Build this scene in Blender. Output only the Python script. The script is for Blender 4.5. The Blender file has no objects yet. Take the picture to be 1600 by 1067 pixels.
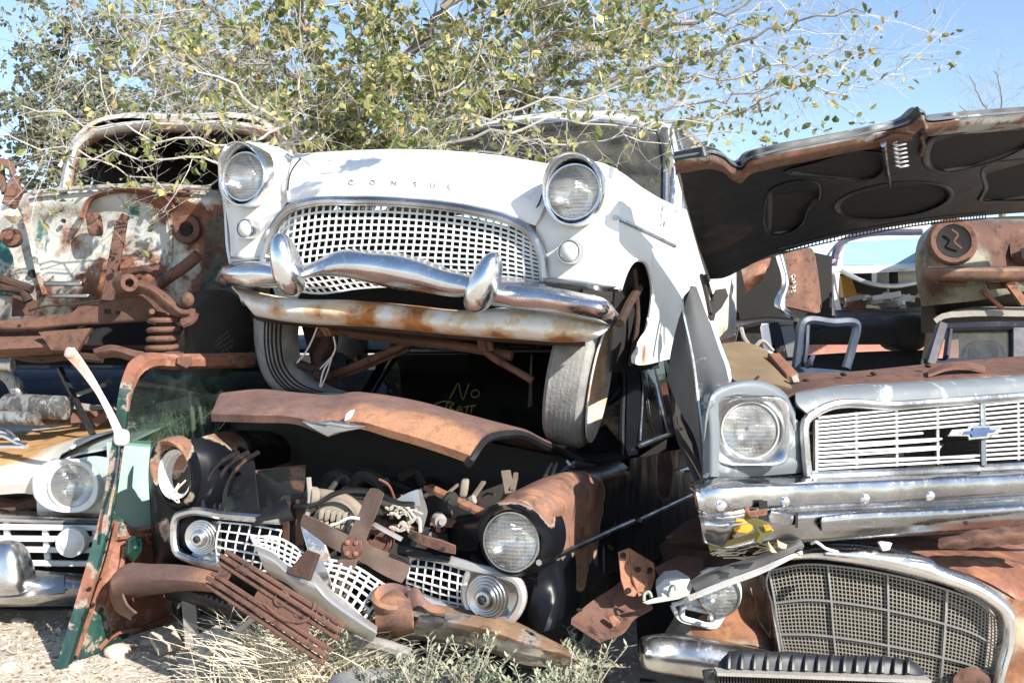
import bpy, bmesh, math, random
from mathutils import Vector, Matrix, Quaternion, noise as mnoise
random.seed(7)
R = math.radians
SC = bpy.context.scene
COL = SC.collection
H = 1.25          # camera height
F = 1600.0        # focal length in photograph pixels
def P(px, py, Y):
    return Vector(((px - 800) / F * Y, Y, H + (533 - py) / F * Y))
def dep(x0, y0, x1, y1):
    a, b = 1 / y0, 1 / y1
    return lambda px: 1 / (a + (b - a) * (px - x0) / (x1 - x0))
def pts(lst, fn, off=0.0):
    out = []
    for e in lst:
        y = (fn(e[0]) if callable(fn) else fn) + off + (e[2] if len(e) > 2 else 0)
        out.append(P(e[0], e[1], y))
    return out
def V(*a): return Vector(a)
def resample(p, n, closed=False, lin=False):
    p = [Vector(q) for q in p]
    if closed: p = p + [p[0]]
    m = len(p)
    if m == 1: return [p[0].copy() for _ in range(n)]
    L = [0.0]
    for i in range(1, m): L.append(L[-1] + max((p[i] - p[i-1]).length, 1e-6))
    out = []
    cnt = n if not closed else n + 1
    j = 0
    for k in range(cnt):
        t = L[-1] * k / (cnt - 1)
        while j < m - 2 and t > L[j+1]: j += 1
        u = (t - L[j]) / (L[j+1] - L[j])
        if lin:
            out.append(p[j].lerp(p[j+1], u)); continue
        if closed:
            pm = p[j-1] if j > 0 else p[m-2]; pn = p[j+2] if j + 2 < m else p[1]
        else:
            pm = p[j-1] if j > 0 else p[0] * 2 - p[1]; pn = p[j+2] if j + 2 < m else p[m-1] * 2 - p[m-2]
        a, b = p[j], p[j+1]
        # finite-difference tangents scaled by segment length
        l0 = max((a - pm).length, 1e-6); l1 = max((b - a).length, 1e-6); l2 = max((pn - b).length, 1e-6)
        m1 = ((a - pm) / l0 * l1 + (b - a) / l1 * l0) / (l0 + l1) * l1
        m2 = ((b - a) / l1 * l2 + (pn - b) / l2 * l1) / (l1 + l2) * l1
        u2, u3 = u*u, u*u*u
        out.append(a*(2*u3-3*u2+1) + m1*(u3-2*u2+u) + b*(-2*u3+3*u2) + m2*(u3-u2))
    return out[:n]
def grid(rows, nu, nv, closed_u=False, lin_v=False, lin_u=False):
    rr = [resample(r, nu, closed_u, lin_u) for r in rows]
    cols = [resample([r[i] for r in rr], nv, False, lin_v) for i in range(nu)]
    return [[cols[i][j] for i in range(nu)] for j in range(nv)]

class MB:
    def __init__(s): s.v = []; s.f = []
    def add(s, vs, fs):
        o = len(s.v); s.v += [Vector(q) for q in vs]; s.f += [tuple(i + o for i in f) for f in fs]; return s
    def sheet(s, g, th=0.004, closed_u=False, away=None):
        nv, nu = len(g), len(g[0])
        if th == 0:
            vs = [p for r in g for p in r]; fs = []
            for j in range(nv - 1):
                for i in range(nu if closed_u else nu - 1):
                    i2 = (i + 1) % nu
                    fs.append((j*nu+i, j*nu+i2, (j+1)*nu+i2, (j+1)*nu+i))
            return s.add(vs, fs)
        nrm = []
        for j in range(nv):
            row = []
            for i in range(nu):
                if closed_u: du = g[j][(i+1) % nu] - g[j][i-1]
                else: du = g[j][min(i+1, nu-1)] - g[j][max(i-1, 0)]
                dv = g[min(j+1, nv-1)][i] - g[max(j-1, 0)][i]
                n = du.cross(dv)
                if n.length < 1e-9: n = Vector((0, 1, 0))
                row.append(n.normalized())
            nrm.append(row)
        c = nrm[nv//2][nu//2]
        ref = away if away is not None else (g[nv//2][nu//2] - Vector((0, 0, H)))
        sg = 1 if c.dot(ref) > 0 else -1
        vs = [p for r in g for p in r] + [g[j][i] + nrm[j][i] * (sg * th) for j in range(nv) for i in range(nu)]
        N = nu * nv; fs = []
        def q(a, b, c_, d):
            fs.append((a, b, c_, d) if sg < 0 else (d, c_, b, a))
        for j in range(nv - 1):
            for i in range(nu if closed_u else nu - 1):
                i2 = (i + 1) % nu
                a, b, c_, d = j*nu+i, j*nu+i2, (j+1)*nu+i2, (j+1)*nu+i
                q(a, b, c_, d); q(d+N, c_+N, b+N, a+N)
        for i in range(nu if closed_u else nu - 1):
            i2 = (i + 1) % nu
            q(i2, i, i+N, i2+N)
            o = (nv-1)*nu
            q(o+i, o+i2, o+i2+N, o+i+N)
        if not closed_u:
            for j in range(nv - 1):
                a, b = j*nu, (j+1)*nu
                q(a, b, b+N, a+N)
                a, b = j*nu+nu-1, (j+1)*nu+nu-1
                q(b, a, a+N, b+N)
        return s.add(vs, fs)
    def surf(s, rows, nu=24, nv=12, th=0.004, **k):
        aw = k.pop('away', None); cu = k.get('closed_u', False)
        return s.sheet(grid(rows, nu, nv, **k), th, cu, aw)
    def tube(s, path, r, segs=8, n=None, smooth=True, flat=1.0, roll=0.0, caps=True, up=None):
        path = [Vector(p) for p in path]
        if n is None: n = len(path) if not smooth else max(len(path), 4 * (len(path) - 1) + 1)
        pp = resample(path, n, lin=not smooth) if n != len(path) or smooth else path
        rs = r if isinstance(r, (list, tuple)) else [r, r]
        nn = len(pp)
        t0 = (pp[1] - pp[0]).normalized()
        u = Vector(up) if up is not None else (Vector((0, 0, 1)) if abs(t0.z) < .9 else Vector((1, 0, 0)))
        u = (u - t0 * u.dot(t0)).normalized()
        vs = []; fs = []; pt = t0
        for k in range(nn):
            t = (pp[min(k+1, nn-1)] - pp[max(k-1, 0)])
            t = t.normalized() if t.length > 1e-9 else pt
            u = (u - t * u.dot(t))
            u = u.normalized() if u.length > 1e-6 else t.orthogonal().normalized()
            w = t.cross(u)
            a = k / (nn - 1) * (len(rs) - 1); i = min(int(a), len(rs) - 2); rad = rs[i] + (rs[i+1] - rs[i]) * (a - i)
            for q in range(segs):
                an = 2 * math.pi * (q + .5) / segs + roll
                vs.append(pp[k] + u * (math.sin(an) * rad) + w * (math.cos(an) * rad * flat))
            pt = t
        for k in range(nn - 1):
            for q in range(segs):
                q2 = (q + 1) % segs
                fs.append((k*segs+q, k*segs+q2, (k+1)*segs+q2, (k+1)*segs+q))
        if caps:
            fs.append(tuple(range(segs - 1, -1, -1))); fs.append(tuple((nn-1)*segs + q for q in range(segs)))
        return s.add(vs, fs)
    def lathe(s, c, axis, prof, n=32, sx=1.0, up=(0, 0, 1), caps=False):
        c = Vector(c); a = Vector(axis).normalized(); u = Vector(up); u = (u - a * u.dot(a)).normalized(); w = a.cross(u)
        vs = []; fs = []
        for (r, h) in prof:
            for k in range(n):
                an = 2 * math.pi * k / n
                vs.append(c + a * h + u * (math.sin(an) * r) + w * (math.cos(an) * r * sx))
        m = len(prof)
        for j in range(m - 1):
            for k in range(n):
                k2 = (k + 1) % n
                fs.append((j*n+k, j*n+k2, (j+1)*n+k2, (j+1)*n+k))
        if caps:
            fs.append(tuple(range(n - 1, -1, -1))); fs.append(tuple((m-1)*n + q for q in range(n)))
        return s.add(vs, fs)
    def box(s, c, size, rot=None):
        c = Vector(c); M = rot if rot is not None else Matrix.Identity(3)
        vs = [c + M @ Vector((size[0]*x/2, size[1]*y/2, size[2]*z/2)) for x in (-1, 1) for y in (-1, 1) for z in (-1, 1)]
        return s.add(vs, [(0,1,3,2), (4,6,7,5), (0,4,5,1), (2,3,7,6), (0,2,6,4), (1,5,7,3)])
    def plate(s, outline, ext):
        o = [Vector(p) for p in outline]; n = len(o); e = Vector(ext)
        vs = o + [p + e for p in o]
        fs = [tuple(range(n)), tuple(range(2*n-1, n-1, -1))] + [((i+1) % n, i, i+n, (i+1) % n + n) for i in range(n)]
        return s.add(vs, fs)
    def platepx(s, lst, fn, depth=0.02, off=0.0):
        return s.plate(pts(lst, fn, off), (0, depth, 0))
    def bar(s, a, b, w, d, up=(0, 0, 1)):
        a, b = Vector(a), Vector(b); t = (b - a); L = t.length; t = t / L
        u = Vector(up); u = (u - t * u.dot(t)).normalized(); x = t.cross(u)
        M = Matrix((t, x, u)).transposed()
        return s.box((a + b) / 2, (L, d, w), M)
    def blob(s, c, ax, ay, az, n=20, m=12, p=2.0, taper=0.0):
        c = Vector(c); ax, ay, az = Vector(ax), Vector(ay), Vector(az); vs = []; fs = []
        def sp(x): return math.copysign(abs(x) ** (2 / p), x)
        for j in range(m + 1):
            ph = -math.pi/2 + math.pi * j / m
            for k in range(n):
                th = 2 * math.pi * k / n
                z = sp(math.sin(ph)); r = sp(math.cos(ph)) * (1 - taper * z)
                vs.append(c + ax * (r * sp(math.cos(th))) + ay * (r * sp(math.sin(th))) + az * z)
        for j in range(m):
            for k in range(n):
                k2 = (k + 1) % n
                fs.append((j*n+k, j*n+k2, (j+1)*n+k2, (j+1)*n+k))
        return s.add(vs, fs)
    def spring(s, a, b, R_, turns, r, segs=8):
        a, b = Vector(a), Vector(b); t = (b - a).normalized(); u = t.orthogonal().normalized(); w = t.cross(u)
        n = int(turns * 14)
        path = [a.lerp(b, k / n) + (u * math.cos(2*math.pi*turns*k/n) + w * math.sin(2*math.pi*turns*k/n)) * R_ for k in range(n + 1)]
        return s.tube(path, r, segs, smooth=False)
    def gridbars(s, rows, cu, cv, w, d, nu=60, nv=16, skip=None, lines='uv', wv=None):
        g = grid(rows, nu, nv)
        def at(u, v):
            x = u * (nu - 1); y = v * (nv - 1); i = min(int(x), nu-2); j = min(int(y), nv-2); fx, fy = x-i, y-j
            return g[j][i].lerp(g[j][i+1], fx).lerp(g[j+1][i].lerp(g[j+1][i+1], fx), fy)
        f = d / w
        if 'u' in lines:
            for k in range(cv):
                v = k / (cv - 1) if cv > 1 else .5
                s.tube([at(i / 30, v) for i in range(31)], w * .7071, 4, smooth=False, flat=f)
        if 'v' in lines:
            for k in range(cu):
                u = k / (cu - 1) if cu > 1 else .5
                s.tube([at(u, j / 8) for j in range(9)], (wv or w) * .7071, 4, smooth=False, flat=f, up=(1, 0, 0))
        return s
    def build(s, name, mat, parent=None, wear=None, ang=40, loc=None, bevel=0, flat=False, recalc=True):
        me = bpy.data.meshes.new(name)
        base = Vector(loc) if loc is not None else (root_loc(parent) if parent else Vector((0, 0, 0)))
        me.from_pydata([tuple(p - base) for p in s.v], [], s.f)
        me.validate()
        if name in SPLIT and not getattr(s, '_one', False): bpy.data.meshes.remove(me); return s.build_split(name, mat, parent, wear, ang, loc, bevel, flat, recalc)
        if recalc:
            bm = bmesh.new(); bm.from_mesh(me); bmesh.ops.recalc_face_normals(bm, faces=bm.faces); bm.to_mesh(me); bm.free()
        if not flat:
            me.polygons.foreach_set('use_smooth', [True] * len(me.polygons))
            me.set_sharp_from_angle(angle=R(ang))
        if wear:
            at = me.attributes.new('wear', 'FLOAT', 'POINT')
            at.data.foreach_set('value', [float(wear(Vector(v.co) + base)) for v in me.vertices])
        me.materials.append(mat)
        o = bpy.data.objects.new(name, me); COL.objects.link(o)
        if parent: o.parent = parent
        elif loc is not None: o.location = loc
        if bevel:
            b = o.modifiers.new('Bevel', 'BEVEL'); b.width = bevel; b.segments = 2; b.limit_method = 'ANGLE'; b.angle_limit = R(35)
        return o
    def build_split(s, name, *a):
        n = len(s.v); pa = list(range(n))
        def fd(i):
            while pa[i] != i: pa[i] = pa[pa[i]]; i = pa[i]
            return i
        for f in s.f:
            for k in f[1:]: pa[fd(f[0])] = fd(k)
        gr = {}
        for f in s.f: gr.setdefault(fd(f[0]), []).append(f)
        o = None
        for fs in gr.values():
            ids = sorted({i for f in fs for i in f}); mp = {i: k for k, i in enumerate(ids)}
            m = MB(); m.v = [s.v[i] for i in ids]; m.f = [tuple(mp[i] for i in f) for f in fs]; m._one = True
            o = m.build(name, *a)
        return o
SPLIT = {'door_pillar', 'sill_moulding', 'letter', 'dusty_bracket', 'rail_bracket', 'seam_rib', 'grille_tie', 'chassis_leg', 'fan_bolt', 'screw_hole', 'wing_rib', 'hinge_bracket_piece', 'bumper_iron', 'bumper_slot', 'bracket_hole', 'horn', 'support_strip', 'arch_flange', 'lamp_panel', 'quarter_panel', 'shell_panel'}
def root_loc(o):
    while o.parent: o = o.parent
    return Vector(o.location)
def thing(name, label, cat, loc, group=None, kind=None):
    o = bpy.data.objects.new(name, None); COL.objects.link(o); o.location = loc; o.empty_display_size = .1
    o['label'] = label; o['category'] = cat
    if group: o['group'] = group
    if kind: o['kind'] = kind
    return o
def tag(o, label, cat, group=None, kind=None):
    o['label'] = label; o['category'] = cat
    if group: o['group'] = group
    if kind: o['kind'] = kind
    return o
def blobs(*bs):
    """wear function: sum of soft spots (px, py, Y, radius, value)"""
    cs = [(P(b[0], b[1], b[2]), b[3], b[4]) for b in bs]
    def fn(p):
        w = 0
        for c, r, v in cs:
            d = (p - c).length / r
            if d < 1: w += v * (1 - d*d) ** 2
        return w
    return fn

# ------------------------------------------------------------------ materials
class NT:
    def __init__(s, name):
        s.m = bpy.data.materials.new(name); s.m.use_nodes = True; s.t = s.m.node_tree; s.t.nodes.clear()
        s.out = s.t.nodes.new('ShaderNodeOutputMaterial')
        s.co = s.t.nodes.new('ShaderNodeTexCoord').outputs['Object']
    def lk(s, a, b):
        if hasattr(a, 'is_output') or isinstance(a, bpy.types.NodeSocket): s.t.links.new(a, b)
        else: b.default_value = a
    def n(s, ty, **k):
        nd = s.t.nodes.new('ShaderNode' + ty)
        for key, val in k.items():
            if hasattr(nd, key) and key not in ('color', 'width', 'height'): setattr(nd, key, val)
            else: s.lk(val, nd.inputs[key.replace('_', ' ')])
        return nd
    def noise(s, sc, detail=6, rough=.6, dist=0, vec=None):
        nd = s.t.nodes.new('ShaderNodeTexNoise'); s.lk(vec if vec is not None else s.co, nd.inputs['Vector'])
        nd.inputs['Scale'].default_value = sc; nd.inputs['Detail'].default_value = detail; nd.inputs['Roughness'].default_value = rough; nd.inputs['Distortion'].default_value = dist
        return nd.outputs['Fac']
    def math(s, op, a, b=0.0, clamp=False):
        nd = s.t.nodes.new('ShaderNodeMath'); nd.operation = op; nd.use_clamp = clamp
        s.lk(a, nd.inputs[0]); s.lk(b, nd.inputs[1]); return nd.outputs[0]
    def mix(s, f, a, b):
        nd = s.t.nodes.new('ShaderNodeMix'); nd.data_type = 'RGBA'; s.lk(f, nd.inputs[0])
        s.lk(c4(a), nd.inputs[6]); s.lk(c4(b), nd.inputs[7]); return nd.outputs[2]
    def step(s, x, lo, hi):
        nd = s.t.nodes.new('ShaderNodeMapRange'); nd.interpolation_type = 'SMOOTHSTEP'; s.lk(x, nd.inputs[0])
        nd.inputs[1].default_value = lo; nd.inputs[2].default_value = hi; return nd.outputs[0]
    def lerp(s, f, a, b):
        nd = s.t.nodes.new('ShaderNodeMapRange'); s.lk(f, nd.inputs[0]); s.lk(a, nd.inputs[3]); s.lk(b, nd.inputs[4]); return nd.outputs[0]
    def attr(s, nm):
        nd = s.t.nodes.new('ShaderNodeAttribute'); nd.attribute_name = nm; return nd.outputs['Fac']
    def scaled(s, v):
        nd = s.t.nodes.new('ShaderNodeMapping'); s.lk(s.co, nd.inputs[0]); nd.inputs['Scale'].default_value = v; return nd.outputs[0]
    def bump(s, h, strength=.3, dist=.01, nrm=None):
        nd = s.t.nodes.new('ShaderNodeBump'); s.lk(h, nd.inputs['Height']); nd.inputs['Strength'].default_value = strength; nd.inputs['Distance'].default_value = dist
        if nrm: s.lk(nrm, nd.inputs['Normal'])
        return nd.outputs[0]
    def bsdf(s, col, rough, metal=0.0, nrm=None, **k):
        nd = s.t.nodes.new('ShaderNodeBsdfPrincipled'); s.lk(c4(col), nd.inputs['Base Color']); s.lk(rough, nd.inputs['Roughness']); s.lk(metal, nd.inputs['Metallic'])
        if nrm: s.lk(nrm, nd.inputs['Normal'])
        for a, b in k.items(): s.lk(b, nd.inputs[a.replace('_', ' ')])
        s.t.links.new(nd.outputs[0], s.out.inputs[0]); return nd.outputs[0]
def c4(c):
    return (c[0], c[1], c[2], 1.0) if isinstance(c, (tuple, list)) and len(c) == 3 else c
RUST = ((.070, .038, .028), (.205, .112, .080), (.37, .19, .10))
def paint(name, base, rust=.3, sc=5.0, rough=.35, metal=0.0, rc=RUST, edge=None, W=.6, fade=.12, sharp=.06, alt=None, alt_amt=.5, dirt=.25, bumpy=.25, coat=0.0, spec=.5, streak=1.0, dust=(.36, .29, .21)):
    t = NT(name)
    co = t.scaled((1, 1, streak)) if streak != 1 else t.co
    n1 = t.noise(sc, 9, .68, .25, co); n2 = t.noise(sc * 3.1, 8, .7, .3); n3 = t.noise(sc * .45, 3, .5); n4 = t.noise(90, 4, .7)
    w = t.attr('wear')
    x = t.math('ADD', t.math('MULTIPLY', w, W), n1)
    x = t.math('ADD', x, t.math('MULTIPLY', t.math('SUBTRACT', n2, .5), .22))
    th = .78 - rust * .56
    fac = t.step(x, th - sharp, th + sharp)
    bcol = t.mix(t.step(n3, .35, .7), tuple(c * (1 - fade) for c in base), tuple(min(1, c * (1 + fade * .6)) for c in base))
    if alt:
        na = t.noise(sc * .8, 7, .65, .4, t.scaled((1.3, 1, .8))); bcol = t.mix(t.step(na, .62 - alt_amt * .3, .68 - alt_amt * .3), bcol, alt)
    if dirt:
        nd = t.noise(sc * 1.7, 8, .75); bcol = t.mix(t.math('MULTIPLY', t.step(nd, .5, .75), dirt), bcol, dust)
    rcol = t.mix(t.step(n2, .32, .52), rc[0], rc[1]); rcol = t.mix(t.step(t.noise(sc * 1.9, 6, .6), .5, .72), rcol, rc[2])
    rcol = t.mix(t.math('MULTIPLY', t.step(n4, .45, .65), .25), rcol, tuple(c * .5 for c in rc[1]))
    ed = t.math('MULTIPLY', t.step(x, th - sharp * 1.9, th - sharp * .8), t.math('SUBTRACT', 1.0, fac))
    bcol = t.mix(t.math('MULTIPLY', ed, .75), bcol, edge if edge else tuple((a + b) / 2 for a, b in zip(base, rc[2])))
    col = t.mix(fac, bcol, rcol)
    rg = t.lerp(fac, t.lerp(t.noise(sc * 4, 4, .6), rough * .8, min(1, rough * 1.3)), .88)
    h = t.math('ADD', t.math('MULTIPLY', t.math('ADD', n4, n2), t.math('ADD', t.math('MULTIPLY', fac, .8), .08)), t.math('MULTIPLY', fac, -.35))
    dent = t.noise(4.5, 2, .5)
    b0 = t.bump(dent, .35, .03)
    if metal > .5: b0 = t.bump(t.noise(17, 3, .55, .6), .05, .012, b0); rg = t.math('ADD', rg, t.math('MULTIPLY', t.step(t.noise(26, 6, .7, 1.2), .5, .68), .16 if rough > .15 else .05), True)
    nr = t.bump(h, bumpy, .006, b0)
    t.bsdf(col, rg, t.math('MULTIPLY', t.math('SUBTRACT', 1.0, fac), metal) if metal else 0.0, nr, Coat_Weight=coat, Specular_IOR_Level=spec)
    return t.m
def rustmat(name, a=RUST[0], b=RUST[1], c=RUST[2], sc=6.0, rough=.9, bumpy=.4, tint=None, W=.7, streak=1, spots=1.0):
    """bare rust; wear pushes it to the third (orange) colour, tint = colour of remaining paint flecks"""
    t = NT(name); co = t.scaled((1, 1, streak)) if streak != 1 else t.co
    n1 = t.noise(sc, 9, .7, .3, co); n2 = t.noise(sc * 4, 8, .7); n4 = t.noise(110, 3, .6); n0 = t.noise(sc * .5, 3, .5)
    w = t.math('MULTIPLY', t.attr('wear'), W)
    x = t.math('ADD', n1, w)
    col = t.mix(t.step(t.math('ADD', n2, t.math('MULTIPLY', n0, .5)), .55, .85), b, tuple(v * 1.25 for v in b))
    col = t.mix(t.step(x, .54, .80), col, c)
    col = t.mix(t.math('MULTIPLY', t.step(t.math('SUBTRACT', 1.0, n2), .52, .68), spots), col, a)
    col = t.mix(t.math('MULTIPLY', t.step(n4, .48, .66), .35), col, a)
    col = t.mix(t.math('MULTIPLY', t.step(t.noise(sc * .28, 4, .6, .8), .46, .66), .55), col, tuple(v * .42 for v in b)); col = t.mix(t.math('MULTIPLY', t.step(t.noise(sc * 2.3, 9, .75, .6, t.scaled((1, 1, .5))), .60, .70), .5), col, tuple(min(1, v * 1.7 + .03) for v in b))
    if tint:
        col = t.mix(t.step(t.noise(sc * 1.4, 8, .7, .5), .60, .66), col, tint)
    h = t.math('ADD', t.math('MULTIPLY', n2, .7), t.math('MULTIPLY', n4, .5))
    nr = t.bump(h, bumpy, .006, t.bump(t.noise(5, 2, .5), .35, .03))
    t.bsdf(col, t.lerp(n2, rough - .12, min(1, rough + .05)), 0.0, nr)
    return t.m
def chrome(name, col=(.78, .79, .80), rough=.10, pit=.15, sc=9, dent=.25, rc=RUST, haze=.25):
    return paint(name, col, pit, sc, rough, 1.0, rc, edge=(.5, .45, .4), W=.7, fade=haze * .6, dirt=haze * .5, bumpy=.12, dust=(.42, .40, .37))
def plain(name, col, rough=.6, metal=0.0, var=.25, sc=14, bumpy=.15):
    t = NT(name); n = t.noise(sc, 7, .65); n2 = t.noise(sc * 7, 4, .6)
    c = t.mix(n, tuple(v * (1 - var) for v in col), tuple(min(1, v * (1 + var)) for v in col))
    t.bsdf(c, t.lerp(n2, rough * .85, min(1, rough * 1.15)), metal, t.bump(t.math('ADD', n, n2), bumpy, .006)); return t.m
def glassm(name, tint=(.8, .85, .85), opac=.12, dirt=(.35, .32, .27), gl=.04, dsc=5, refl=1.0):
    """window glass: clear tinted pane with Fresnel mirror and a film of dirt"""
    t = NT(name)
    tr = t.n('BsdfTransparent', Color=c4(tint)).outputs[0]; g = t.n('BsdfGlossy', Color=(.9, .9, .9, 1), Roughness=gl).outputs[0]
    lw = t.n('Fresnel', IOR=1.5).outputs[0]
    m1 = t.t.nodes.new('ShaderNodeMixShader'); t.lk(t.math('MULTIPLY', lw, refl, True), m1.inputs[0]); t.lk(tr, m1.inputs[1]); t.lk(g, m1.inputs[2])
    d = t.n('BsdfDiffuse', Color=c4(dirt)).outputs[0]
    m2 = t.t.nodes.new('ShaderNodeMixShader'); t.lk(t.math('MULTIPLY', t.step(t.noise(dsc, 8, .7), .25, .85), opac * 2), m2.inputs[0]); t.lk(m1.outputs[0], m2.inputs[1]); t.lk(d, m2.inputs[2])
    t.t.links.new(m2.outputs[0], t.out.inputs[0]); return t.m
def lensm(name, tint=(.97, .98, .97), fl=70, opac=.24, cross=True):
    """fluted lamp glass"""
    t = NT(name)
    wv = t.t.nodes.new('ShaderNodeTexWave'); t.lk(t.co, wv.inputs[0]); wv.inputs['Scale'].default_value = fl; wv.bands_direction = 'X'; wv.inputs['Distortion'].default_value = .2
    wz = t.t.nodes.new('ShaderNodeTexWave'); t.lk(t.co, wz.inputs[0]); wz.inputs['Scale'].default_value = fl * .33; wz.bands_direction = 'Z'
    hh = t.math('ADD', wv.outputs['Fac'], t.math('MULTIPLY', wz.outputs['Fac'], .7))
    nr = t.bump(hh, .5, .004)
    tr = t.n('BsdfTransparent', Color=c4(tint)).outputs[0]; g = t.n('BsdfGlossy', Color=(.95, .95, .95, 1), Roughness=.06, Normal=nr).outputs[0]
    m1 = t.t.nodes.new('ShaderNodeMixShader'); lw = t.n('Fresnel', IOR=1.7, Normal=nr).outputs[0]
    t.lk(t.math('ADD', t.math('MULTIPLY', lw, 1.2), t.math('MULTIPLY', hh, .10), True), m1.inputs[0]); t.lk(tr, m1.inputs[1]); t.lk(g, m1.inputs[2])
    d = t.n('BsdfDiffuse', Color=(.62, .60, .56, 1), Normal=nr).outputs[0]
    m2 = t.t.nodes.new('ShaderNodeMixShader'); t.lk(t.math('MULTIPLY', t.step(t.noise(18, 7, .7), .2, .85), opac * 2), m2.inputs[0]); t.lk(m1.outputs[0], m2.inputs[1]); t.lk(d, m2.inputs[2])
    t.t.links.new(m2.outputs[0], t.out.inputs[0]); return t.m

M = {}
M['chrome_grey'] = chrome('greyed_chrome', (.40, .40, .41), .20, .05, 7, haze=.5)
M['white'] = paint('white_paint', (.78, .77, .745), .09, 4, .34, dirt=.32, W=.75, fade=.05, edge=(.62, .52, .40), rc=((.10, .045, .02), (.30, .13, .05), (.52, .24, .08)), sharp=.08, dust=(.62, .57, .50))
M['white_rust'] = paint('rust_stained_white_paint', (.80, .78, .74), .16, 6, .45, dirt=.25, W=.9, edge=(.66, .42, .18), rc=((.14, .055, .02), (.40, .165, .05), (.62, .29, .09)), sharp=.10, dust=(.70, .62, .50))
M['black'] = paint('black_paint', (.007, .008, .011), .02, 4, .30, dirt=.10, W=.95, edge=(.46, .36, .27), dust=(.07, .07, .075), rc=((.11, .06, .045), (.26, .14, .10), (.48, .25, .14)), sharp=.07, spec=.16)
M['black_dull'] = paint('dull_black_metal', (.016, .017, .019), .10, 6, .42, dirt=.3, dust=(.10, .10, .10))
M['void'] = plain('shade_black', (.012, .011, .010), .9)  # near black, stands for deep shade in gaps and recesses; also black parts
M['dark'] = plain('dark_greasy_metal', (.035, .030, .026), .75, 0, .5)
M['chrome'] = chrome('chrome', (.80, .80, .81), rough=.20, pit=.04)
M['chrome_old'] = chrome('worn_chrome', (.62, .62, .625), .27, .07, 7, haze=.9)
M['chrome_rust'] = chrome('rusting_chrome', (.58, .57, .56), .26, .30, 5, haze=.8, rc=((.09, .05, .03), (.24, .145, .085), (.36, .22, .12)))
M['alu'] = plain('pale_aluminium', (.62, .61, .59), .42, .7, .15)
M['whitemetal'] = plain('white_enamel', (.74, .74, .73), .4, 0, .08)
M['rust'] = rustmat('brown_rust', (.050, .025, .018), (.130, .064, .044), (.25, .12, .07))
M['rust_hood'] = rustmat('sunbaked_rust', (.085, .047, .038), (.150, .086, .071), (.40, .195, .105), sc=4.5, bumpy=.2, W=.6, spots=.35)
M['rust_orange'] = rustmat('orange_rust', (.09, .045, .03), (.27, .125, .075), (.46, .22, .105))
M['rust_dark'] = rustmat('dark_rust', (.016, .010, .007), (.050, .026, .018), (.11, .05, .03))
M['grayblue'] = paint('grey_blue_paint', (.152, .170, .185), .08, 6, .48, dirt=.3, alt=(.36, .40, .42), alt_amt=.24, edge=(.7, .72, .72), dust=(.42, .40, .36))
M['grey'] = paint('grey_primer', (.105, .108, .108), .06, 6, .5, dirt=.25, edge=(.5, .5, .48), dust=(.17, .165, .15), spec=.3)
M['glass'] = glassm('dusty_glass', (.72, .78, .76), .10)
M['glass_dark'] = glassm('dark_dusty_glass', (.30, .32, .31), .05, (.16, .15, .13), refl=.7)
M['glass_black'] = glassm('sun_baked_tint_glass', (.16, .17, .17), .15, (.12, .11, .095), refl=.22)
M['glass_green'] = glassm('green_tinted_glass', (.72, .80, .765), .05, (.20, .24, .22), refl=.45)
M['lens'] = lensm('fluted_headlamp_glass')
M['lens_small'] = plain('milky_lamp_lens', (.66, .66, .64), .2, 0, .06, 30, .05)
M['amber'] = plain('amber_plastic', (.62, .28, .02), .25, 0, .2)
M['rubber'] = plain('weathered_rubber', (.27, .265, .25), .92, 0, .75, 11, .6)
M['reflector'] = plain('lamp_reflector', (.86, .86, .85), .13, 1.0, .04, 8, .05)
# ------------------------------------------------------------------ camera, light, ground
cam = bpy.data.objects.new('camera', bpy.data.cameras.new('camera')); COL.objects.link(cam); SC.camera = cam
cam.location = (0, 0, H); cam.rotation_euler = (R(90), 0, 0); cam.data.lens = 36; cam.data.sensor_width = 36; cam.data.clip_end = 3000; cam.data.clip_start = .05
SUN = Vector((.582, -.631, .513)).normalized()      # towards the sun
sl = bpy.data.lights.new('sun', 'SUN'); sl.energy = 5.0; sl.angle = R(.53); sl.color = (1, .955, .88)
so = bpy.data.objects.new('sun', sl); COL.objects.link(so); so.rotation_euler = SUN.to_track_quat('Z', 'Y').to_euler(); so.location = (6, -8, 12)
wd = bpy.data.worlds.new('World'); SC.world = wd; wd.use_nodes = True
nt = wd.node_tree; bg = nt.nodes['Background']; sky = nt.nodes.new('ShaderNodeTexSky'); sky.sky_type = 'NISHITA'; sky.sun_disc = False
sky.sun_elevation = math.asin(SUN.z); sky.sun_rotation = math.atan2(SUN.x, SUN.y); sky.air_density = 1.0; sky.dust_density = .6; sky.ozone_density = 1.0; sky.altitude = 900
nt.links.new(sky.outputs[0], bg.inputs[0]); bg.inputs[1].default_value = .14
SC.view_settings.view_transform = 'Standard'; SC.view_settings.look = 'None'; SC.view_settings.gamma = 1; SC.view_settings.exposure = .80
SC.cycles.max_bounces = 8; SC.cycles.transparent_max_bounces = 16; SC.cycles.caustics_reflective = False; SC.cycles.caustics_refractive = False
SC.cycles.use_denoising = True
SC.cycles.sample_clamp_indirect = 6

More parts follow.
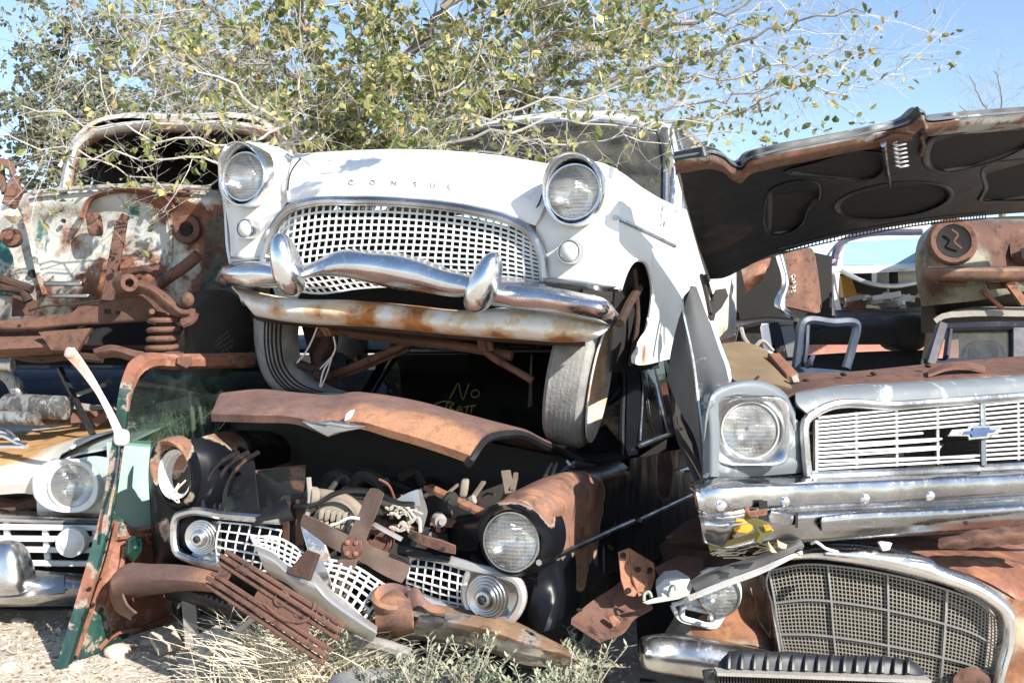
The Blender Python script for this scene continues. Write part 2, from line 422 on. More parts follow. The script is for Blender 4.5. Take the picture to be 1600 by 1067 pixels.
def gz(x, y):
    z = .05 * (mnoise.noise(Vector((x * .7, y * .7, 3)))) + .022 * mnoise.noise(Vector((x * 3, y * 3, 1))) + .008 * mnoise.noise(Vector((x * 11, y * 11, 5)))
    return z
def ground_mesh():
    mb = MB()
    xs = [-900, -300, -100, -40, -18, -9, -6] + [-4 + .06 * i for i in range(134)] + [6, 9, 18, 40, 100, 300, 900]
    ys = [-900, -200, -50, -15, -4, 0, 1.5] + [2.6 + .05 * i for i in range(80)] + [7, 8, 10, 14, 25, 60, 150, 400, 1200]
    g = [[Vector((x, y, gz(x, y))) for x in xs] for y in ys]
    return mb.sheet(g, 0)
t = NT('sandy_soil')
n1 = t.noise(1.6, 8, .6); n2 = t.noise(14, 8, .7); n3 = t.noise(120, 5, .7); vo = t.t.nodes.new('ShaderNodeTexVoronoi'); t.lk(t.co, vo.inputs[0]); vo.inputs['Scale'].default_value = 60
c = t.mix(t.step(n1, .35, .65), (.52, .445, .35), (.66, .585, .48)); c = t.mix(t.math('MULTIPLY', t.step(n2, .5, .72), .6), c, (.36, .28, .20)); c = t.mix(t.math('MULTIPLY', t.step(n3, .5, .7), .4), c, (.72, .66, .57))
t.bsdf(c, .95, 0.0, t.bump(t.math('ADD', t.math('ADD', n2, n3), t.math('MULTIPLY', vo.outputs[0], .6)), .55, .02))
M['soil'] = t.m
go = ground_mesh().build('ground', M['soil'], ang=180); go['kind'] = 'structure'

# ------------------------------------------------------------------ stones, straw, weeds, wood on the ground
M['stone'] = plain('pale_stone', (.50, .44, .37), .9, 0, .25, 9, .5)
M['straw'] = plain('dry_straw', (.74, .65, .49), .8, 0, .25, 30)
M['wood'] = None
t = NT('bleached_wood'); n = t.noise(9, 8, .7, .3, t.scaled((1, 1, 1))); wv = t.noise(60, 5, .6, .5, t.scaled((3, .25, .25)))
t.bsdf(t.mix(t.step(wv, .3, .7), (.42, .37, .30), (.66, .60, .52)), .85, 0.0, t.bump(wv, .5, .006)); M['wood'] = t.m
M['greywood'] = plain('grey_old_wood', (.33, .30, .27), .9, 0, .4, 18, .5)
M['weed'] = plain('pale_grey_green_leaf', (.36, .38, .25), .7, 0, .25, 20)
M['twig'] = plain('grey_bare_twig', (.40, .36, .31), .8, 0, .25, 30)

def stone(c, r, seed):
    rnd = random.Random(seed); mb = MB(); n, m = 14, 9
    mb.blob((0, 0, 0), (r, 0, 0), (0, r * rnd.uniform(.7, 1), 0), (0, 0, r * rnd.uniform(.45, .7)), n, m)
    mb.v = [p * (1 + .28 * mnoise.noise(p * (1.4 / r) + Vector((seed, 0, 0)))) + Vector(c) for p in mb.v]
    return mb
for i, (px, py, Y, r, lab) in enumerate([(185, 1025, 4.05, .055, 'large pale stone lying flat on the sand right of the door foot'), (30, 985, 4.55, .035, 'small stone in the sand in front of the rusty pipe end'), (232, 1000, 4.2, .04, 'rounded stone on the sand below the green door'), (120, 1050, 3.9, .03, 'small pale stone nearest the bottom edge of the sand'), (262, 1040, 3.95, .028, 'little stone beside the straw clump and the board'), (12, 1040, 3.9, .034, 'stone at the far left edge of the sand')]):
    c = P(px, py, Y); c.z = gz(c.x, c.y) + r * .2
    tag(stone(c, r, i * 3.7).build('stone', M['stone'], loc=(c.x, c.y, 0), ang=180), lab, 'stone', 'loose stones on the sand')

M['gravel'] = plain('mixed_gravel', (.50, .43, .34), .9, 0, .6, 40, .3)
def gravel(n, seed):
    rnd = random.Random(seed); mb = MB()
    for k in range(n):
        px, py = rnd.uniform(-60, 1000), rnd.uniform(960, 1120); Y = min(1.25 * 1600 / (py - 533), 5.2); c = P(px, py, Y); r_ = rnd.uniform(.003, .012) * (2 if rnd.random() < .06 else 1); c.z = gz(c.x, c.y) + r_ * .2
        a = rnd.uniform(0, 6); v = [c + Vector((math.cos(a + i * 1.571) * r_ * rnd.uniform(.6, 1.3), math.sin(a + i * 1.571) * r_ * rnd.uniform(.6, 1.3), rnd.uniform(-.2, .3) * r_)) for i in range(4)] + [c + Vector((0, 0, r_ * rnd.uniform(.4, .9))), c - Vector((0, 0, r_))]
        mb.add(v, [(0, 1, 4), (1, 2, 4), (2, 3, 4), (3, 0, 4), (1, 0, 5), (2, 1, 5), (3, 2, 5), (0, 3, 5)])
    return mb
o = gravel(2600, 3).build('gravel', M['gravel'], loc=(-1, 4.2, 0), flat=True, recalc=False); tag(o, 'small gravel and dirt crumbs scattered over the sandy ground', 'gravel', kind='stuff')
mb = MB(); rnd = random.Random(12)
for k in range(700):
    px, py = rnd.uniform(-60, 950), rnd.uniform(965, 1110); Y = min(1.25 * 1600 / (py - 533), 5.2); c = P(px, py, Y); c.z = gz(c.x, c.y) + .004; a = rnd.uniform(0, 6.3); L_ = rnd.uniform(.008, .022); d = Vector((math.cos(a), math.sin(a), rnd.uniform(-.1, .4))) * L_; e = Vector((-math.sin(a), math.cos(a), rnd.uniform(-.2, .3))) * L_ * .45
    mb.add([c - d, c + e, c + d, c - e], [(0, 1, 2, 3)])
o = mb.build('leaf_litter', plain('dry_brown_leaf', (.30, .20, .11), .8, 0, .5, 60), loc=(-1, 4.2, 0), flat=True, recalc=False); tag(o, 'dry brown leaf litter scattered on the sand', 'leaf litter', kind='stuff')
def straw_mesh(n, region, seed):
    rnd = random.Random(seed); mb = MB()
    for k in range(n):
        px, py, s, lean = region(rnd)
        Y = 1.25 * 1600 / max(py - 533, 60); Y = min(Y, 4.9)
        b = P(px, py, Y); b.z = gz(b.x, b.y) - .01
        L = s * rnd.uniform(.5, 1.3); a = rnd.uniform(0, 6.28); d = Vector((math.cos(a) * lean, math.sin(a) * lean * .7, 1)).normalized()
        bend = Vector((math.cos(a + rnd.uniform(-1, 1)), math.sin(a + rnd.uniform(-1, 1)), -.5 * rnd.random())) * L * .45
        mid = b + d * L * .55; tip = b + d * L + bend
        mb.tube([b, mid, tip], [.0022, .0016, .0006], 3, 5, caps=False)
    return mb
def reg1(r):
    u = r.random()
    if u < .5: return r.gauss(480, 55), r.uniform(1040, 1110), .27, .6
    if u < .8: return r.uniform(300, 720), r.uniform(1040, 1110), .11, 1.0
    return r.uniform(0, 900), r.uniform(1005, 1100), .05, 2.2
o = straw_mesh(2100, reg1, 5).build('dry_grass', M['straw'], loc=(-.6, 3.9, 0), recalc=False)
tag(o, 'dry straw coloured grass tangled in front of the broken black car', 'dry grass', kind='stuff')
def reg2(r): return r.uniform(-30, 330), r.uniform(985, 1085), .05, 3.0
o = straw_mesh(420, reg2, 9).build('straw_litter', M['straw'], loc=(-1.6, 4.2, 0), recalc=False)
tag(o, 'short broken straw scattered over the sand at the left', 'straw litter', kind='stuff')

def weed(base, h, seed, label, n=26):
    rnd = random.Random(seed); root = thing('grey_green_weed', label, 'weed', base, 'grey green weeds in front of the bumper')
    st = MB(); lf = MB()
    for k in range(n):
        a = rnd.uniform(0, 6.28); sp = rnd.uniform(.1, .75)
        d = Vector((math.cos(a) * sp, math.sin(a) * sp, 1)).normalized(); L = h * rnd.uniform(.55, 1.1)
        path = [Vector(base), Vector(base) + d * L * .5, Vector(base) + d * L + Vector((math.cos(a), math.sin(a), .4)) * L * .12]
        pp = resample(path, 12); st.tube(pp, [.0032, .0014], 4, smooth=False, caps=False)
        for j in range(2, 12):
            for q in range(3):
                b = rnd.uniform(0, 6.28); ld = Vector((math.cos(b), math.sin(b), rnd.uniform(.1, .9))).normalized(); ll = rnd.uniform(.018, .040)
                s_ = ld.cross(Vector((0, 0, 1))).normalized() * ll * .14; p = pp[j]; m_ = p + ld * ll * .55
                lf.add([p, m_ + s_, p + ld * ll, m_ - s_], [(0, 1, 2, 3)])
    st.build('stem', M['twig'], root); lf.build('leaves', M['weed'], root, flat=True, recalc=False)
for i, (px, py, Y, h, n, lab) in enumerate([(735, 1110, 3.30, .22, 34, 'largest pale grey green weed, in front of the middle of the rusty bumper'), (660, 1120, 3.25, .24, 26, 'bushy pale weed left of the largest one under the bumper overrider'), (548, 1075, 3.5, .27, 16, 'tall thin weed growing against the broken grille mesh'), (885, 1105, 3.30, .17, 18, 'low weed at the right end of the rusty bumper'), (930, 1080, 3.45, .20, 12, 'sparse weed between the black car and the right hand bumper'), (820, 1120, 3.2, .15, 18, 'low weed under the tip of the rusty bumper'), (600, 1115, 3.3, .13, 16, 'short weed among the dry grass')]):
    b = P(px, py, Y); b.z = max(0, b.z); weed(b, h, 40 + i, lab, n)

# wooden boards
def board(name, a, b, w, th, label, cat, mat, up):
    mb = MB().bar(a, b, w, th, up)
    tag(mb.build(name, mat, loc=(Vector(a) + Vector(b)) / 2, bevel=.004), label, cat)
mb = MB().plate([P(298, 994, 3.95), P(340, 974, 3.95), P(450, 1070, 3.5), P(372, 1090, 3.45)], (0, .012, -.022)); tag(mb.build('wooden_board', M['wood'], loc=P(345, 1000, 3.8), bevel=.004), 'pale bleached board leaning in the grass under the bent bumper', 'board')
board('wooden_post', P(292, 860, 4.15), P(303, 1010, 4.15), .06, .05, 'short grey weathered post standing under the rusty bumper', 'post', M['greywood'], (1, 0, 0))
mb = MB().plate([P(232, 988, 4.05), P(270, 975, 4.2), P(284, 1000, 4.1), P(246, 1012, 3.95)], (0, .01, -.03))
tag(mb.build('wood_chip', M['wood'], loc=P(255, 1000, 4.1)), 'pale broken piece of wood lying on sand left of the board', 'wood chip')
# dead stick, rusty pipe, tyre edge
mb = MB().tube([P(283, 1048, 3.75), P(330, 1018, 3.65), P(372, 985, 3.55), P(408, 955, 3.5)], [.006, .010, .012, .010], 8)
tag(mb.build('dead_stick', M['twig'], loc=P(350, 1040, 3.6)), 'bare grey stick leaning over the pale board', 'stick')
mb = MB(); a, b = P(-60, 985, 4.75), P(62, 998, 4.55); ax = (b - a).normalized()
mb.lathe(a, ax, [(.05, 0), (.062, 0), (.062, (b - a).length * .8), (.07, (b - a).length * .81), (.07, (b - a).length * .9), (.058, (b - a).length * .91), (.058, (b - a).length), (.045, (b - a).length), (.045, .02)], 20)
tag(mb.build('rusty_pipe', M['rust'], loc=(a + b) / 2), 'rusty collared pipe lying on the sand under the white car', 'pipe')
mb = MB(); c = P(640, 1098, 3.28); prof = [(.22 + .06 * math.cos(a * .5236), .075 * math.sin(a * .5236)) for a in range(13)]
mb.lathe(c, (0.1, .2, 1), prof, 40)
tag(mb.build('old_tyre', M['rubber'], loc=c), 'black old tyre lying flat at the bottom edge below the bumper', 'tyre')
# ------------------------------------------------------------------ trees
def leafmat(name, cols, tr=.35):
    t = NT(name); at = t.attr('wear'); rp = t.t.nodes.new('ShaderNodeValToRGB'); t.lk(at, rp.inputs[0]); rp.color_ramp.interpolation = 'LINEAR'
    els = rp.color_ramp.elements
    while len(els) < len(cols): els.new(.5)
    for i, c in enumerate(cols): els[i].position = i / (len(cols) - 1); els[i].color = (*c, 1)
    a = t.n('BsdfPrincipled', Base_Color=rp.outputs[0], Roughness=.45).outputs[0]; b = t.n('BsdfTranslucent', Color=rp.outputs[0]).outputs[0]
    mx = t.t.nodes.new('ShaderNodeMixShader'); mx.inputs[0].default_value = tr; t.lk(a, mx.inputs[1]); t.lk(b, mx.inputs[2]); t.t.links.new(mx.outputs[0], t.out.inputs[0]); return t.m
M['leaf'] = leafmat('autumn_leaf', [(.12, .16, .05), (.21, .24, .08), (.31, .32, .12), (.42, .40, .17), (.50, .44, .18), (.48, .32, .13)])
M['leaf_far'] = leafmat('small_olive_leaf', [(.12, .14, .08), (.19, .21, .125), (.27, .28, .17), (.34, .33, .20)])
M['bark'] = plain('grey_bark', (.20, .17, .14), .9, 0, .4, 16, .6)
DENS = .28
class Tree:
    def __init__(s, seed): s.r = random.Random(seed); s.wood = MB(); s.tw = MB(); s.lf = MB(); s.w = []
    def rv(s): 
        return Vector((s.r.gauss(0, 1), s.r.gauss(0, 1), s.r.gauss(0, 1))).normalized()
    def leaf(s, p, size, hang=.6):
        size = size * .86
        r = s.r; d = (s.rv() + Vector((0, 0, -hang))).normalized(); n = s.rv(); sd = d.cross(n)
        if sd.length < .1: return
        sd = sd.normalized() * size * r.uniform(.24, .36); up = d.cross(sd).normalized() * size * r.uniform(.05, .22)
        L = size * r.uniform(.75, 1.2); v = r.random() ** 1.7
        o = len(s.lf.v)
        s.lf.add([p, p + d*L*.35 + sd + up, p + d*L*.75 + sd*.7 + up, p + d*L, p + d*L*.75 - sd*.7 + up, p + d*L*.35 - sd + up, p + d*L*.5], [(0, 1, 2, 6), (6, 2, 3), (0, 6, 4, 5), (6, 3, 4)])
        s.w += [v] * 7
    def twig(s, p, d, L, rad, lev, dens, size, droop=.0):
        r = s.r; n = 5 if lev else 6; dens = dens * (r.choice((0, .2, .8, 1.6, 2.2)) if lev == 1 else 1); pts_ = [p]; dd = d.copy()
        for k in range(n):
            dd = (dd + s.rv() * .22 + Vector((0, 0, -droop))).normalized(); pts_.append(pts_[-1] + dd * L / n)
        s.tw.tube(pts_, [rad, rad * .45], 3 if rad < .006 else 5, smooth=False, caps=False)
        for k in range(1, n + 1):
            if lev > 0 and r.random() < .8:
                s.twig(pts_[k], (dd * .55 + s.rv() * .75).normalized(), L * r.uniform(.3, .62), rad * .55, lev - 1, dens, size, droop)
            if lev <= 1:
                m = dens * (1.5 if lev == 0 else .7) * DENS
                c = int(m) + (1 if r.random() < m - int(m) else 0)
                for q in range(c): s.leaf(pts_[k].lerp(pts_[k-1], r.random()) + s.rv() * .008, size * r.choice((.55, .8, 1, 1.15, 1.4)))
    def limb(s, lst, r0, r1, ntw, L, lev, dens, size, into='tw', spread=.8, droop=0, jit=.03, start=0.1, nseg=None):
        """traced limb: list of (px, py, Y); dens may be a pair (start, end)"""
        pp = resample([P(*e) for e in lst], nseg or 5 * len(lst)); m = len(pp)
        pp = [p + s.rv() * jit * min(1, k / 3) for k, p in enumerate(pp)]
        (s.wood if into == 'wood' else s.tw).tube(pp, [r0, r1], 8 if r0 > .02 else 5, smooth=False, caps=False)
        for k in range(ntw):
            u = start + (1 - start) * (k + s.r.random()) / ntw; i = min(int(u * (m - 1)), m - 2); p = pp[i].lerp(pp[i+1], u * (m - 1) - i)
            t = (pp[i+1] - pp[i]).normalized(); d = (t * .75 + s.rv() * spread).normalized()
            de = dens if not isinstance(dens, tuple) else dens[0] + (dens[1] - dens[0]) * u
            s.twig(p, d, L * s.r.uniform(.5, 1.2), max(.0016, r1 * .40 + .0008), lev, de, size, droop)
    def finish(s, root, leafm, twigm, woodm):
        if s.wood.v: s.wood.build('trunk', woodm, root, recalc=False)
        if s.tw.v: s.tw.build('twigs', twigm, root, recalc=False)
        if s.lf.v:
            o = s.lf.build('foliage', leafm, root, recalc=False, flat=True)
            at = o.data.attributes.new('wear', 'FLOAT', 'POINT')
            print('LEAVES', len(s.w) // 7)
            if len(s.w) == len(o.data.vertices): at.data.foreach_set('value', s.w)
M['paletwig'] = plain('pale_bare_twig', (.47, .43, .39), .8, 0, .25, 30)
T = Tree(11)
tr = thing('autumn_tree', 'leafy autumn tree with pale twigs growing up behind the white car', 'tree', P(560, 1000, 7.2).xy.to_3d())
b0 = P(552, 1000, 7.2); b0.z = -.1
T.wood.tube([b0, P(548, 600, 7.2), P(556, 400, 7.1), P(552, 300, 6.9), P(545, 215, 6.7)], [.17, .13, .11, .09, .07], 12)
L = T.limb
if 1: L([(547, 215, 6.7), (548, 180, 6.6), (592, 140, 6.4), (632, 90, 6.2), (690, 20, 6.0), (740, -60, 5.8)], .042, .018, 22, .9, 2, 1.5, .062, 'wood')
if 1: L([(556, 330, 7.0), (640, 235, 7.2), (715, 195, 7.3), (790, 150, 7.4), (880, 95, 7.5), (960, 55, 7.6), (1040, 15, 7.7)], .085, .02, 20, .9, 2, 1.6, .062, 'wood')
if 1: L([(550, 260, 6.9), (500, 185, 6.9), (430, 140, 7.0), (360, 95, 7.0), (290, 50, 7.0), (220, 10, 7.0)], .05, .012, 26, .9, 2, (1.2, .5), .056, 'wood')
if 1: L([(545, 230, 6.8), (460, 190, 6.6), (370, 160, 6.4), (290, 135, 6.2), (210, 115, 6.0), (130, 100, 5.9)], .035, .008, 28, .8, 2, (1.0, .15), .054, 'wood')
if 1: L([(545, 215, 6.7), (510, 120, 6.6), (478, 40, 6.5), (440, -50, 6.4)], .04, .015, 20, .9, 2, 1.5, .062, 'wood')
if 1: L([(550, 215, 6.7), (470, 130, 6.2), (380, 60, 6.0), (300, -10, 5.9)], .03, .01, 22, .8, 2, (1.0, .4), .056, 'wood')
if 1: L([(640, 235, 7.2), (720, 130, 6.8), (800, 60, 6.6), (880, -20, 6.4)], .035, .012, 22, .8, 2, 1.3, .06, 'wood')
if 1: L([(600, 245, 6.9), (650, 170, 6.6), (750, 110, 6.3), (860, 60, 6.1), (960, 10, 6.0)], .03, .010, 24, .8, 2, 1.2, .06, 'wood')
if 1: L([(700, 205, 7.2), (800, 165, 6.7), (910, 130, 6.4), (1010, 112, 6.2), (1120, 85, 6.0), (1230, 40, 5.9), (1350, 12, 5.8)], .03, .003, 34, .62, 2, (.7, .03), .055, 'wood')
if 1: L([(790, 150, 7.4), (900, 100, 6.8), (1000, 60, 6.5), (1100, 30, 6.3), (1200, -10, 6.2)], .03, .005, 26, .7, 2, (.9, .10), .056, 'wood')
if 1: L([(760, 180, 7.0), (880, 165, 6.4), (990, 125, 6.1), (1150, 118, 5.9), (1250, 95, 5.8), (1330, 70, 5.7), (1358, 30, 5.7)], .018, .0025, 34, .5, 2, (.4, .05), .052)
if 1: L([(900, 165, 6.4), (1020, 170, 6.0), (1130, 155, 5.8), (1210, 130, 5.7), (1330, 142, 5.6), (1430, 88, 5.6)], .014, .002, 36, .42, 2, (.3, .05), .05)
if 1: L([(930, 190, 6.2), (1060, 185, 5.9), (1180, 165, 5.7), (1240, 125, 5.6), (1310, 110, 5.6), (1370, 45, 5.6)], .011, .002, 30, .40, 2, (.25, .06), .05)
# low twigs in front of the windscreens
if 1: L([(560, 250, 6.6), (640, 232, 5.6), (720, 222, 4.9), (790, 205, 4.72), (880, 190, 4.65), (990, 195, 4.6), (1110, 185, 4.6)], .014, .003, 30, .36, 2, (.6, .12), .046)
if 1: L([(560, 240, 6.4), (660, 250, 5.3), (740, 240, 4.85), (830, 222, 4.7), (930, 215, 4.6), (1040, 225, 4.55), (1130, 205, 4.5)], .011, .0025, 24, .28, 2, (.45, .1), .046)
if 1: L([(600, 200, 6.2), (690, 195, 5.0), (760, 180, 4.85), (850, 155, 4.8), (960, 150, 4.8), (1080, 160, 4.8)], .012, .003, 24, .30, 2, (.4, .1), .046)
if 1: L([(540, 240, 6.4), (480, 215, 5.4), (420, 205, 4.75), (340, 222, 4.6), (270, 222, 4.6), (150, 190, 4.55), (40, 175, 4.5)], .012, .003, 20, .34, 2, (.6, .06), .042)
if 1: L([(540, 250, 6.3), (470, 250, 5.2), (430, 215, 4.9), (350, 250, 4.65), (260, 252, 4.6), (140, 238, 4.6), (0, 214, 4.55)], .010, .003, 22, .38, 2, (.6, .05), .042)
if 1: L([(520, 245, 6.3), (450, 225, 5.0), (330, 280, 4.75), (250, 290, 4.7), (190, 262, 4.7), (60, 235, 4.7)], .009, .0025, 20, .34, 2, (.5, .05), .042)
if 1: L([(545, 230, 6.4), (500, 215, 5.6), (450, 195, 5.2), (400, 160, 5.0), (330, 120, 4.9), (230, 100, 4.9)], .014, .004, 22, .5, 2, (1.3, .3), .05)
if 1: L([(550, 240, 6.5), (600, 215, 5.8), (640, 205, 5.4), (690, 160, 5.2), (740, 100, 5.1)], .014, .004, 24, .45, 2, 1.5, .052)
if 1: L([(545, 250, 6.4), (520, 220, 5.7), (500, 205, 5.5), (470, 170, 5.4), (460, 110, 5.3)], .014, .004, 22, .45, 2, 1.5, .052)
if 1: L([(556, 260, 6.4), (580, 225, 5.7), (560, 190, 5.4), (570, 140, 5.3), (600, 80, 5.2)], .014, .004, 24, .45, 2, 1.5, .052)
L([(740, -60, 5.8), (750, -170, 4.8), (790, -240, 3.9), (840, -250, 3.4), (900, -235, 3.25), (960, -225, 3.2)], .016, .003, 11, .22, 1, 2.2, .055, start=.5)
T.finish(tr, M['leaf'], M['paletwig'], M['bark'])
# smaller olive tree far left
T = Tree(23); b0 = P(215, 700, 12.5); b0.z = -.1
tr = thing('olive_green_tree', 'fine leaved grey green tree at the left behind the truck cab', 'tree', b0.xy.to_3d()); L = T.limb
T.wood.tube([b0, P(218, 420, 12.5), P(205, 300, 12.4)], [.16, .11, .08], 10)
for lst, de in [([(205, 300, 12.4), (120, 230, 12.2), (90, 150, 12), (70, 90, 12)], 1.9), ([(205, 300, 12.4), (180, 200, 12.4), (170, 120, 12.3), (150, 40, 12.2)], 2.2), ([(210, 290, 12.4), (260, 200, 12.6), (290, 120, 12.6), (320, 60, 12.6)], 2.4), ([(205, 320, 12.4), (120, 290, 12.2), (80, 250, 12), (50, 215, 12)], 1.5), ([(215, 320, 12.4), (300, 260, 12.7), (380, 200, 12.8), (430, 150, 12.8)], 2.4), ([(205, 350, 12.4), (230, 280, 12.0), (250, 220, 11.8)], 2.2), ([(210, 330, 12.4), (150, 260, 12.0), (110, 200, 11.8), (85, 150, 11.6)], 1.9), ([(215, 320, 12.4), (330, 280, 12.6), (420, 250, 12.6)], 2.2)]:
    L(lst, .06, .012, 30, .85, 2, de, .075, 'wood')
T.finish(tr, M['leaf_far'], M['twig'], M['bark'])
# bare tree far right
T = Tree(31); b0 = P(1570, 700, 30); b0.z = 0
tr = thing('bare_tree', 'small distant bare tree above the raised bonnet at the right edge', 'tree', b0.xy.to_3d())
T.wood.tube([b0, P(1565, 300, 30), P(1560, 200, 30)], [.2, .12, .06], 8)
for lst in [[(1560, 220, 30), (1540, 170, 30), (1515, 120, 30)], [(1560, 210, 30), (1565, 160, 30), (1555, 110, 30)], [(1562, 230, 30), (1600, 180, 30), (1630, 130, 30)], [(1562, 230, 30), (1530, 190, 30), (1500, 165, 30)]]:
    T.limb(lst, .035, .012, 14, 1.1, 2, 0, .1, 'wood')
T.finish(tr, M['leaf_far'], M['twig'], M['bark'])
# distant scrub trees behind the rows of cars, seen in the gaps
for i, (px, Y, h, lab) in enumerate([(1330, 26, 3.2, 'bushy desert tree far behind, seen through the gap under the raised bonnet'), (1530, 24, 3.0, 'bushy desert tree far behind the dark sedan window'), (1120, 30, 3.4, 'bushy desert tree far off behind the white car tail'), (40, 26, 2.6, 'bushy desert tree far off at the left below the truck')]):
    T = Tree(50 + i); b = P(px, 533, Y); b.z = 0; tr = thing('desert_tree', lab, 'tree', b, 'far desert trees')
    T.wood.tube([b, b + Vector((.1, 0, h * .5)), b + Vector((0, .1, h * .8))], [.12, .09, .03], 7)
    for k in range(26):
        a = T.r.uniform(0, 6.28); T.twig(b + Vector((0, 0, h * T.r.uniform(.2, .7))), Vector((math.cos(a), math.sin(a), T.r.uniform(.1, 1))).normalized(), h * .5, .02, 1, 5, .16)
    T.finish(tr, M['leaf_far'], M['twig'], M['bark'])
# ------------------------------------------------------------------ shared lamp builder
def lamp(parent, c, axis, r, bez=None, lens=True, ring='chrome', bowl='reflector', up=(0, 0, 1), depth=.6, name='headlight', label=None, glass='lens', dome=.22):
    """sealed beam: housing ring (the part) with reflector bowl and lens as sub-parts"""
    c = Vector(c); a = Vector(axis).normalized(); mb = MB()
    mb.lathe(c, a, [(r * 1.0, -.012), (r * 1.0, .004), (r * 1.03, .012), (r * 1.08, .012), (r * 1.13, .004), (r * 1.14, -.02), (r * 1.10, -.05)], 44, up=up)
    o = mb.build(name, M[ring], parent)
    if label: o['label'] = label
    mb = MB(); n = 9
    mb.lathe(c, a, [(.008, -r * depth)] + [(r * (k / n) * .99, -r * depth * (1 - (k / n) ** 2)) for k in range(1, n + 1)], 40, up=up)
    mb.build('reflector', M[bowl], o)
    if lens:
        mb = MB(); mb.lathe(c, a, [(.0005, r * dome + .004)] + [(r * k / n, r * dome * (1 - (k / n) ** 2) + .004) for k in range(1, n + 1)] + [(r, -.004)], 44, up=up)
        mb.build('lens', M[glass], o)
    return o
def text_mb(mb, s, size, origin, ux, uy, depth):
    cu = bpy.data.curves.new('tmp', 'FONT'); cu.body = s; cu.size = size; cu.align_x = 'CENTER'; cu.align_y = 'CENTER'; cu.resolution_u = 3
    ob = bpy.data.objects.new('tmp', cu); COL.objects.link(ob); me = bpy.data.meshes.new_from_object(ob)
    o = Vector(origin); ux = Vector(ux).normalized(); uy = Vector(uy).normalized(); n = ux.cross(uy)
    vs = [o + ux * v.co.x + uy * v.co.y for v in me.vertices]; k = len(vs)
    fs = [tuple(p.vertices) for p in me.polygons]
    cnt = {}
    for f in fs:
        for i in range(len(f)): e = (f[i], f[(i+1) % len(f)]); cnt[e] = 1
    side = [(a, b, b + k, a + k) for (a, b) in cnt if (b, a) not in cnt]
    mb.add(vs + [p + n * depth for p in vs], fs + [tuple(i + k for i in reversed(f)) for f in fs] + side)
    bpy.data.objects.remove(ob); bpy.data.curves.remove(cu); bpy.data.meshes.remove(me)

# ------------------------------------------------------------------ white saloon on top of the pile
yc = dep(383, 4.45, 900, 3.9)
CA = Vector((-.365, -.931, 0))            # the way it faces
def flank(px, inset=0.0):
    k = (px - 800) / 1600; x0 = .385 - .931 * inset; y0 = 3.85 + .365 * inset
    return y0 + .931 * ((k * y0 - x0) / (.365 - .931 * k))
car = thing('white_sedan', 'white rusting saloon with mesh grille sitting on top of the black car', 'car', (0, 5.2, 1.0))
def Q(lst, off=0): return pts(lst, yc, off)
# bonnet
mb = MB()
mb.surf([Q([(452, 317), (520, 311), (640, 312), (750, 326), (838, 352)], -.005),
         Q([(450, 312), (520, 306), (640, 306), (750, 319), (843, 343)], -.012),
         Q([(452, 295), (520, 286), (640, 285), (760, 297), (855, 318)], .01),
         Q([(455, 268), (520, 260), (640, 258), (765, 268), (866, 285)], .07),
         Q([(460, 247), (520, 243), (640, 240), (765, 248), (874, 266)], .22),
         Q([(475, 262), (540, 250), (650, 247), (765, 258), (890, 280)], .60),
         Q([(500, 285), (560, 268), (660, 262), (770, 275), (905, 300)], 1.05)], 40, 26, .012)
mb.build('bonnet', M['white'], car, blobs((455, 250, 4.3, .08, .4), (838, 350, 4, .06, .5)))
mb = MB()
u = (P(703, 293, yc(703)) - P(548, 286, yc(548))).normalized()
for ch, px, py in [('C', 549, 286), ('O', 583, 286), ('N', 616, 287), ('S', 649, 289), ('U', 677, 291), ('L', 703, 293)]:
    text_mb(mb, ch, .036, P(px, py, yc(px) - .008), u, (0, .35, 1), .006)
mb.build('letter', plain('dull_grey_letter', (.28, .27, .26), .5), car)
# left wing
mb = MB()
mb.surf([Q([(344, 270, .14), (360, 236, .10), (395, 226, .10), (430, 232, .16), (458, 246, .24)], .05),
         Q([(342, 292, .09), (365, 280, .03), (400, 275, .03), (432, 270, .06), (456, 265, .09)]),
         Q([(350, 315, .06), (372, 318, 0), (398, 318, 0), (428, 312, .01), (452, 310, .01)]),
         Q([(356, 345, .06), (374, 348, 0), (396, 345, 0), (418, 338, .0), (444, 322, .01)]),
         Q([(360, 380, .06), (374, 382, .0), (394, 380, 0), (410, 372, .0), (424, 362, .0)]),
         Q([(360, 407, .06), (374, 408, .0), (392, 408, 0), (408, 404, .0), (416, 398, .0)])], 26, 26, .01)
mb.build('wing', M['white'], car, blobs((350, 300, 4.5, .12, .4)))
mb = MB()   # pod sides running back from the left lamp, and the far flank
mb.surf([Q([(344, 270, .14), (360, 236, .10), (395, 226, .10), (430, 232, .16), (462, 247, .24)], .05), Q([(352, 285), (372, 250), (410, 238), (450, 246), (480, 260)], .65), Q([(375, 300), (400, 275), (435, 262), (470, 268), (505, 285)], 1.1)], 20, 10, .01)
mb.surf([Q([(344, 270, .2), (352, 320, .09), (360, 407, .06), (380, 470, .05)], .0), Q([(380, 300), (386, 350), (392, 420), (396, 480)], .55), Q([(430, 320), (434, 370), (436, 420), (436, 470)], 1.2), Q([(520, 345), (520, 380), (520, 420), (520, 470)], 2.6), Q([(600, 370), (600, 400), (600, 430), (600, 460)], 3.9)], 12, 16, .01)
mb.build('wing_side', M['white'], car)
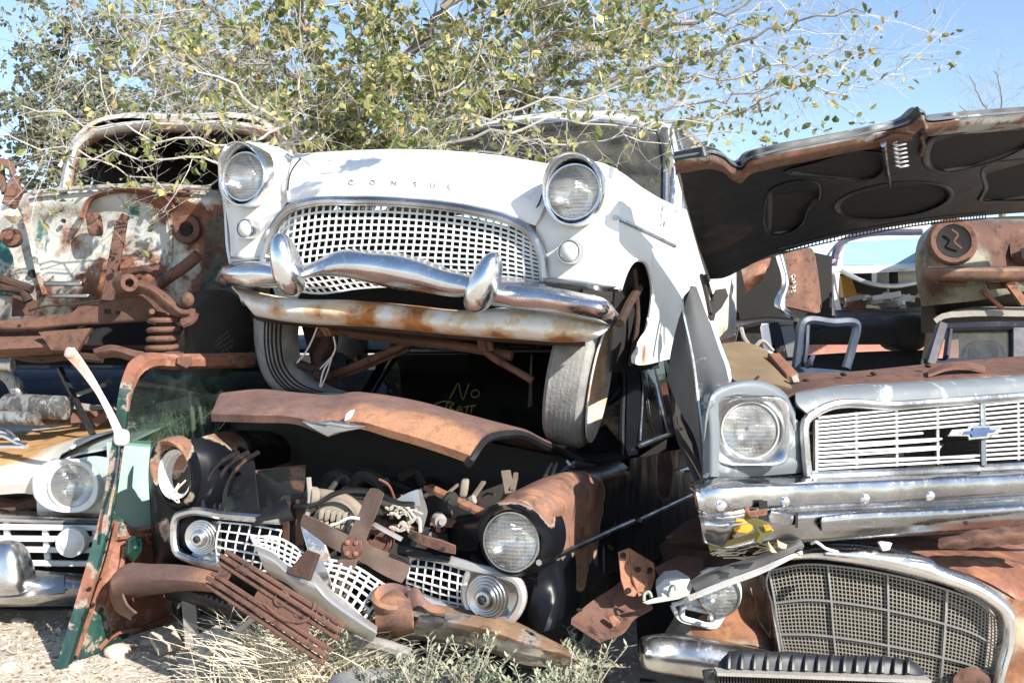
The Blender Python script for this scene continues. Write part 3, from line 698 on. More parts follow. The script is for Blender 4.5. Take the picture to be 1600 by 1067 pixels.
# right wing front
mb = MB()
mb.surf([Q([(874, 262, .20), (905, 250, .12), (940, 254, .10), (962, 264, .03)]),
         Q([(862, 275, .10), (900, 275, .03), (940, 285, .03), (966, 300, .03)]),
         Q([(848, 318, .02), (890, 322, -.01), (942, 322, .0), (967, 340, .03)]),
         Q([(838, 350, .0), (885, 355, -.015), (942, 367, -.01), (967, 385, .03)]),
         Q([(844, 392, .0), (885, 396, -.012), (942, 408, -.01), (968, 422, .03)]),
         Q([(847, 434, .0), (885, 438, -.01), (942, 447, -.01), (968, 452, .03)])], 26, 26, .008)
mb.build('wing', M['white'], car, blobs((845, 430, 4, .05, .5)))
def FL(lst, off=0): return [P(px, py, flank(px) + off + (e[0] if e else 0)) for px, py, *e in lst]
mb = MB()
cols = [[(962, 264), (966, 330), (967, 400), (967, 452)], [(974, 271), (975, 330), (974, 390), (973, 438)], [(985, 279), (985, 330), (985, 370), (984, 410)], [(998, 289), (998, 330), (998, 370), (998, 404)],
        [(1010, 297), (1010, 335), (1011, 380), (1013, 414)], [(1020, 303), (1020, 345), (1020, 400), (1020, 446)], [(1030, 309), (1029, 370), (1024, 440), (1013, 510)], [(1040, 314), (1040, 380), (1027, 470), (990, 557)],
        [(1062, 323), (1064, 390), (1058, 480), (1044, 561)], [(1092, 335), (1096, 400), (1094, 470), (1088, 545)], [(1130, 350), (1134, 410), (1134, 470), (1128, 530)], [(1152, 395), (1156, 430), (1158, 470), (1152, 515)], [(1166, 440), (1167, 455), (1166, 470), (1160, 490)]]
mb.sheet(grid([FL(c) for c in cols], 14, 44, lin_v=False), .01)
o = mb.build('wing_flank', M['white'], car, blobs((992, 552, 4.3, .12, .7), (1150, 490, 6, .3, .3)))
mb = MB().tube(FL([(968, 452), (975, 430), (985, 411), (998, 405), (1011, 414), (1019, 446), (1013, 510), (990, 556)], -.006), .010, 6)
mb.build('arch_lip', M['white'], o)
mb = MB()
mb.surf([FL([(966, 395, .25), (1000, 385, .12), (1030, 400, .02)]), FL([(960, 470, .4), (995, 470, .3), (1022, 470, .12)]), FL([(955, 580, .4), (990, 580, .3), (1030, 575, .1)])], 10, 10, .01)
mb.build('wheel_well', M['void'], car)  # black colour stands for the shade inside the arch
MB().tube(FL([(968, 505, .15), (985, 470, .2), (998, 450, .2)]), .02, 8).tube(FL([(990, 420, .2), (996, 500, .18), (985, 570, .2)]), .012, 8).build('suspension_strut', M['rust_dark'], car)
# trim strip and ledges
mb = MB().tube(FL([(962, 339), (1000, 357), (1055, 384)], -.012), .0085, 6, up=(0, 0, 1)); mb.build('side_trim', M['chrome_old'], car)
mb = MB()
mb.surf([Q([(848, 432), (890, 436), (930, 441), (966, 444, .08)], -.01), Q([(848, 436), (890, 440), (930, 445), (967, 448, .08)], -.05), Q([(848, 444), (890, 449), (930, 454), (966, 456, .08)], -.035)], 20, 8, .006)
mb.surf([Q([(360, 400), (390, 401), (420, 398)], -.0), Q([(359, 405), (390, 406), (422, 402)], -.04), Q([(361, 411), (390, 412), (422, 408)], -.02)], 12, 8, .006)
mb.build('sill_moulding', M['chrome_old'], car)
# grille
mb = MB()
path = Q([(412, 408), (420, 375), (434, 345), (452, 326), (478, 317), (560, 313), (640, 316), (740, 329), (800, 345), (832, 366), (846, 398), (850, 440)], -.02)
mb.tube(path, .020, 8, 70)
mb.tube([p + Vector((0, -.012, -.018)) for p in path], .006, 6, 70)
gs = mb.build('grille_surround', M['chrome_old'], car, blobs((460, 325, 4.3, .1, .3)))
mb = MB()
GR = [Q([(440, 352), (452, 334), (480, 324), (560, 320), (640, 323), (740, 336), (800, 352), (840, 374)], .0), Q([(428, 388), (470, 372), (560, 368), (640, 369), (740, 380), (800, 390), (842, 404)], .0), Q([(420, 430), (470, 425), (560, 420), (640, 422), (740, 427), (800, 431), (846, 438)], .01), Q([(450, 452), (500, 458), (560, 450), (640, 446), (740, 446), (800, 446), (846, 450)], .03)]
mb.gridbars(GR, 37, 14, .0086, .010, 70, 24)
mb.build('grille_mesh', M['whitemetal'], car)
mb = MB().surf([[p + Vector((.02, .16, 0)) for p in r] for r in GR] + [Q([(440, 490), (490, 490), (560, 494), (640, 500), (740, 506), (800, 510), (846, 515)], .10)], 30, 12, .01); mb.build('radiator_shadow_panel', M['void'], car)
mb = MB().tube(Q([(827, 341), (842, 318), (852, 292), (866, 272), (884, 256)], -.012), .0035, 5); mb.build('panel_gap', M['dark'], car)
mb = MB().tube(Q([(451, 316), (450, 295), (455, 268), (470, 247)], -.010), .0035, 5); mb.build('panel_gap', M['dark'], car)
# lamps
for px, py, k in [(383, 276, 4.45), (897, 300, 3.9)]:
    c = P(px, py, k - .05); up = Vector((0, -.10, 1))
    ax = (CA + Vector((0, 0, .02))).normalized()
    o = lamp(car, c, ax, .098, ring='chrome', up=up)
    mb = MB(); n = 48; u = Vector((0, 0, 1)); w = ax.cross(u)
    loops = []
    for r_, h, lift, brow in [(.103, -.004, 0, 0), (.105, .010, 0, .0), (.110, .026, .004, .03), (.115, .028, .006, .045), (.119, .012, .006, .035), (.120, -.03, .006, .01), (.114, -.10, .004, 0)]:
        loops.append([c + u * (math.sin(2*math.pi*i/n) * r_ * 1.14 + lift) + w * math.cos(2*math.pi*i/n) * r_ + ax * (h + brow * max(0, math.sin(2*math.pi*i/n)) ** 1.0) for i in range(n)])
    mb.sheet(grid(loops, n, 22, closed_u=True), 0, True)
    b_ = mb.build('bezel', M['chrome'], o)
    mb = MB(); mb.lathe(c + Vector((0, 0, .006)), ax, [(.116, -.02), (.124, -.07), (.130, -.16), (.13, -.4), (.10, -.6)], 40); mb.build('lamp_pod', M['white'], car)
for px, py, k, r_ in [(384, 357, 4.43, .038), (890, 393, 3.9, .041)]:
    c = P(px, py, k - .035)
    o = lamp(car, c, CA, r_, ring='chrome', name='indicator_lamp', glass='lens_small', dome=.5)
# bumper
mb = MB()
def bump(rows, nu=40, nv=20): mb.surf(rows, nu, nv, .008)
bump([Q([(340, 432, .18), (352, 414, .06), (380, 407, .0), (440, 410, -.05)], .0), Q([(337, 436, .12), (350, 418, -.02), (382, 412, -.09), (440, 415, -.13)]), Q([(338, 440, .1), (350, 430, -.06), (384, 428, -.13), (440, 430, -.16)]), Q([(342, 445, .12), (354, 443, -.03), (386, 444, -.10), (440, 444, -.12)]), Q([(345, 448, .2), (358, 449, .05), (388, 449, .0), (440, 450, -.03)])])
bump([Q([(458, 424), (490, 408), (525, 392), (580, 390), (640, 397), (690, 414), (745, 432)], -.10), Q([(456, 428), (488, 413), (522, 400), (580, 400), (640, 408), (690, 426), (745, 440)], -.185), Q([(456, 434), (488, 425), (522, 418), (580, 421), (640, 431), (690, 445), (745, 452)], -.20), Q([(457, 439), (490, 432), (525, 430), (580, 438), (640, 449), (690, 460), (745, 462)], -.15), Q([(459, 441), (492, 434), (528, 433), (580, 443), (640, 454), (690, 463), (745, 464)], -.06)], 60)
bump([Q([(768, 432), (810, 436), (850, 445), (900, 453), (940, 464, .03), (960, 482, .10)], -.06), Q([(768, 440), (810, 444), (850, 450), (900, 458), (945, 468, .04), (965, 488, .16)], -.15), Q([(768, 455), (810, 461), (850, 466), (900, 473), (945, 484, .03), (966, 496, .15)], -.19), Q([(768, 472), (810, 478), (850, 482), (900, 489), (942, 500, .03), (963, 504, .12)], -.15), Q([(768, 478), (810, 484), (850, 488), (900, 495), (940, 505, .04), (960, 508, .14)], -.06)])
mb.v = [p + Vector((0, .012, .010)) * mnoise.noise(p * 6) for p in mb.v]
mb.build('bumper', M['chrome'], car, blobs((950, 495, 3.75, .10, .35), (570, 405, 4, .05, .3), (345, 446, 4.4, .06, .4)))
for px, py, Y, wx, hz, lean in [(448, 413, yc(448) - .22, .056, .128, -.02), (757, 441, yc(757) - .23, .058, .112, .035)]:
    c = P(px, py, Y); mb = MB()
    mb.blob(c, (wx, -.02, 0), (.02, .085, 0), (lean, -.02, hz), 28, 18, 2.2, .16)
    mb.build('overrider', M['chrome'], car)
# apron
mb = MB()
mb.surf([Q([(362, 446), (400, 455), (462, 466), (540, 468), (640, 476), (720, 484), (800, 480), (880, 484), (955, 500, .05)], .03),
         Q([(372, 458), (410, 467), (466, 473), (540, 475), (640, 483), (720, 491), (800, 492), (880, 500), (950, 512, .04)], -.05),
         Q([(384, 475), (424, 484), (474, 487), (545, 490), (640, 498), (720, 507), (800, 510), (880, 517), (940, 522, .04)], -.075),
         Q([(395, 489), (436, 497), (480, 501), (550, 505), (640, 511), (720, 519), (800, 524), (880, 530), (925, 531, .05)], -.03),
         Q([(402, 494), (440, 501), (484, 506), (550, 509), (640, 516), (720, 524), (800, 529), (880, 534), (915, 534, .06)], .06)], 70, 22, .008)
mb.build('apron', M['white_rust'], car, blobs((490, 486, 4.2, .14, .42), (570, 488, 4.2, .16, .40), (650, 496, 4.15, .16, .40), (725, 505, 4.1, .13, .36), (880, 528, 3.9, .10, .40), (420, 490, 4.3, .08, .30), (780, 527, 4, .10, .3)))
# under side: floor, cross member, arms
mb = MB()
mb.surf([Q([(400, 492), (560, 506), (720, 520), (915, 532)], .08), Q([(430, 500), (560, 512), (720, 524), (905, 535)], .5), Q([(520, 480), (640, 485), (780, 492), (930, 500)], 1.5), Q([(640, 465), (760, 470), (900, 475), (1060, 480)], 3.6)], 20, 14, .02)
mb.build('floor_pan', M['rust_dark'], car)
mb = MB().tube(Q([(495, 520), (520, 516), (560, 522), (640, 532), (740, 544), (800, 556)], .35), .022, 8)
mb.tube(Q([(500, 590), (545, 575), (600, 552), (650, 530)], .45), .018, 8).tube(Q([(512, 596), (560, 578), (640, 545)], .5), .010, 8)
mb.build('cross_member', M['rust'], car)
MB().tube(Q([(748, 540), (770, 558), (800, 575), (832, 594)], .30), .016, 10).tube(Q([(752, 528), (757, 548)], .28), .022, 8).tube(Q([(764, 528), (768, 548)], .28), .014, 8).build('tie_rod', M['rust'], car)
mb = MB().tube(Q([(505, 505), (512, 530), (498, 560), (508, 590)], .4), .030, 8).tube(Q([(468, 568), (490, 575), (520, 565)], .35), .020, 8).blob(P(505, 585, 4.65), (.05, 0, 0), (0, .05, 0), (0, 0, .035))
mb.platepx([(470, 505), (530, 508), (525, 545), (515, 600), (490, 600), (485, 560)], yc, .03, .52)
mb.build('stub_axle', M['rust_dark'], car)
mb = MB()
for off in (0, 8):
    mb.tube(Q([(498, 508), (506 + off, 516), (512 + off * .6, 524)], .26), .009, 6)
mb.build('spring_clip', M['rust_orange'], car)
MB().tube(Q([(496, 510), (488, 530), (474, 555), (464, 566)], .28), .0045, 5).tube(Q([(521, 525), (524, 545), (519, 556), (505, 580), (500, 604)], .28), .0045, 5).tube(Q([(519, 556), (510, 585), (502, 604)], .27), .003, 5).tube(Q([(519, 556), (500, 576)], .27), .003, 5).build('hanging_wire', M['whitemetal'], car)
# wheels
def tyre_mb(c, ax, r, w, n=56, squash=None):
    prof = [(r*.66, -w*.42), (r*.80, -w*.52), (r*.93, -w*.5), (r*.99, -w*.40)]
    for k in range(7):
        h = -w*.36 + w*.72*k/6
        prof += [(r*1.0, h - .006), (r*1.0, h + .006), (r*.994, h + .005), (r*.994, h + .009)] if k < 6 else [(r*1.0, h)]
    prof += [(r*.99, w*.40), (r*.93, w*.5), (r*.80, w*.52), (r*.66, w*.42)]
    mb = MB(); mb.lathe(c, ax, prof, n)
    if squash: mb.v = [squash(p) for p in mb.v]
    return mb
c = P(903, 590, 4.40); ax = Vector((.96, -.24, -.17)).normalized()
o = tyre_mb(c, ax, .295, .165).build('tyre', M['rubber'], car, ang=25)
mb = MB().lathe(c, ax, [(.20, .075), (.195, .085), (.235, .100), (.262, .104), (.262, .098), (.24, .09)], 40); mb.build('white_wall', M['white_rust'], o, lambda p: .06)
mb = MB().lathe(c, ax, [(.02, .05), (.06, .055), (.075, .03), (.15, .02), (.17, .06), (.195, .085), (.2, .06), (.2, -.06)], 36)
mb.build('rim', M['white_rust'], o, lambda p: .12)
# flat tyre folded under the left side
mb = MB()
mb.surf([Q([(468, 502), (466, 530), (470, 556), (488, 582), (520, 604), (545, 612)], .42), Q([(452, 500), (450, 535), (454, 566), (474, 592), (510, 611), (540, 617)], .33), Q([(425, 498), (424, 540), (432, 578), (452, 603), (495, 616), (535, 620)], .24), Q([(404, 497), (404, 540), (413, 580), (430, 604), (470, 617), (520, 622)], .26), Q([(396, 497), (398, 540), (407, 578), (424, 606), (462, 622), (515, 628)], .38)], 40, 24, .02)
fl = mb.build('flat_tyre', M['rubber'], car)
mb = MB()
for k in range(5):
    u = .5 + k * .085
    g = grid([Q([(468, 502), (466, 530), (470, 556), (488, 582), (520, 604), (545, 612)], .42), Q([(452, 500), (450, 535), (454, 566), (474, 592), (510, 611), (540, 617)], .33), Q([(425, 498), (424, 540), (432, 578), (452, 603), (495, 616), (535, 620)], .24), Q([(404, 497), (404, 540), (413, 580), (430, 604), (470, 617), (520, 622)], .26)], 30, 24)
    mb.tube([p + Vector((0, -.004, 0)) for p in g[min(23, int(u * 23))][:26]], .005, 5, smooth=False)
mb.build('tread_groove', M['void'], fl)
# cabin
GB = Vector((.365, .931, 0)); GL = Vector((-.931, .365, 0))
def CB(t, s, z): return Vector((.385, 3.85, 0)) + GB * t + GL * s + Vector((0, 0, z))
def wsrow(t, z, s0, s1, bow, arc=0): return [CB(t - bow * (1 - (2*k/12 - 1) ** 2), s0 + (s1 - s0) * k / 12, z - arc * abs(2*k/12 - 1) ** 3) for k in range(13)]
WS = [wsrow(1.42, 1.93, .13, 1.75, .22), wsrow(1.60, 2.20, .17, 1.72, .20, .02), wsrow(1.80, 2.42, .24, 1.66, .17, .05), wsrow(1.90, 2.49, .28, 1.62, .15, .07)]
mb = MB().surf(WS, 30, 14, .006); mb.build('windscreen', M['glass'], car)
mb = MB(); per = WS[0] + [r[-1] for r in WS[1:-1]] + WS[-1][::-1] + [r[0] for r in WS[1:-1]][::-1]
g = grid(WS, 40, 14); per = g[0] + [r[-1] for r in g[1:]] + g[-1][::-1][1:] + [r[0] for r in g][::-1][1:]
mb.tube([p + Vector((-.004, -.012, 0)) for p in per], .014, 6, smooth=False); mb.build('windscreen_surround', M['chrome_old'], car)
mb = MB().surf([wsrow(1.90, 2.50, .27, 1.63, .15, .07), wsrow(1.98, 2.54, .28, 1.62, .15, .08), wsrow(2.3, 2.58, .25, 1.65, .1, .09), wsrow(3.0, 2.58, .24, 1.66, 0, .09), wsrow(3.5, 2.48, .28, 1.62, -.1, .08), wsrow(3.9, 2.2, .25, 1.65, -.15), wsrow(4.1, 2.0, .2, 1.7, -.15)], 30, 30, .02)
mb.build('roof', M['white'], car)
mb = MB(); o_ = .02
mb.surf([[CB(1.44, .10, 1.9), CB(1.64, .15, 2.20), CB(1.86, .23, 2.41), CB(1.98, .25, 2.47)], [CB(1.52, .08, 1.9), CB(1.71, .13, 2.20), CB(1.92, .21, 2.41), CB(2.02, .24, 2.48)]], 10, 4, .03)
mb.v = [p + Vector((.01, -.03, 0)) for p in mb.v]; mb.build('windscreen_pillar', M['white'], car)
mb = MB().surf([[CB(2.62, .09, 1.9), CB(2.62, .14, 2.2), CB(2.62, .22, 2.49)], [CB(2.70, .09, 1.9), CB(2.70, .14, 2.2), CB(2.70, .22, 2.49)]], 8, 4, .03).surf([[CB(3.4, .09, 1.9), CB(3.36, .14, 2.2), CB(3.2, .22, 2.46)], [CB(4.0, .09, 1.9), CB(3.8, .14, 2.2), CB(3.5, .22, 2.46)]], 8, 4, .03)
mb.build('door_pillar', M['white'], car)
mb = MB().tube([CB(1.40, .10, 1.90), CB(1.62, .13, 2.18), CB(1.84, .2, 2.40), CB(2.0, .22, 2.47), CB(2.6, .2, 2.50), CB(3.2, .22, 2.47)], .012, 6).tube([CB(1.56, .07, 1.92), CB(1.74, .12, 2.18), CB(1.96, .2, 2.42)], .010, 6).tube([CB(1.86, .06, 1.92), CB(1.93, .12, 2.2), CB(1.98, .19, 2.42)], .010, 6)
mb.tube([CB(1.0, .0, 1.86), CB(1.6, .04, 1.9), CB(2.6, .05, 1.9), CB(4.0, .06, 1.86)], .012, 6)
mb.build('drip_rail', M['chrome'], car)
mb = MB().surf([[CB(1.56, .07, 1.92), CB(1.74, .12, 2.18), CB(1.96, .2, 2.42)], [CB(1.86, .06, 1.92), CB(1.93, .12, 2.2), CB(1.98, .2, 2.42)]], 8, 6, .005); mb.build('quarter_light', M['glass'], car)
mb = MB().surf([[CB(.85, .02, 1.84), CB(.85, .5, 1.95), CB(.85, 1.0, 1.95), CB(.85, 1.75, 1.84)], [CB(1.45, .06, 1.90), CB(1.30, .5, 1.95), CB(1.30, 1.2, 1.95), CB(1.45, 1.78, 1.9)]], 12, 4, .02).surf([[CB(1.45, .06, 1.90), CB(1.6, .4, 1.85), CB(1.6, 1.0, 1.85), CB(1.45, 1.42, 1.9)], [CB(1.7, .1, 1.5), CB(1.8, .4, 1.6), CB(1.8, 1.0, 1.6), CB(1.7, 1.4, 1.5)]], 10, 4, .02)
mb.surf([[CB(3.0, .06, 1.90), CB(3.0, .7, 1.95), CB(3.0, 1.42, 1.9)], [CB(4.6, .1, 1.85), CB(4.6, .7, 1.95), CB(4.6, 1.4, 1.85)]], 10, 6, .02)
mb.build('scuttle', M['white'], car)
MB().blob(CB(2.5, .75, 1.75), (.6, .2, 0), (-.1, .1, 0), (0, 0, .35), 20, 12, 4).build('seat', M['dark'], car)
MB().tube([CB(1.75, .45 + .19 * math.cos(a * .3), 1.98 + .17 * math.sin(a * .3)) + Vector((0, .1 * math.sin(a * .3), 0)) for a in range(22)], .012, 6, smooth=False).build('steering_wheel', M['whitemetal'], car)
# ------------------------------------------------------------------ black wagon under the white car
yb = dep(268, 4.0, 800, 3.5)
BA = Vector((-.352, -.937, 0))
def flb(px, inset=0.0):
    k = (px - 800) / 1600; x0 = .11 - .937 * inset; y0 = 3.46 + .352 * inset
    return y0 + .937 * ((k * y0 - x0) / (.352 - .937 * k))
car = thing('black_wagon', 'black station wagon with rusted wings and torn open front at the bottom of the pile', 'car', (0, 4.8, 0))
def B(lst, off=0): return pts(lst, yb, off)
def FB(lst, off=0): return [P(e[0], e[1], flb(e[0]) + off + (e[2] if len(e) > 2 else 0)) for e in lst]
# --- right wing (viewer's right)
wf = blobs((880, 765, 3.7, .30, 1.0), (925, 775, 3.8, .26, .95), (885, 800, 3.6, .20, .8), (820, 782, 3.6, .2, .6), (940, 815, 3.95, .26, .85), (948, 775, 4.0, .2, .6), (925, 895, 3.85, .11, .75), (945, 905, 3.9, .06, .4), (1055, 730, 5.2, .25, .9), (1070, 750, 5.3, .2, .6), (850, 815, 3.5, .12, .7))
mb = MB()
rows = [  # each column: inner edge, crest, shoulder, crease, lower side, bottom
 [B([(756, 812)], .10)[0], B([(778, 790)], -.02)[0], B([(806, 782)], -.05)[0], B([(836, 796)], -.03)[0], B([(852, 826)], .0)[0], B([(852, 862)], .02)[0], B([(838, 905)], .03)[0], B([(826, 950)], .04)[0], B([(822, 985)], .05)[0]],
 [B([(772, 792)], .16)[0], B([(792, 776)], .09)[0], B([(825, 772)], .04)[0], FB([(855, 790)])[0], FB([(868, 826)])[0], FB([(868, 862)])[0], FB([(862, 905)])[0], FB([(856, 950)], -.01)[0], FB([(850, 985)])[0]],
 [B([(800, 770)], .35)[0], B([(828, 757)], .28)[0], B([(858, 757)], .24)[0], FB([(886, 776)])[0], FB([(895, 815)])[0], FB([(895, 852)], .01)[0], FB([(893, 900)])[0], FB([(890, 935)])[0], FB([(886, 962)])[0]],
 [B([(850, 746)], .65)[0], B([(872, 738)], .58)[0], B([(898, 740)], .54)[0], FB([(918, 758)])[0], FB([(924, 802)])[0], FB([(924, 842)], .01)[0], FB([(922, 885)])[0], FB([(918, 915)])[0], FB([(915, 935)])[0]],
 [B([(893, 733)], 1.0)[0], B([(912, 727)], .95)[0], B([(932, 729)], .92)[0], FB([(948, 746)])[0], FB([(954, 790)])[0], FB([(954, 828)], .01)[0], FB([(952, 868)])[0], FB([(950, 885)])[0], FB([(948, 900)])[0]],
 [B([(930, 722)], 1.35)[0], B([(950, 719)], 1.3)[0], B([(970, 720)], 1.25)[0], FB([(985, 735)])[0], FB([(990, 772)])[0], FB([(990, 812)], .01)[0], FB([(988, 848)])[0], FB([(986, 866)])[0], FB([(985, 880)])[0]]]
mb.sheet(grid(rows, 34, 40), .008)
wing = mb.build('wing', M['black'], car, wf)
mb = MB()   # doors and rear flank
rows = [[FB([(985, 716)], -.02)[0]] + FB([(984, 735), (990, 772), (990, 812, .01), (988, 848), (985, 890)]), FB([(1010, 712), (1012, 726), (1016, 760), (1016, 800, .01), (1014, 832), (1012, 880)]), FB([(1040, 706), (1043, 720), (1046, 750), (1046, 786, .01), (1045, 816), (1042, 860)]), FB([(1070, 700), (1074, 712), (1076, 740), (1076, 772, .01), (1075, 800), (1072, 835)]), FB([(1096, 694), (1100, 706), (1102, 730), (1102, 760, .01), (1101, 785), (1098, 815)])]
mb.sheet(grid(rows, 26, 24), .008); door = mb.build('door', M['black'], car, wf)
MB().tube(FB([(1062, 737), (1080, 731)], -.03), .012, 6).blob(FB([(1070, 735)], -.02)[0], (.03, 0, 0), (0, .02, 0), (0, 0, .012)).build('handle', M['chrome'], door)
mb = MB().tube(FB([(842, 878), (866, 870), (895, 857), (924, 844), (954, 830), (990, 814)], -.012), .011, 6).tube(FB([(1000, 812), (1046, 790), (1084, 772)], -.012), .011, 6)
mb.build('side_trim', M['chrome_old'], car)
MB().surf([FB([(905, 905), (930, 890), (950, 870)], .02), FB([(905, 960), (930, 945), (950, 930)], .1)], 6, 4, .01).build('inner_sill', M['void'], car)
# headlamp ring + lamp right
c = P(800, 845, 3.46); ax = (BA + Vector((.02, 0, .04))).normalized()
lamp(car, c, ax, .093, ring='chrome_rust', up=(0, -.1, 1), bowl='reflector')
mb = MB(); n = 44; u = Vector((0, 0, 1)); w = ax.cross(u); loops = []
for r_, h, brow in [(.098, -.03, 0), (.100, .0, .01), (.112, .015, .04), (.120, .008, .05), (.126, -.012, .045), (.131, -.05, .02), (.134, -.11, .0), (.132, -.2, 0)]:
    loops.append([c + u * (math.sin(2*math.pi*i/n) * r_ * 1.04 + (.003 + brow * .1)) + w * math.cos(2*math.pi*i/n) * r_ + ax * (h + brow * max(-.2, math.sin(2*math.pi*i/n))) for i in range(n)])
mb.sheet(grid(loops, n, 20, closed_u=True), 0, True); mb.build('headlight_shroud', M['black'], car, blobs((805, 775, 3.5, .12, .85), (842, 800, 3.5, .10, .75), (762, 790, 3.5, .07, .5)))
# front lower right: black skin round the parking lamp
mb = MB()
mb.surf([B([(735, 866), (770, 885), (810, 900), (840, 905)], .02), B([(735, 900), (775, 930), (815, 930), (836, 935)], .06), B([(660, 945), (740, 975), (800, 975), (830, 985)], .08), B([(650, 985), (740, 1000), (800, 1005), (830, 1010)], .15)], 20, 12, .008)
mb.surf([B([(745, 860), (752, 820), (765, 790)], .06), B([(725, 850), (728, 820), (745, 800)], .16), B([(700, 850), (700, 825), (715, 805)], .3)], 10, 8, .008)
mb.build('front_skin', M['black'], car, blobs((790, 940, 3.6, .1, .2)))
# parking lamp right: chrome frame, stepped rings, grille quarter
def park(c, ax, r, name='parking_lamp'):
    mb = MB(); prof = []
    for k in range(5):
        rr = r * (1 - k * .125); prof += [(rr, k * .007), (rr - r * .03, k * .007 + .008), (rr - r * .085, k * .007 + .006)]
    prof += [(r * .36, .030), (r * .34, .05), (r * .22, .052), (r * .2, .035), (r * .05, .034)]
    mb.lathe(c, ax, prof, 40); o = mb.build(name, M['chrome_old'], car, ang=60)
    MB().lathe(Vector(c) + Vector(ax) * .036, ax, [(r * .17, 0), (r * .16, .012), (.001, .016)], 20).build('socket', M['dark'], o)
park(P(762, 931, 3.46), BA, .076); park(P(316, 838, 3.93), (BA + Vector((.25, 0, .0))).normalized(), .068)
mb = MB()
mb.tube(B([(640, 862), (690, 872), (740, 886), (785, 898), (810, 910), (816, 930), (808, 955), (795, 970)], -.02), .018, 8, 40)
mb.tube(B([(632, 925), (680, 945), (735, 962), (770, 972), (795, 970)], -.02), .020, 8, 40)
mb.tube(B([(735, 886), (725, 915), (728, 945), (742, 965)], -.02), .012, 8, 24)
mb.build('lamp_surround', M['alu'], car)
mb = MB().surf([B([(735, 885), (780, 900), (812, 915)], .02), B([(725, 925), (770, 932), (814, 930)], .05), B([(740, 965), (770, 972), (800, 968)], .02)], 12, 8, .006); mb.surf([B([(285, 805), (320, 806), (345, 812)], .0), B([(278, 838), (315, 840), (345, 842)], .03), B([(285, 868), (315, 874), (342, 880)], .0)], 12, 8, .006); mb.build('lamp_panel', M['alu'], car)
mb = MB().gridbars([B([(642, 872), (680, 874), (730, 888)], .0), B([(638, 895), (685, 906), (728, 915)], -.03), B([(634, 922), (680, 944), (730, 955)], .02)], 8, 7, .006, .006, 30, 12)
mb.build('grille_mesh', M['whitemetal'], car)
# left wing
wl = blobs((300, 690, 4.1, .20, .9), (340, 690, 4.2, .16, .6), (275, 690, 4.0, .12, .6), (246, 830, 4, .10, .30), (285, 860, 4, .05, .25), (240, 760, 4, .1, .3))
mb = MB()
mb.surf([B([(236, 690, .10), (232, 730, .10), (234, 790, .12), (238, 850, .12), (240, 890, .14)]),
         B([(250, 686, .0), (243, 740, .02), (246, 795, .02), (250, 850, .03), (250, 892, .05)]),
         B([(275, 683, -.03), (275, 690, .0), (280, 800, -.01), (278, 850, -.01), (276, 892, .02)]),
         B([(300, 686, .0), (308, 720, -.02), (306, 800, -.0), (300, 850, .0), (300, 892, .02)])], 30, 20, .008)
mb.surf([B([(300, 686, -.02), (309, 720, -.02), (308, 770, -.01), (300, 800, .0)]), B([(322, 680, .06), (334, 715, .04), (334, 760, .03), (318, 805, .03)]), B([(345, 674, .22), (362, 700, .2), (366, 730, .18), (350, 780, .14)]), B([(375, 672, .5), (395, 688, .48), (408, 706, .46), (405, 740, .45)]), B([(420, 672, .95), (440, 680, .92), (452, 694, .9), (455, 720, .9)])], 24, 24, .008)
mb.build('wing', M['black'], car, wl)
c = P(270, 741, 3.93); ax = (BA + Vector((.10, 0, .05))).normalized(); mb = MB(); n = 44; u = Vector((0, 0, 1)); w = ax.cross(u); loops = []
for r_, h, brow in [(.092, -.05, 0), (.100, -.012, .01), (.112, .010, .03), (.122, .010, .04), (.130, -.01, .03), (.136, -.05, .01)]:
    loops.append([c + u * math.sin(2*math.pi*i/n) * r_ * 1.10 + w * math.cos(2*math.pi*i/n) * r_ * .74 + ax * (h + brow * math.sin(2*math.pi*i/n)) for i in range(n)])
mb.sheet(grid(loops, n, 20, closed_u=True), 0, True); o = mb.build('headlight_shroud', M['black'], car, blobs((275, 688, 3.9, .13, .75), (242, 740, 3.9, .12, .5), (292, 790, 3.9, .1, .4)))
MB().lathe(c - ax * .03, ax, [(.098, .012), (.096, .02), (.092, .004), (.088, .004), (.084, -.012), (.080, -.012), (.076, -.035), (.07, -.05)], 36, sx=.75).build('lamp_ring', M['whitemetal'], o)
MB().lathe(c - ax * .085, ax, [(.078, 0), (.06, -.03), (.001, -.05)], 30, sx=.75).build('lamp_bowl', M['void'], o)
MB().tube([c + Vector((.03, -.02, -.03)), c + Vector((.01, -.04, -.08)), c + Vector((.04, -.05, -.1)), c + Vector((.02, -.02, -.06)), c + Vector((.05, 0, -.02))], .003, 5).build('loose_wire', M['straw'], o)
mb = MB().surf([B([(275, 800, .02), (290, 797), (340, 803), (440, 815)], -.02), B([(272, 820), (290, 830, .04), (340, 835, .05), (440, 835, .05)], -.01), B([(276, 870), (290, 878), (340, 888), (400, 895)], .01), B([(285, 895), (320, 905), (360, 915), (410, 930)], .08)], 24, 12, .008)
mb.build('front_skin', M['black'], car, blobs((330, 810, 4, .12, .3)))
mb = MB().tube(B([(392, 892), (340, 884), (295, 872), (277, 862), (272, 835), (276, 808), (296, 799), (350, 804), (440, 812)], -.03), .017, 8, 44); mb.build('lamp_surround', M['chrome_old'], car, lambda p: .06)
mb = MB().gridbars([B([(345, 815), (395, 820), (440, 828)], -.01), B([(338, 845), (390, 855), (430, 860)], -.03), B([(340, 876), (385, 886), (420, 892)], .0)], 7, 6, .0055, .006, 30, 12); mb.build('grille_mesh', M['whitemetal'], car)
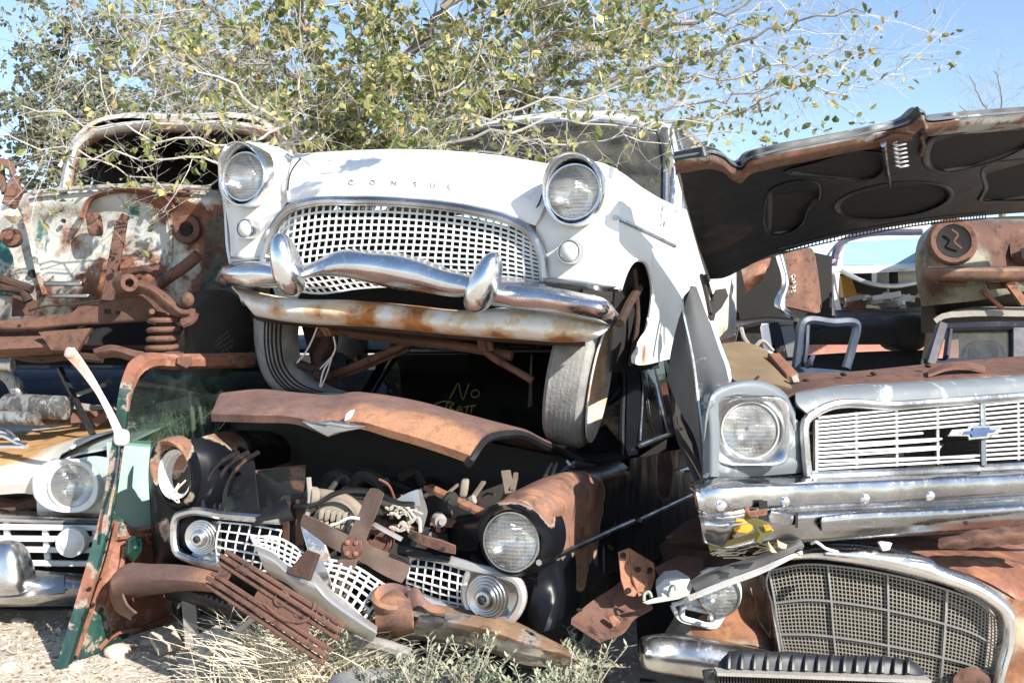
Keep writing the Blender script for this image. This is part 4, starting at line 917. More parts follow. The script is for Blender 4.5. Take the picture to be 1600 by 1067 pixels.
# inner wing panels left
mb = MB().surf([B([(345, 745), (365, 722), (395, 712)], .25), B([(350, 800), (372, 775), (400, 762)], .15), B([(355, 812), (380, 808), (405, 804)], .08)], 12, 10, .008)
mb.platepx([(400, 735), (478, 728), (476, 752), (470, 800), (405, 812)], yb, .012, .22)
mb.build('inner_wing', M['black_dull'], car, blobs((470, 740, 4, .06, .4)))
mb = MB()
for k in range(3):
    mb.tube(B([(316 + k * 16, 798), (322 + k * 16, 758), (340 + k * 17, 726), (372 + k * 16, 706)], .02 + k * .05), .010, 6)
mb.build('wing_rib', M['black_dull'], car, lambda p: .14)
MB().bar(P(398, 736, 4.1), P(476, 728, 4.05), .012, .03).build('panel_flange', M['rust_orange'], car)
mb = MB().surf([B([(385, 800), (420, 790), (445, 778)], .02), B([(400, 812), (430, 806), (452, 796)], -.06), B([(392, 822), (430, 818), (458, 812)], -.02)], 12, 8, .01); mb.build('shelf_panel', M['black_dull'], car, lambda p: .05)
# radiator support upright left with holes
mb = MB().platepx([(428, 800), (440, 775), (478, 768), (482, 800), (475, 860), (455, 880), (430, 850)], yb, .02, .08); mb.build('radiator_support', M['dark'], car)
MB().platepx([(443, 785), (452, 784), (450, 862), (441, 858)], yb, .02, .05).platepx([(462, 780), (478, 778), (474, 850), (462, 852)], yb, .02, .05).build('support_strip', M['rust'], car)
MB().tube(B([(482, 745), (484, 780), (478, 815), (482, 850), (492, 880)], .03), .010, 6).tube(B([(488, 760), (480, 800), (478, 830), (490, 870), (498, 890)], .05), .006, 6).build('wiring_loom', M['greywood'], car)
mb = MB().bar(P(484, 815, 3.75), P(508, 895, 3.68), .07, .03, (1, 0, 0)); mb.build('upright_channel', M['chrome_rust'], car, bevel=.006)
# right inner wing and brackets
mb = MB().platepx([(668, 775), (700, 772), (752, 800), (748, 830), (738, 862), (690, 856), (668, 830)], yb, .012, .30); mb.build('inner_wing', M['black_dull'], car)
MB().platepx([(672, 806), (690, 806), (726, 816), (726, 826), (672, 820)], yb, .012, .27).build('rust_strip', M['rust_orange'], car)
MB().bar(P(668, 760, 3.9), P(758, 803, 3.72), .02, .05).build('wing_flange', M['rust_orange'], car, bevel=.004)
MB().surf([B([(622, 848), (660, 856), (705, 864)], -.02), B([(620, 858), (660, 868), (702, 874)], -.06), B([(622, 866), (660, 876), (700, 882)], .0)], 12, 8, .01).build('lower_tie_bar', M['black'], car)
mb = MB().platepx([(640, 826), (662, 836), (690, 843), (712, 852), (712, 866), (690, 862), (655, 850), (637, 838)], yb, .015, -.05); mb.build('rusty_bracket', M['rust'], car, bevel=.003)
MB().lathe(P(647, 836, 3.57), (0, -1, 0), [(.001, .003), (.010, .003), (.010, -.003)], 14).lathe(P(692, 857, 3.53), (0, -1, 0), [(.001, .003), (.008, .003), (.008, -.003)], 14).build('bracket_hole', M['void'], car)
# bonnet
bt = blobs((640, 675, 3.75, .20, .40), (700, 690, 3.7, .22, .50), (560, 670, 3.8, .2, .38), (735, 700, 3.6, .14, .5), (400, 655, 3.9, .2, .16), (470, 660, 3.9, .2, .2))
rows = [B([(333, 655), (400, 657), (470, 661), (505, 674), (520, 677), (540, 668), (620, 683), (680, 701), (731, 719)], .10),
        B([(332, 650), (400, 650), (468, 654), (505, 664), (520, 667), (542, 658), (620, 672), (684, 690), (738, 708)], .085),
        B([(336, 640), (400, 636), (470, 640), (512, 646), (530, 644), (552, 640), (624, 654), (692, 672), (748, 692)], .14),
        B([(341, 626), (400, 622), (470, 628), (520, 632), (540, 629), (562, 629), (630, 640), (700, 658), (762, 679)], .24),
        B([(346, 618), (400, 613), (470, 619), (525, 622), (545, 618), (570, 619), (635, 629), (708, 648), (800, 672)], .40),
        B([(362, 622), (420, 617), (480, 622), (530, 624), (560, 622), (590, 624), (650, 634), (730, 655), (850, 690)], .72),
        B([(392, 640), (440, 634), (500, 636), (545, 638), (580, 637), (620, 640), (690, 655), (780, 690), (910, 720)], 1.05)]
mb = MB(); mb.surf(rows, 70, 34, .012); bon = mb.build('bonnet', M['rust_hood'], car, bt, ang=50)
g = grid(rows, 70, 34); edge = [r[-1] for r in g]
MB().tube([p + Vector((0, 0, -.012)) for p in edge], .017, 6, smooth=False).build('bonnet_flange', M['black_dull'], bon)
mb = MB().plate(B([(470, 657), (490, 660), (508, 664), (516, 659), (530, 661), (545, 666), (571, 667), (545, 673), (525, 677), (512, 683), (500, 677), (485, 668)], .035), (0, .04, 0)).plate(B([(495, 661), (516, 656), (571, 666), (540, 669)], .015), (0, .03, 0))
mb.build('bonnet_emblem', M['chrome_old'], bon, bevel=.006)
MB().surf([B([(541, 646), (547, 641), (553, 639)], .05), B([(538, 657), (544, 655), (548, 648)], .04)], 6, 4, .006).build('torn_tab', M['whitemetal'], bon)
# bay: firewall, floor, engine
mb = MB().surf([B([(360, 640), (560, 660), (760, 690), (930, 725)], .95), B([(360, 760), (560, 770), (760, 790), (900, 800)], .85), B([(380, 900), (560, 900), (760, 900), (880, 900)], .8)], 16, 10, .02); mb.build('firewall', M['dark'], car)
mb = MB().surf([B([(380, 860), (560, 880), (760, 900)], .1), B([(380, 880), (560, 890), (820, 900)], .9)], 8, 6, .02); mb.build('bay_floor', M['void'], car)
eng = MB(); eng.box(P(590, 830, 4.2), (.5, .55, .35)); eng.box(P(600, 775, 4.25), (.42, .5, .1)); ob = eng.build('engine_block', M['dark'], car, bevel=.02)
mb = MB()
for px in (525, 570): mb.tube(B([(px - 20, 800), (px - 22, 765), (px, 742), (px + 22, 752), (px + 30, 790)], .38), .03, 8)
mb.lathe(P(560, 735, 4.25), (0, 0, 1), [(.12, 0), (.12, .05), (.1, .07), (.001, .07)], 24)
mb.build('manifold', M['dark'], ob)
mb = MB().lathe(P(523, 815, 3.85), (BA + Vector((.3, 0, 0))).normalized(), [(.02, .05), (.066, .05), (.08, .03), (.083, -.02), (.08, -.10), (.03, -.12)], 20); 
for k in range(6):
    for j in range(2): mb.blob(P(503 + k * 9 - j * 3, 802 + j * 19 + k * 1.5, 3.77), (.010, 0, .003), (0, .012, 0), (.003, 0, .021), 8, 6, 4)
mb.build('alternator', plain('sand_dusted_alloy', (.30, .255, .20), .85, 0, .4, 30, .3), car)
mb = MB().tube(B([(492, 772), (515, 775), (545, 785), (560, 800), (566, 822)], .16), .026, 10).lathe(P(494, 775, 3.84), (-.8, -.5, .1), [(.028, 0), (.036, .0), (.038, .03), (.03, .032)], 20); mb.build('radiator_hose', plain('dusty_hose', (.27, .22, .17), .85, 0, .4, 20), car)
MB().tube(B([(462, 790), (495, 787), (520, 772), (550, 765), (580, 768), (605, 778), (625, 786), (645, 787)], .02), .010, 6, flat=2).build('fan_belt', M['black_dull'], car)
MB().tube(B([(500, 826), (525, 818), (550, 808), (562, 810)], -.03), .006, 6).build('wire', M['whitemetal'], car)
# fan
fc = P(552, 855, 3.66); fx = (BA + Vector((.1, 0, .15))).normalized(); u = Vector((0, 0, 1)); u = (u - fx * u.dot(fx)).normalized(); w = u.cross(fx)
fan = MB().lathe(fc, fx, [(.001, .012), (.035, .012), (.04, 0), (.04, -.05)], 24).build('cooling_fan', M['rust'], car)
for k, an in enumerate((70, 160, 250, 340)):
    d = w * math.cos(R(an)) + u * math.sin(R(an)); s_ = w * -math.sin(R(an)) + u * math.cos(R(an)); mb = MB()
    mb.surf([[fc + d * .0 - s_ * .034, fc + d * .07 - s_ * .034, fc + d * .11 - s_ * .036 + fx * .012, fc + d * .19 - s_ * .038 + fx * .016, fc + d * .222 - s_ * .036 + fx * .016], [fc + d * .0, fc + d * .07 + fx * .004, fc + d * .11, fc + d * .2, fc + d * .226], [fc + d * .0 + s_ * .034, fc + d * .07 + s_ * .034, fc + d * .11 + s_ * .034 - fx * .012, fc + d * .19 + s_ * .036 - fx * .016, fc + d * .216 + s_ * .030 - fx * .016]], 14, 7, .004)
    mb.build('fan_blade', plain('dusty_brown_metal', (.13, .085, .065), .85, 0, .4, 20, .3), fan)
mb = MB()
for k in range(4): mb.lathe(fc + w * .017 * (1 if k % 2 else -1) + u * .019 * (1 if k < 2 else -1) + fx * .012, fx, [(.009, 0), (.009, .006), (.001, .008)], 6)
mb.build('fan_bolt', M['rust_orange'], fan)
MB().lathe(P(585, 838, 3.85), fx, [(.01, .02), (.06, .02), (.07, .03), (.072, .01), (.05, .0), (.072, -.01), (.072, -.03)], 28).build('pulley', M['rust'], car)
# odds and ends in the bay
mb = MB()
rnd = random.Random(4)
for k in range(16):
    px, py = rnd.uniform(600, 640), rnd.uniform(790, 825); mb.tube(B([(px, py), (px + rnd.uniform(5, 16), py + rnd.uniform(-8, 9)), (px + rnd.uniform(14, 30), py + rnd.uniform(-12, 16))], .1), rnd.uniform(.003, .007), 5)
mb.build('dry_stalks', M['wood'], car)
MB().bar(P(584, 818, 3.72), P(628, 842, 3.70), .012, .02).build('fan_strut', M['alu'], car)
MB().surf([B([(612, 784), (640, 768), (652, 764)], .12), B([(628, 800), (648, 790), (655, 790)], .1)], 8, 5, .01).platepx([(646, 770), (658, 762), (668, 800), (660, 830), (648, 810)], yb, .02, .2).build('vent_louvre', M['alu'], car)
mb = MB().bar(P(790, 735, 4.15), P(796, 770, 4.05), .04, .012, (1, 0, 0)).bar(P(806, 742, 4.2), P(800, 768, 4.05), .02, .03, (1, 0, 0)).bar(P(738, 778, 4.0), P(756, 752, 4.1), .012, .02).bar(P(690, 778, 3.95), P(716, 756, 4.1), .010, .014).tube(B([(700, 790, .3), (722, 780, .35), (748, 786, .4)]), .006, 6); mb.build('dusty_bracket', plain('dusty_steel', (.17, .135, .105), .85, 0, .5, 25, .4), car, bevel=.003)
mb = MB()
for k, (a, b) in enumerate([((851, 745), (860, 726)), ((862, 744), (868, 726)), ((872, 742), (895, 722)), ((880, 738), (902, 732)), ((888, 722), (900, 736))]): mb.bar(P(*a, 4.2), P(*b, 4.3), .03, .012, (0, -1, 0))
mb.build('hinge_bracket', M['alu'], car, bevel=.003)
MB().blob(P(725, 762, 4.1), (.018, 0, 0), (0, .03, 0), (.006, 0, .038), 14, 8, 4).build('battery_cable_block', plain('dusty_block', (.28, .24, .19), .85, 0, .5, 30, .5), car)
rnd = random.Random(21)
hm = [M['black_dull'], M['rust'], M['greywood'], M['dark'], plain('faded_red_hose', (.22, .07, .05), .7), M['rust_dark'], M['alu']]
for k in range(34):
    px, py = rnd.uniform(480, 770), rnd.uniform(745, 860); o_ = rnd.uniform(.12, .55); dx = rnd.uniform(-60, 60); dy = rnd.uniform(-35, 35)
    MB().tube(B([(px, py, o_), (px + dx * .4 + rnd.uniform(-9, 9), py + dy * .4 - rnd.uniform(0, 18), o_ + rnd.uniform(-.08, .08)), (px + dx, py + dy, o_ + rnd.uniform(-.12, .12))]), rnd.choice((.004, .005, .008, .012, .018)), 7).build(rnd.choice(('hose', 'wire', 'brake_line')), rnd.choice(hm), car)
for k in range(16):
    px, py = rnd.uniform(600, 760), rnd.uniform(750, 850); o_ = rnd.uniform(.2, .5); a_ = rnd.uniform(0, 3.1); L_ = rnd.uniform(8, 24)
    p0 = B([(px, py, o_)])[0]; p1 = B([(px + L_ * math.cos(a_), py + L_ * math.sin(a_), o_ + rnd.uniform(-.05, .05))])[0]
    MB().bar(p0, p1, rnd.uniform(.012, .04), .008, (rnd.uniform(-1, 1), -.6, .5)).build('bracket', rnd.choice([M['rust'], M['black_dull'], M['alu'], M['rust_orange'], M['greywood']]), car, bevel=.002)
for k in range(12):
    px, py = rnd.uniform(510, 740), rnd.uniform(760, 850); MB().lathe(B([(px, py, rnd.uniform(.15, .4))])[0], (rnd.uniform(-.6, .6), -1, rnd.uniform(-.3, .6)), [(.001, .02), (.012, .02), (.014, .01), (.024, .008), (.026, -.02)], 14).build('engine_fitting', rnd.choice(hm), car)
# windscreen, pillars, roof
WB = Vector((.352, .937, 0)); WL = Vector((-.937, .352, 0))
def C(t, s, z): return Vector((.11, 3.46, 0)) + WB * t + WL * s + Vector((0, 0, z))
def wsr(t, z, s0, s1, bow): return [C(t - bow * (1 - (2*k/8 - 1) ** 2), s0 + (s1 - s0) * k / 8, z) for k in range(9)]
W2 = [wsr(1.50, .70, .12, 1.62, .28), wsr(1.62, .85, .15, 1.60, .27), wsr(1.80, 1.04, .19, 1.57, .24), wsr(1.95, 1.20, .24, 1.53, .20)]
ws = MB().surf(W2, 30, 14, .006).build('windscreen', M['glass_black'], car)
g = grid(W2, 40, 14); per = g[0] + [r[-1] for r in g[1:]] + g[-1][::-1][1:] + [r[0] for r in g][::-1][1:]
MB().tube(per, .014, 6, smooth=False).build('windscreen_seal', M['black_dull'], car)
mb = MB().surf([wsr(1.97, 1.21, .18, 1.60, .2), wsr(2.03, 1.25, .2, 1.58, .2), wsr(2.4, 1.30, .2, 1.58, .1), wsr(3.4, 1.31, .2, 1.58, 0), wsr(4.4, 1.26, .2, 1.58, 0)], 24, 20, .02); mb.build('roof', M['black_dull'], car, lambda p: .25)
mb = MB().surf([[C(1.50, .10, .70), C(1.8, .17, 1.04), C(1.96, .22, 1.21)], [C(1.62, .07, .70), C(1.92, .13, 1.04), C(2.06, .19, 1.22)]], 10, 5, .03)
mb.surf([[C(1.50, 1.64, .70), C(1.8, 1.61, 1.04), C(1.96, 1.56, 1.21)], [C(1.62, 1.67, .70), C(1.92, 1.65, 1.04), C(2.06, 1.60, 1.22)]], 10, 5, .03).surf([[C(1.62, 1.66, .5), C(1.62, 1.66, .74)], [C(4.4, 1.66, .5), C(4.4, 1.66, .74)]], 4, 4, .03).surf([[C(3.2, 1.64, .7), C(3.2, 1.6, 1.28)], [C(4.4, 1.64, .7), C(4.4, 1.6, 1.28)]], 4, 4, .03); mb.build('windscreen_pillar', M['black'], car)
for t0, t1 in ((2.30, 2.36), (2.62, 2.72)):
    MB().surf([[C(t0, .07, .72), C(t0, .12, 1.0), C(t0, .19, 1.24)], [C(t1, .07, .72), C(t1, .12, 1.0), C(t1, .19, 1.24)]], 8, 4, .03).build('door_pillar', M['black'], car)
MB().surf([[C(1.64, .07, .72), C(1.94, .13, 1.04), C(2.08, .18, 1.22)], [C(2.3, .07, .72), C(2.3, .13, 1.04), C(2.3, .18, 1.22)]], 6, 6, .006).surf([[C(2.36, .07, .72), C(2.36, .18, 1.24)], [C(2.62, .07, .72), C(2.62, .18, 1.24)]], 4, 4, .006).build('side_window', M['glass_dark'], car)
MB().tube([C(1.62, .06, .74), C(2.3, .06, .74)], .010, 6).tube([C(2.0, .09, .74), C(2.12, .16, 1.2)], .010, 6).tube([C(1.66, .07, .76), C(1.96, .13, 1.04), C(2.1, .18, 1.2)], .008, 6).tube([C(2.28, .06, .74), C(2.28, .18, 1.22)], .010, 6).build('window_trim', M['chrome_old'], car)
mb = MB().surf([[C(1.2, .1, .70), C(1.2, .7, .73), C(1.2, 1.62, .70)], [C(1.55, .1, .71), C(1.4, .7, .74), C(1.55, 1.62, .71)]], 10, 4, .02).box(C(2.6, .75, .3), (.2, .2, .2)); mb.build('scuttle', M['black_dull'], car)
mb = MB().surf([[C(2.4, .1, .5), C(2.4, 1.3, .5)], [C(2.5, .1, .85), C(2.5, 1.3, .85)], [C(2.6, .1, .85), C(2.6, 1.3, .85)]], 6, 6, .03).surf([[C(1.6, .1, .2), C(1.6, 1.35, .2)], [C(4.4, .1, .2), C(4.4, 1.35, .2)]], 4, 4, .02).surf([[C(1.5, 1.42, .1), C(4.4, 1.42, .1)], [C(1.5, 1.42, .75), C(4.4, 1.42, .75)]], 4, 4, .02).surf([[C(4.4, .1, .1), C(4.4, 1.6, .1)], [C(4.4, .1, 1.25), C(4.4, 1.6, 1.25)]], 4, 4, .02)
mb.build('seat_and_floor', M['dark'], car)
MB().tube([C(1.72 + .02 * math.sin(a * .3), .42 + .18 * math.cos(a * .3), .80 + .15 * math.sin(a * .3)) for a in range(22)], .014, 6, smooth=False).tube([C(1.75, .42, .80), C(1.6, .42, .62)], .02, 6).build('steering_wheel', plain('cream_plastic', (.45, .38, .28), .5), car)
# chalk writing on the windscreen
gl = grid(W2, 40, 40); flat_ = [p for r in gl for p in r]
def onglass(px, py):
    d = (P(px, py, 1) - Vector((0, 0, H))).normalized(); o = Vector((0, 0, H)); best = min(flat_, key=lambda p: (p - o - d * (p - o).dot(d)).length)
    return o + d * ((best - o).dot(d) - .012)
mb = MB()
def stroke(l): mb.tube([onglass(380 + x * .325, 480 + y * .325) for x, y in l], .0035, 4, 14)
for l in [[(992, 440), (1010, 405), (1035, 362), (1042, 395), (1058, 442), (1072, 405), (1085, 366)], [(1115, 395), (1097, 408), (1100, 426), (1118, 430), (1136, 418), (1130, 400), (1115, 395)], [(920, 466), (955, 452), (1000, 452)], [(985, 454), (965, 506)], [(985, 455), (1014, 462), (990, 480), (1010, 490), (968, 507)], [(1022, 506), (1040, 474), (1056, 503)], [(1030, 492), (1053, 490)], [(1058, 478), (1118, 470)], [(1078, 476), (1072, 506)], [(1102, 473), (1095, 506)]]: stroke(l)
mb.build('chalk_writing', plain('yellow_chalk', (.34, .27, .10), .9), ws)
# bumper halves
bc = blobs((650, 940, 3.35, .25, .45), (720, 955, 3.35, .22, .42), (880, 1015, 3.4, .16, .5), (610, 960, 3.4, .12, .5), (790, 975, 3.3, .18, .4), (700, 1018, 3.3, .14, .35), (800, 1036, 3.3, .12, .3))
tp_ = [(600, 930), (640, 936), (700, 945), (760, 957), (815, 976), (850, 994), (888, 1012)]
def brow(dy, off, sq=1.0): return B([(x + dy * .10, y + dy * (1 if x < 830 else (.75 if x < 870 else .42)) * sq) for x, y in tp_], off)
mb = MB().surf([brow(-2, .02), brow(3, -.06), brow(14, -.13), brow(22, -.165), brow(25, -.175), brow(30, -.172), brow(44, -.15), brow(56, -.10), brow(62, -.03)], 60, 40, .008, lin_v=True)
def bc(p):
    x = 800 + p.x / p.y * F; y = 533 - (p.z - H) / p.y * F
    cr = 953 + (x - 600) * .24 if x < 820 else 1006 + (x - 820) * .25
    return (.30 if y < cr + 2 else -.08) + .24 * mnoise.noise(p * 5) + (.25 if x > 845 else 0)
bu = mb.build('bumper', M['chrome_rust'], car, bc, ang=24)
mb = MB().surf([B([(590, 935), (600, 925), (620, 920), (640, 932)], -.10), B([(585, 945), (600, 940), (622, 940), (642, 945)], -.19), B([(587, 975), (602, 972), (625, 975), (645, 975)], -.20), B([(592, 988), (606, 990), (628, 995), (645, 990)], -.12)], 20, 16, .01)
mb.lathe(P(612, 938, 3.52), Vector((.1, -.4, .9)), [(.05, -.05), (.068, 0), (.072, .02), (.06, .03), (.035, .0), (.03, -.05)], 28).surf([B([(636, 925), (650, 915), (665, 935), (695, 952)], -.12), B([(640, 950), (655, 945), (672, 955), (695, 958)], -.16)], 14, 6, .01)
mb.build('overrider', M['rust_hood'], bu, lambda p: .28)
mb = MB().surf([B([(178, 898), (195, 884), (240, 880), (300, 884), (345, 896)], -.02), B([(174, 903), (192, 888), (240, 887), (300, 891), (352, 903)], -.16), B([(173, 912), (192, 905), (240, 903), (300, 906), (350, 912)], -.20), B([(176, 928), (200, 924), (245, 920), (300, 918), (342, 920)], -.17), B([(182, 940), (205, 934), (248, 927), (300, 922), (338, 925)], -.05)], 40, 20, .008)
mb.surf([B([(176, 900), (174, 925), (182, 950), (206, 968)], .02), B([(172, 904), (172, 928), (180, 952), (202, 966)], -.10), B([(190, 905), (190, 925), (198, 945), (212, 958)], -.17)], 16, 10, .008)
mb.build('bumper', M['rust_hood'], car, lambda p: .16 + .35 * mnoise.noise(p * 3))
MB().surf([B([(240, 890), (300, 905), (400, 935), (480, 960)], .1), B([(250, 915), (310, 930), (400, 965), (480, 990)], .05), B([(260, 935), (310, 950), (400, 985), (480, 1010)], .2)], 16, 8, .01).surf([B([(600, 990), (700, 1010), (800, 1030)], .2), B([(600, 1050), (700, 1060), (800, 1070)], .4)], 8, 6, .01).build('valance', M['black_dull'], car)
# front wheel of the black car, mud splashed
c = C(.62, .16, .20); tyre_mb(c, (.937, -.352, 0), .30, .17).build('tyre', M['rubber'], car)
c = C(.62, 1.3, .20); tyre_mb(c, (.937, -.352, 0), .30, .17).build('tyre', M['rubber'], car)
MB().surf([FB([(842, 945), (880, 935), (905, 925)], .25), FB([(840, 1040), (880, 1060), (905, 1030)], .2)], 8, 6, .02).surf([B([(300, 900), (480, 900), (700, 930), (830, 950)], .75), B([(300, 1060), (480, 1060), (700, 1060), (830, 1060)], .75)], 8, 6, .02).build('under_panel', M['void'], car)

# ------------------------------------------------------------------ torn off pieces lying in front
g_ = thing('broken_grille', 'torn out silver grille piece with white mesh lying across the front of the black car', 'grille', (-.95, 3.6, .1))
mb = MB().surf([B([(400, 852), (425, 862), (455, 885), (490, 890), (508, 910), (545, 945), (590, 978)], -.28), B([(404, 866), (428, 878), (456, 902), (490, 912), (508, 932), (548, 962), (588, 988)], -.37), B([(412, 885), (438, 898), (462, 918), (494, 934), (512, 952), (550, 978), (585, 996)], -.35), B([(425, 900), (450, 912), (470, 930), (500, 950), (516, 965), (552, 988), (580, 1002)], -.25)], 50, 14, .006)
mb.build('grille_bar', M['alu'], g_)
mb = MB().surf([B([(478, 882), (492, 872), (505, 875)], -.17), B([(486, 905), (500, 895), (512, 895)], -.24), B([(494, 930), (506, 918), (518, 915)], -.17)], 10, 10, .008); mb.build('grille_bracket', M['alu'], g_)
MB().gridbars([B([(392, 838), (430, 838), (480, 866)], -.05), B([(396, 846), (432, 860), (474, 880)], -.13), B([(402, 856), (432, 872), (470, 892)], -.18)], 9, 5, .0065, .006, 24, 10).gridbars([B([(505, 872), (545, 880), (606, 916)], -.06), B([(498, 892), (540, 905), (592, 936)], -.15), B([(498, 915), (535, 935), (568, 966)], -.20)], 8, 6, .0075, .006, 24, 12).build('grille_mesh', M['whitemetal'], g_)
rp = thing('rusty_rail_panel', 'brown rusty double channel panel lying slantwise under the silver grille piece', 'car part', (-.95, 3.4, .05))
A0, A1 = P(322, 912, 3.52), P(506, 1034, 3.26); n_ = (A1 - A0).normalized(); sd = Vector((.50, .12, .62)); sd = (sd - n_ * sd.dot(n_)).normalized(); nn = n_.cross(sd)
if nn.y > 0: nn = -nn
mb = MB()
for s0 in (0, .085):
    for k, (ds, dh) in enumerate([(0, 0), (.022, .012), (.042, 0)]):
        mb.bar(A0 + sd * (s0 + ds) + nn * dh, A1 + sd * (s0 + ds) + nn * dh, .024, .016, nn)
mb.build('rail', M['rust'], rp, bevel=.004)
mb = MB().plate([A0 + n_ * .02 + sd * .03, A0 + n_ * .02 + sd * .12, A0 + n_ * .07 + sd * .12, A0 + n_ * .07 + sd * .03], nn * .006)
a_ = A0 + n_ * .20; mb.plate([a_ + sd * .03, a_ + sd * .13, a_ + n_ * .22 + sd * .13, a_ + n_ * .26 + sd * .03], nn * .006)
mb.lathe(A0 + n_ * .30 + sd * .095 + nn * .008, nn, [(.018, -.004), (.021, .006), (.026, .006), (.03, 0)], 20).lathe(A0 + n_ * .38 + sd * .085 + nn * .008, nn, [(.001, .002), (.01, .002), (.016, 0)], 16)
mb.tube([A0 + n_ * .25 + sd * .05 + nn * .01, A0 + n_ * .36 + sd * .045 + nn * .012, A0 + n_ * .43 + sd * .09 + nn * .01, A0 + n_ * .42 + sd * .14 + nn * .01], .006, 6)
mb.build('web_plate', M['rust'], rp)
mb = MB().lathe(A0 + n_ * .30 + sd * .095 + nn * .010, nn, [(.001, 0), (.017, 0)], 16); mb.build('hole', M['void'], rp)
MB().plate([A0 + n_ * .27 + sd * .17, A0 + n_ * .29 + sd * .27, A0 + n_ * .34 + sd * .28, A0 + n_ * .36 + sd * .19], nn * .02).build('bracket', M['rust_dark'], rp, bevel=.004)
mb = MB().platepx([(545, 985), (600, 962), (625, 985), (580, 1000)], yb, .02, -.08); tag(mb.build('rusty_plate', M['rust'], loc=P(585, 985, 3.6), bevel=.004), 'small rusty triangular plate wedged between the silver grille and the bumper cup', 'car part')
MB_ = MB().tube([P(555, 1000, 3.5), P(600, 1008, 3.45), P(640, 1022, 3.42)], .022, 8); tag(MB_.build('grey_pipe', M['greywood'], loc=P(600, 1005, 3.45)), 'short grey pipe lying in the grass below the bumper cup', 'pipe')
# ------------------------------------------------------------------ loose green door leaning at the left
D00, D10, D01, D11 = P(76, 1042, 3.90), P(300, 962, 4.60), P(186, 556, 4.16), P(470, 548, 4.95)   # bottom-left, bottom-right, top-left, top-right
yd = lambda px, py: None
import mathutils
dn = (D10 - D00).cross(D01 - D00).normalized()
def DP(px, py, off=0.0):
    d = P(px, py, 1) - Vector((0, 0, H)); o = Vector((0, 0, H)); t = (D00 - o).dot(dn) / d.dot(dn); q = o + d * t
    return q + dn * (off if dn.y < 0 else -off)
DV = lambda l, off=0: [DP(e[0], e[1], off + (e[2] if len(e) > 2 else 0)) for e in l]
door = thing('car_door', 'loose green and rust car door with tinted window standing upright on the sand', 'car door', (D00.x, D00.y, 0))
gr = paint('green_rusted_paint', (.006, .036, .028), .30, 6, .45, dirt=.2, W=.9, edge=(.42, .30, .24), alt=(.012, .058, .044), rc=((.10, .045, .03), (.24, .10, .06), (.44, .21, .15)), sharp=.05, dust=(.25, .25, .2))
M['green_rust'] = gr
wd_ = blobs((300, 560, 4.5, .5, .7), (220, 900, 4.3, .35, .32), (190, 565, 4.2, .1, .4), (230, 850, 4.3, .3, .35), (130, 920, 4, .12, .3), (350, 558, 4.6, .3, .5))
mb = MB()   # window frame: top rail and rear post, wide flat section
mb.surf([DV([(78, 1040), (112, 928), (150, 790), (168, 680), (184, 585), (192, 566), (208, 554), (260, 552), (330, 551), (395, 549)], .03), DV([(84, 1040), (119, 930), (157, 792), (174, 684), (190, 592), (198, 574), (213, 563), (262, 560), (330, 559), (395, 557)], .065), DV([(94, 1037), (126, 932), (162, 796), (178, 690), (196, 598), (203, 584), (217, 574), (264, 571), (330, 570), (395, 568)], .06), DV([(100, 1032), (132, 934), (167, 800), (181, 694), (200, 606), (207, 590), (219, 580), (266, 577), (330, 575), (395, 573)], .02)], 60, 12, .012, lin_v=True)
mb.build('window_frame', gr, door, wd_, ang=30)
mb = MB()
for px in (265, 352): mb.plate(DV([(px - 10, 567, .07), (px - 9, 556, .07), (px + 12, 555, .07), (px + 14, 567, .07), (px + 4, 574, .07)]), dn * .012)
mb.build('rail_bracket', M['rust'], door, bevel=.004)
mb = MB().surf([DV([(205, 598), (225, 580), (300, 577), (400, 574), (470, 572)]), DV([(196, 640), (250, 640), (330, 640), (400, 640), (470, 638)]), DV([(188, 690), (250, 695), (330, 700), (400, 700), (470, 700)])], 20, 10, .005); mb.build('window_glass', M['glass_green'], door)
MB().plate(DV([(182, 700), (205, 688), (300, 690), (320, 700), (290, 820), (180, 826), (172, 800)], -.02), dn * -.01).build('inner_panel', paint('pale_green_paint', (.42, .62, .52), .03, 5, .45, dirt=.12), door)
mb = MB().surf([DV([(100, 1030), (135, 930), (166, 830), (174, 800)], .02), DV([(135, 1018), (165, 930), (190, 850), (205, 828)], .05), DV([(180, 998), (200, 930), (220, 870), (245, 822)], .03), DV([(268, 970), (280, 930), (290, 870), (300, 815)], .02), DV([(330, 950), (330, 900), (330, 850), (330, 810)], .01)], 24, 24, .01)
mb.build('lower_panel', gr, door, lambda p: wd_(p) - .04)
mb = MB().tube(DV([(170, 812), (172, 840), (205, 828), (240, 822), (300, 815)], .03), .012, 6).tube(DV([(172, 838), (210, 834), (245, 828)], .05), .008, 6).tube(DV([(215, 835), (235, 826), (236, 834), (214, 842), (212, 832)], .06), .006, 6).tube(DV([(150, 945), (175, 870), (178, 850)], .06), .010, 6)
mb.tube(DV([(104, 1020), (135, 930), (160, 850), (168, 815)], .05), .010, 6).tube(DV([(140, 1010), (160, 990), (210, 978), (262, 958)], .05), .010, 6)
mb.build('pressing_ridge', gr, door, lambda p: .40)
mb = MB().plate(DV([(170, 838), (180, 832), (192, 842), (190, 856), (178, 872), (168, 860)], .09), dn * .02).blob(DP(182, 850, .1), (.016, 0, 0), (0, .02, 0), (0, 0, .016)).tube(DV([(185, 842), (193, 838), (195, 846), (190, 850)], .1), .005, 5); mb.build('door_latch', M['green_rust'], door, bevel=.004)
mb = MB()
for px, py in [(148, 838), (144, 858), (110, 960), (136, 900), (126, 940), (120, 915)]: mb.lathe(DP(px, py, .072), dn if dn.y < 0 else -dn, [(.001, .002), (.006, .002), (.008, -.006)], 10)
mb.build('screw_hole', M['void'], door)
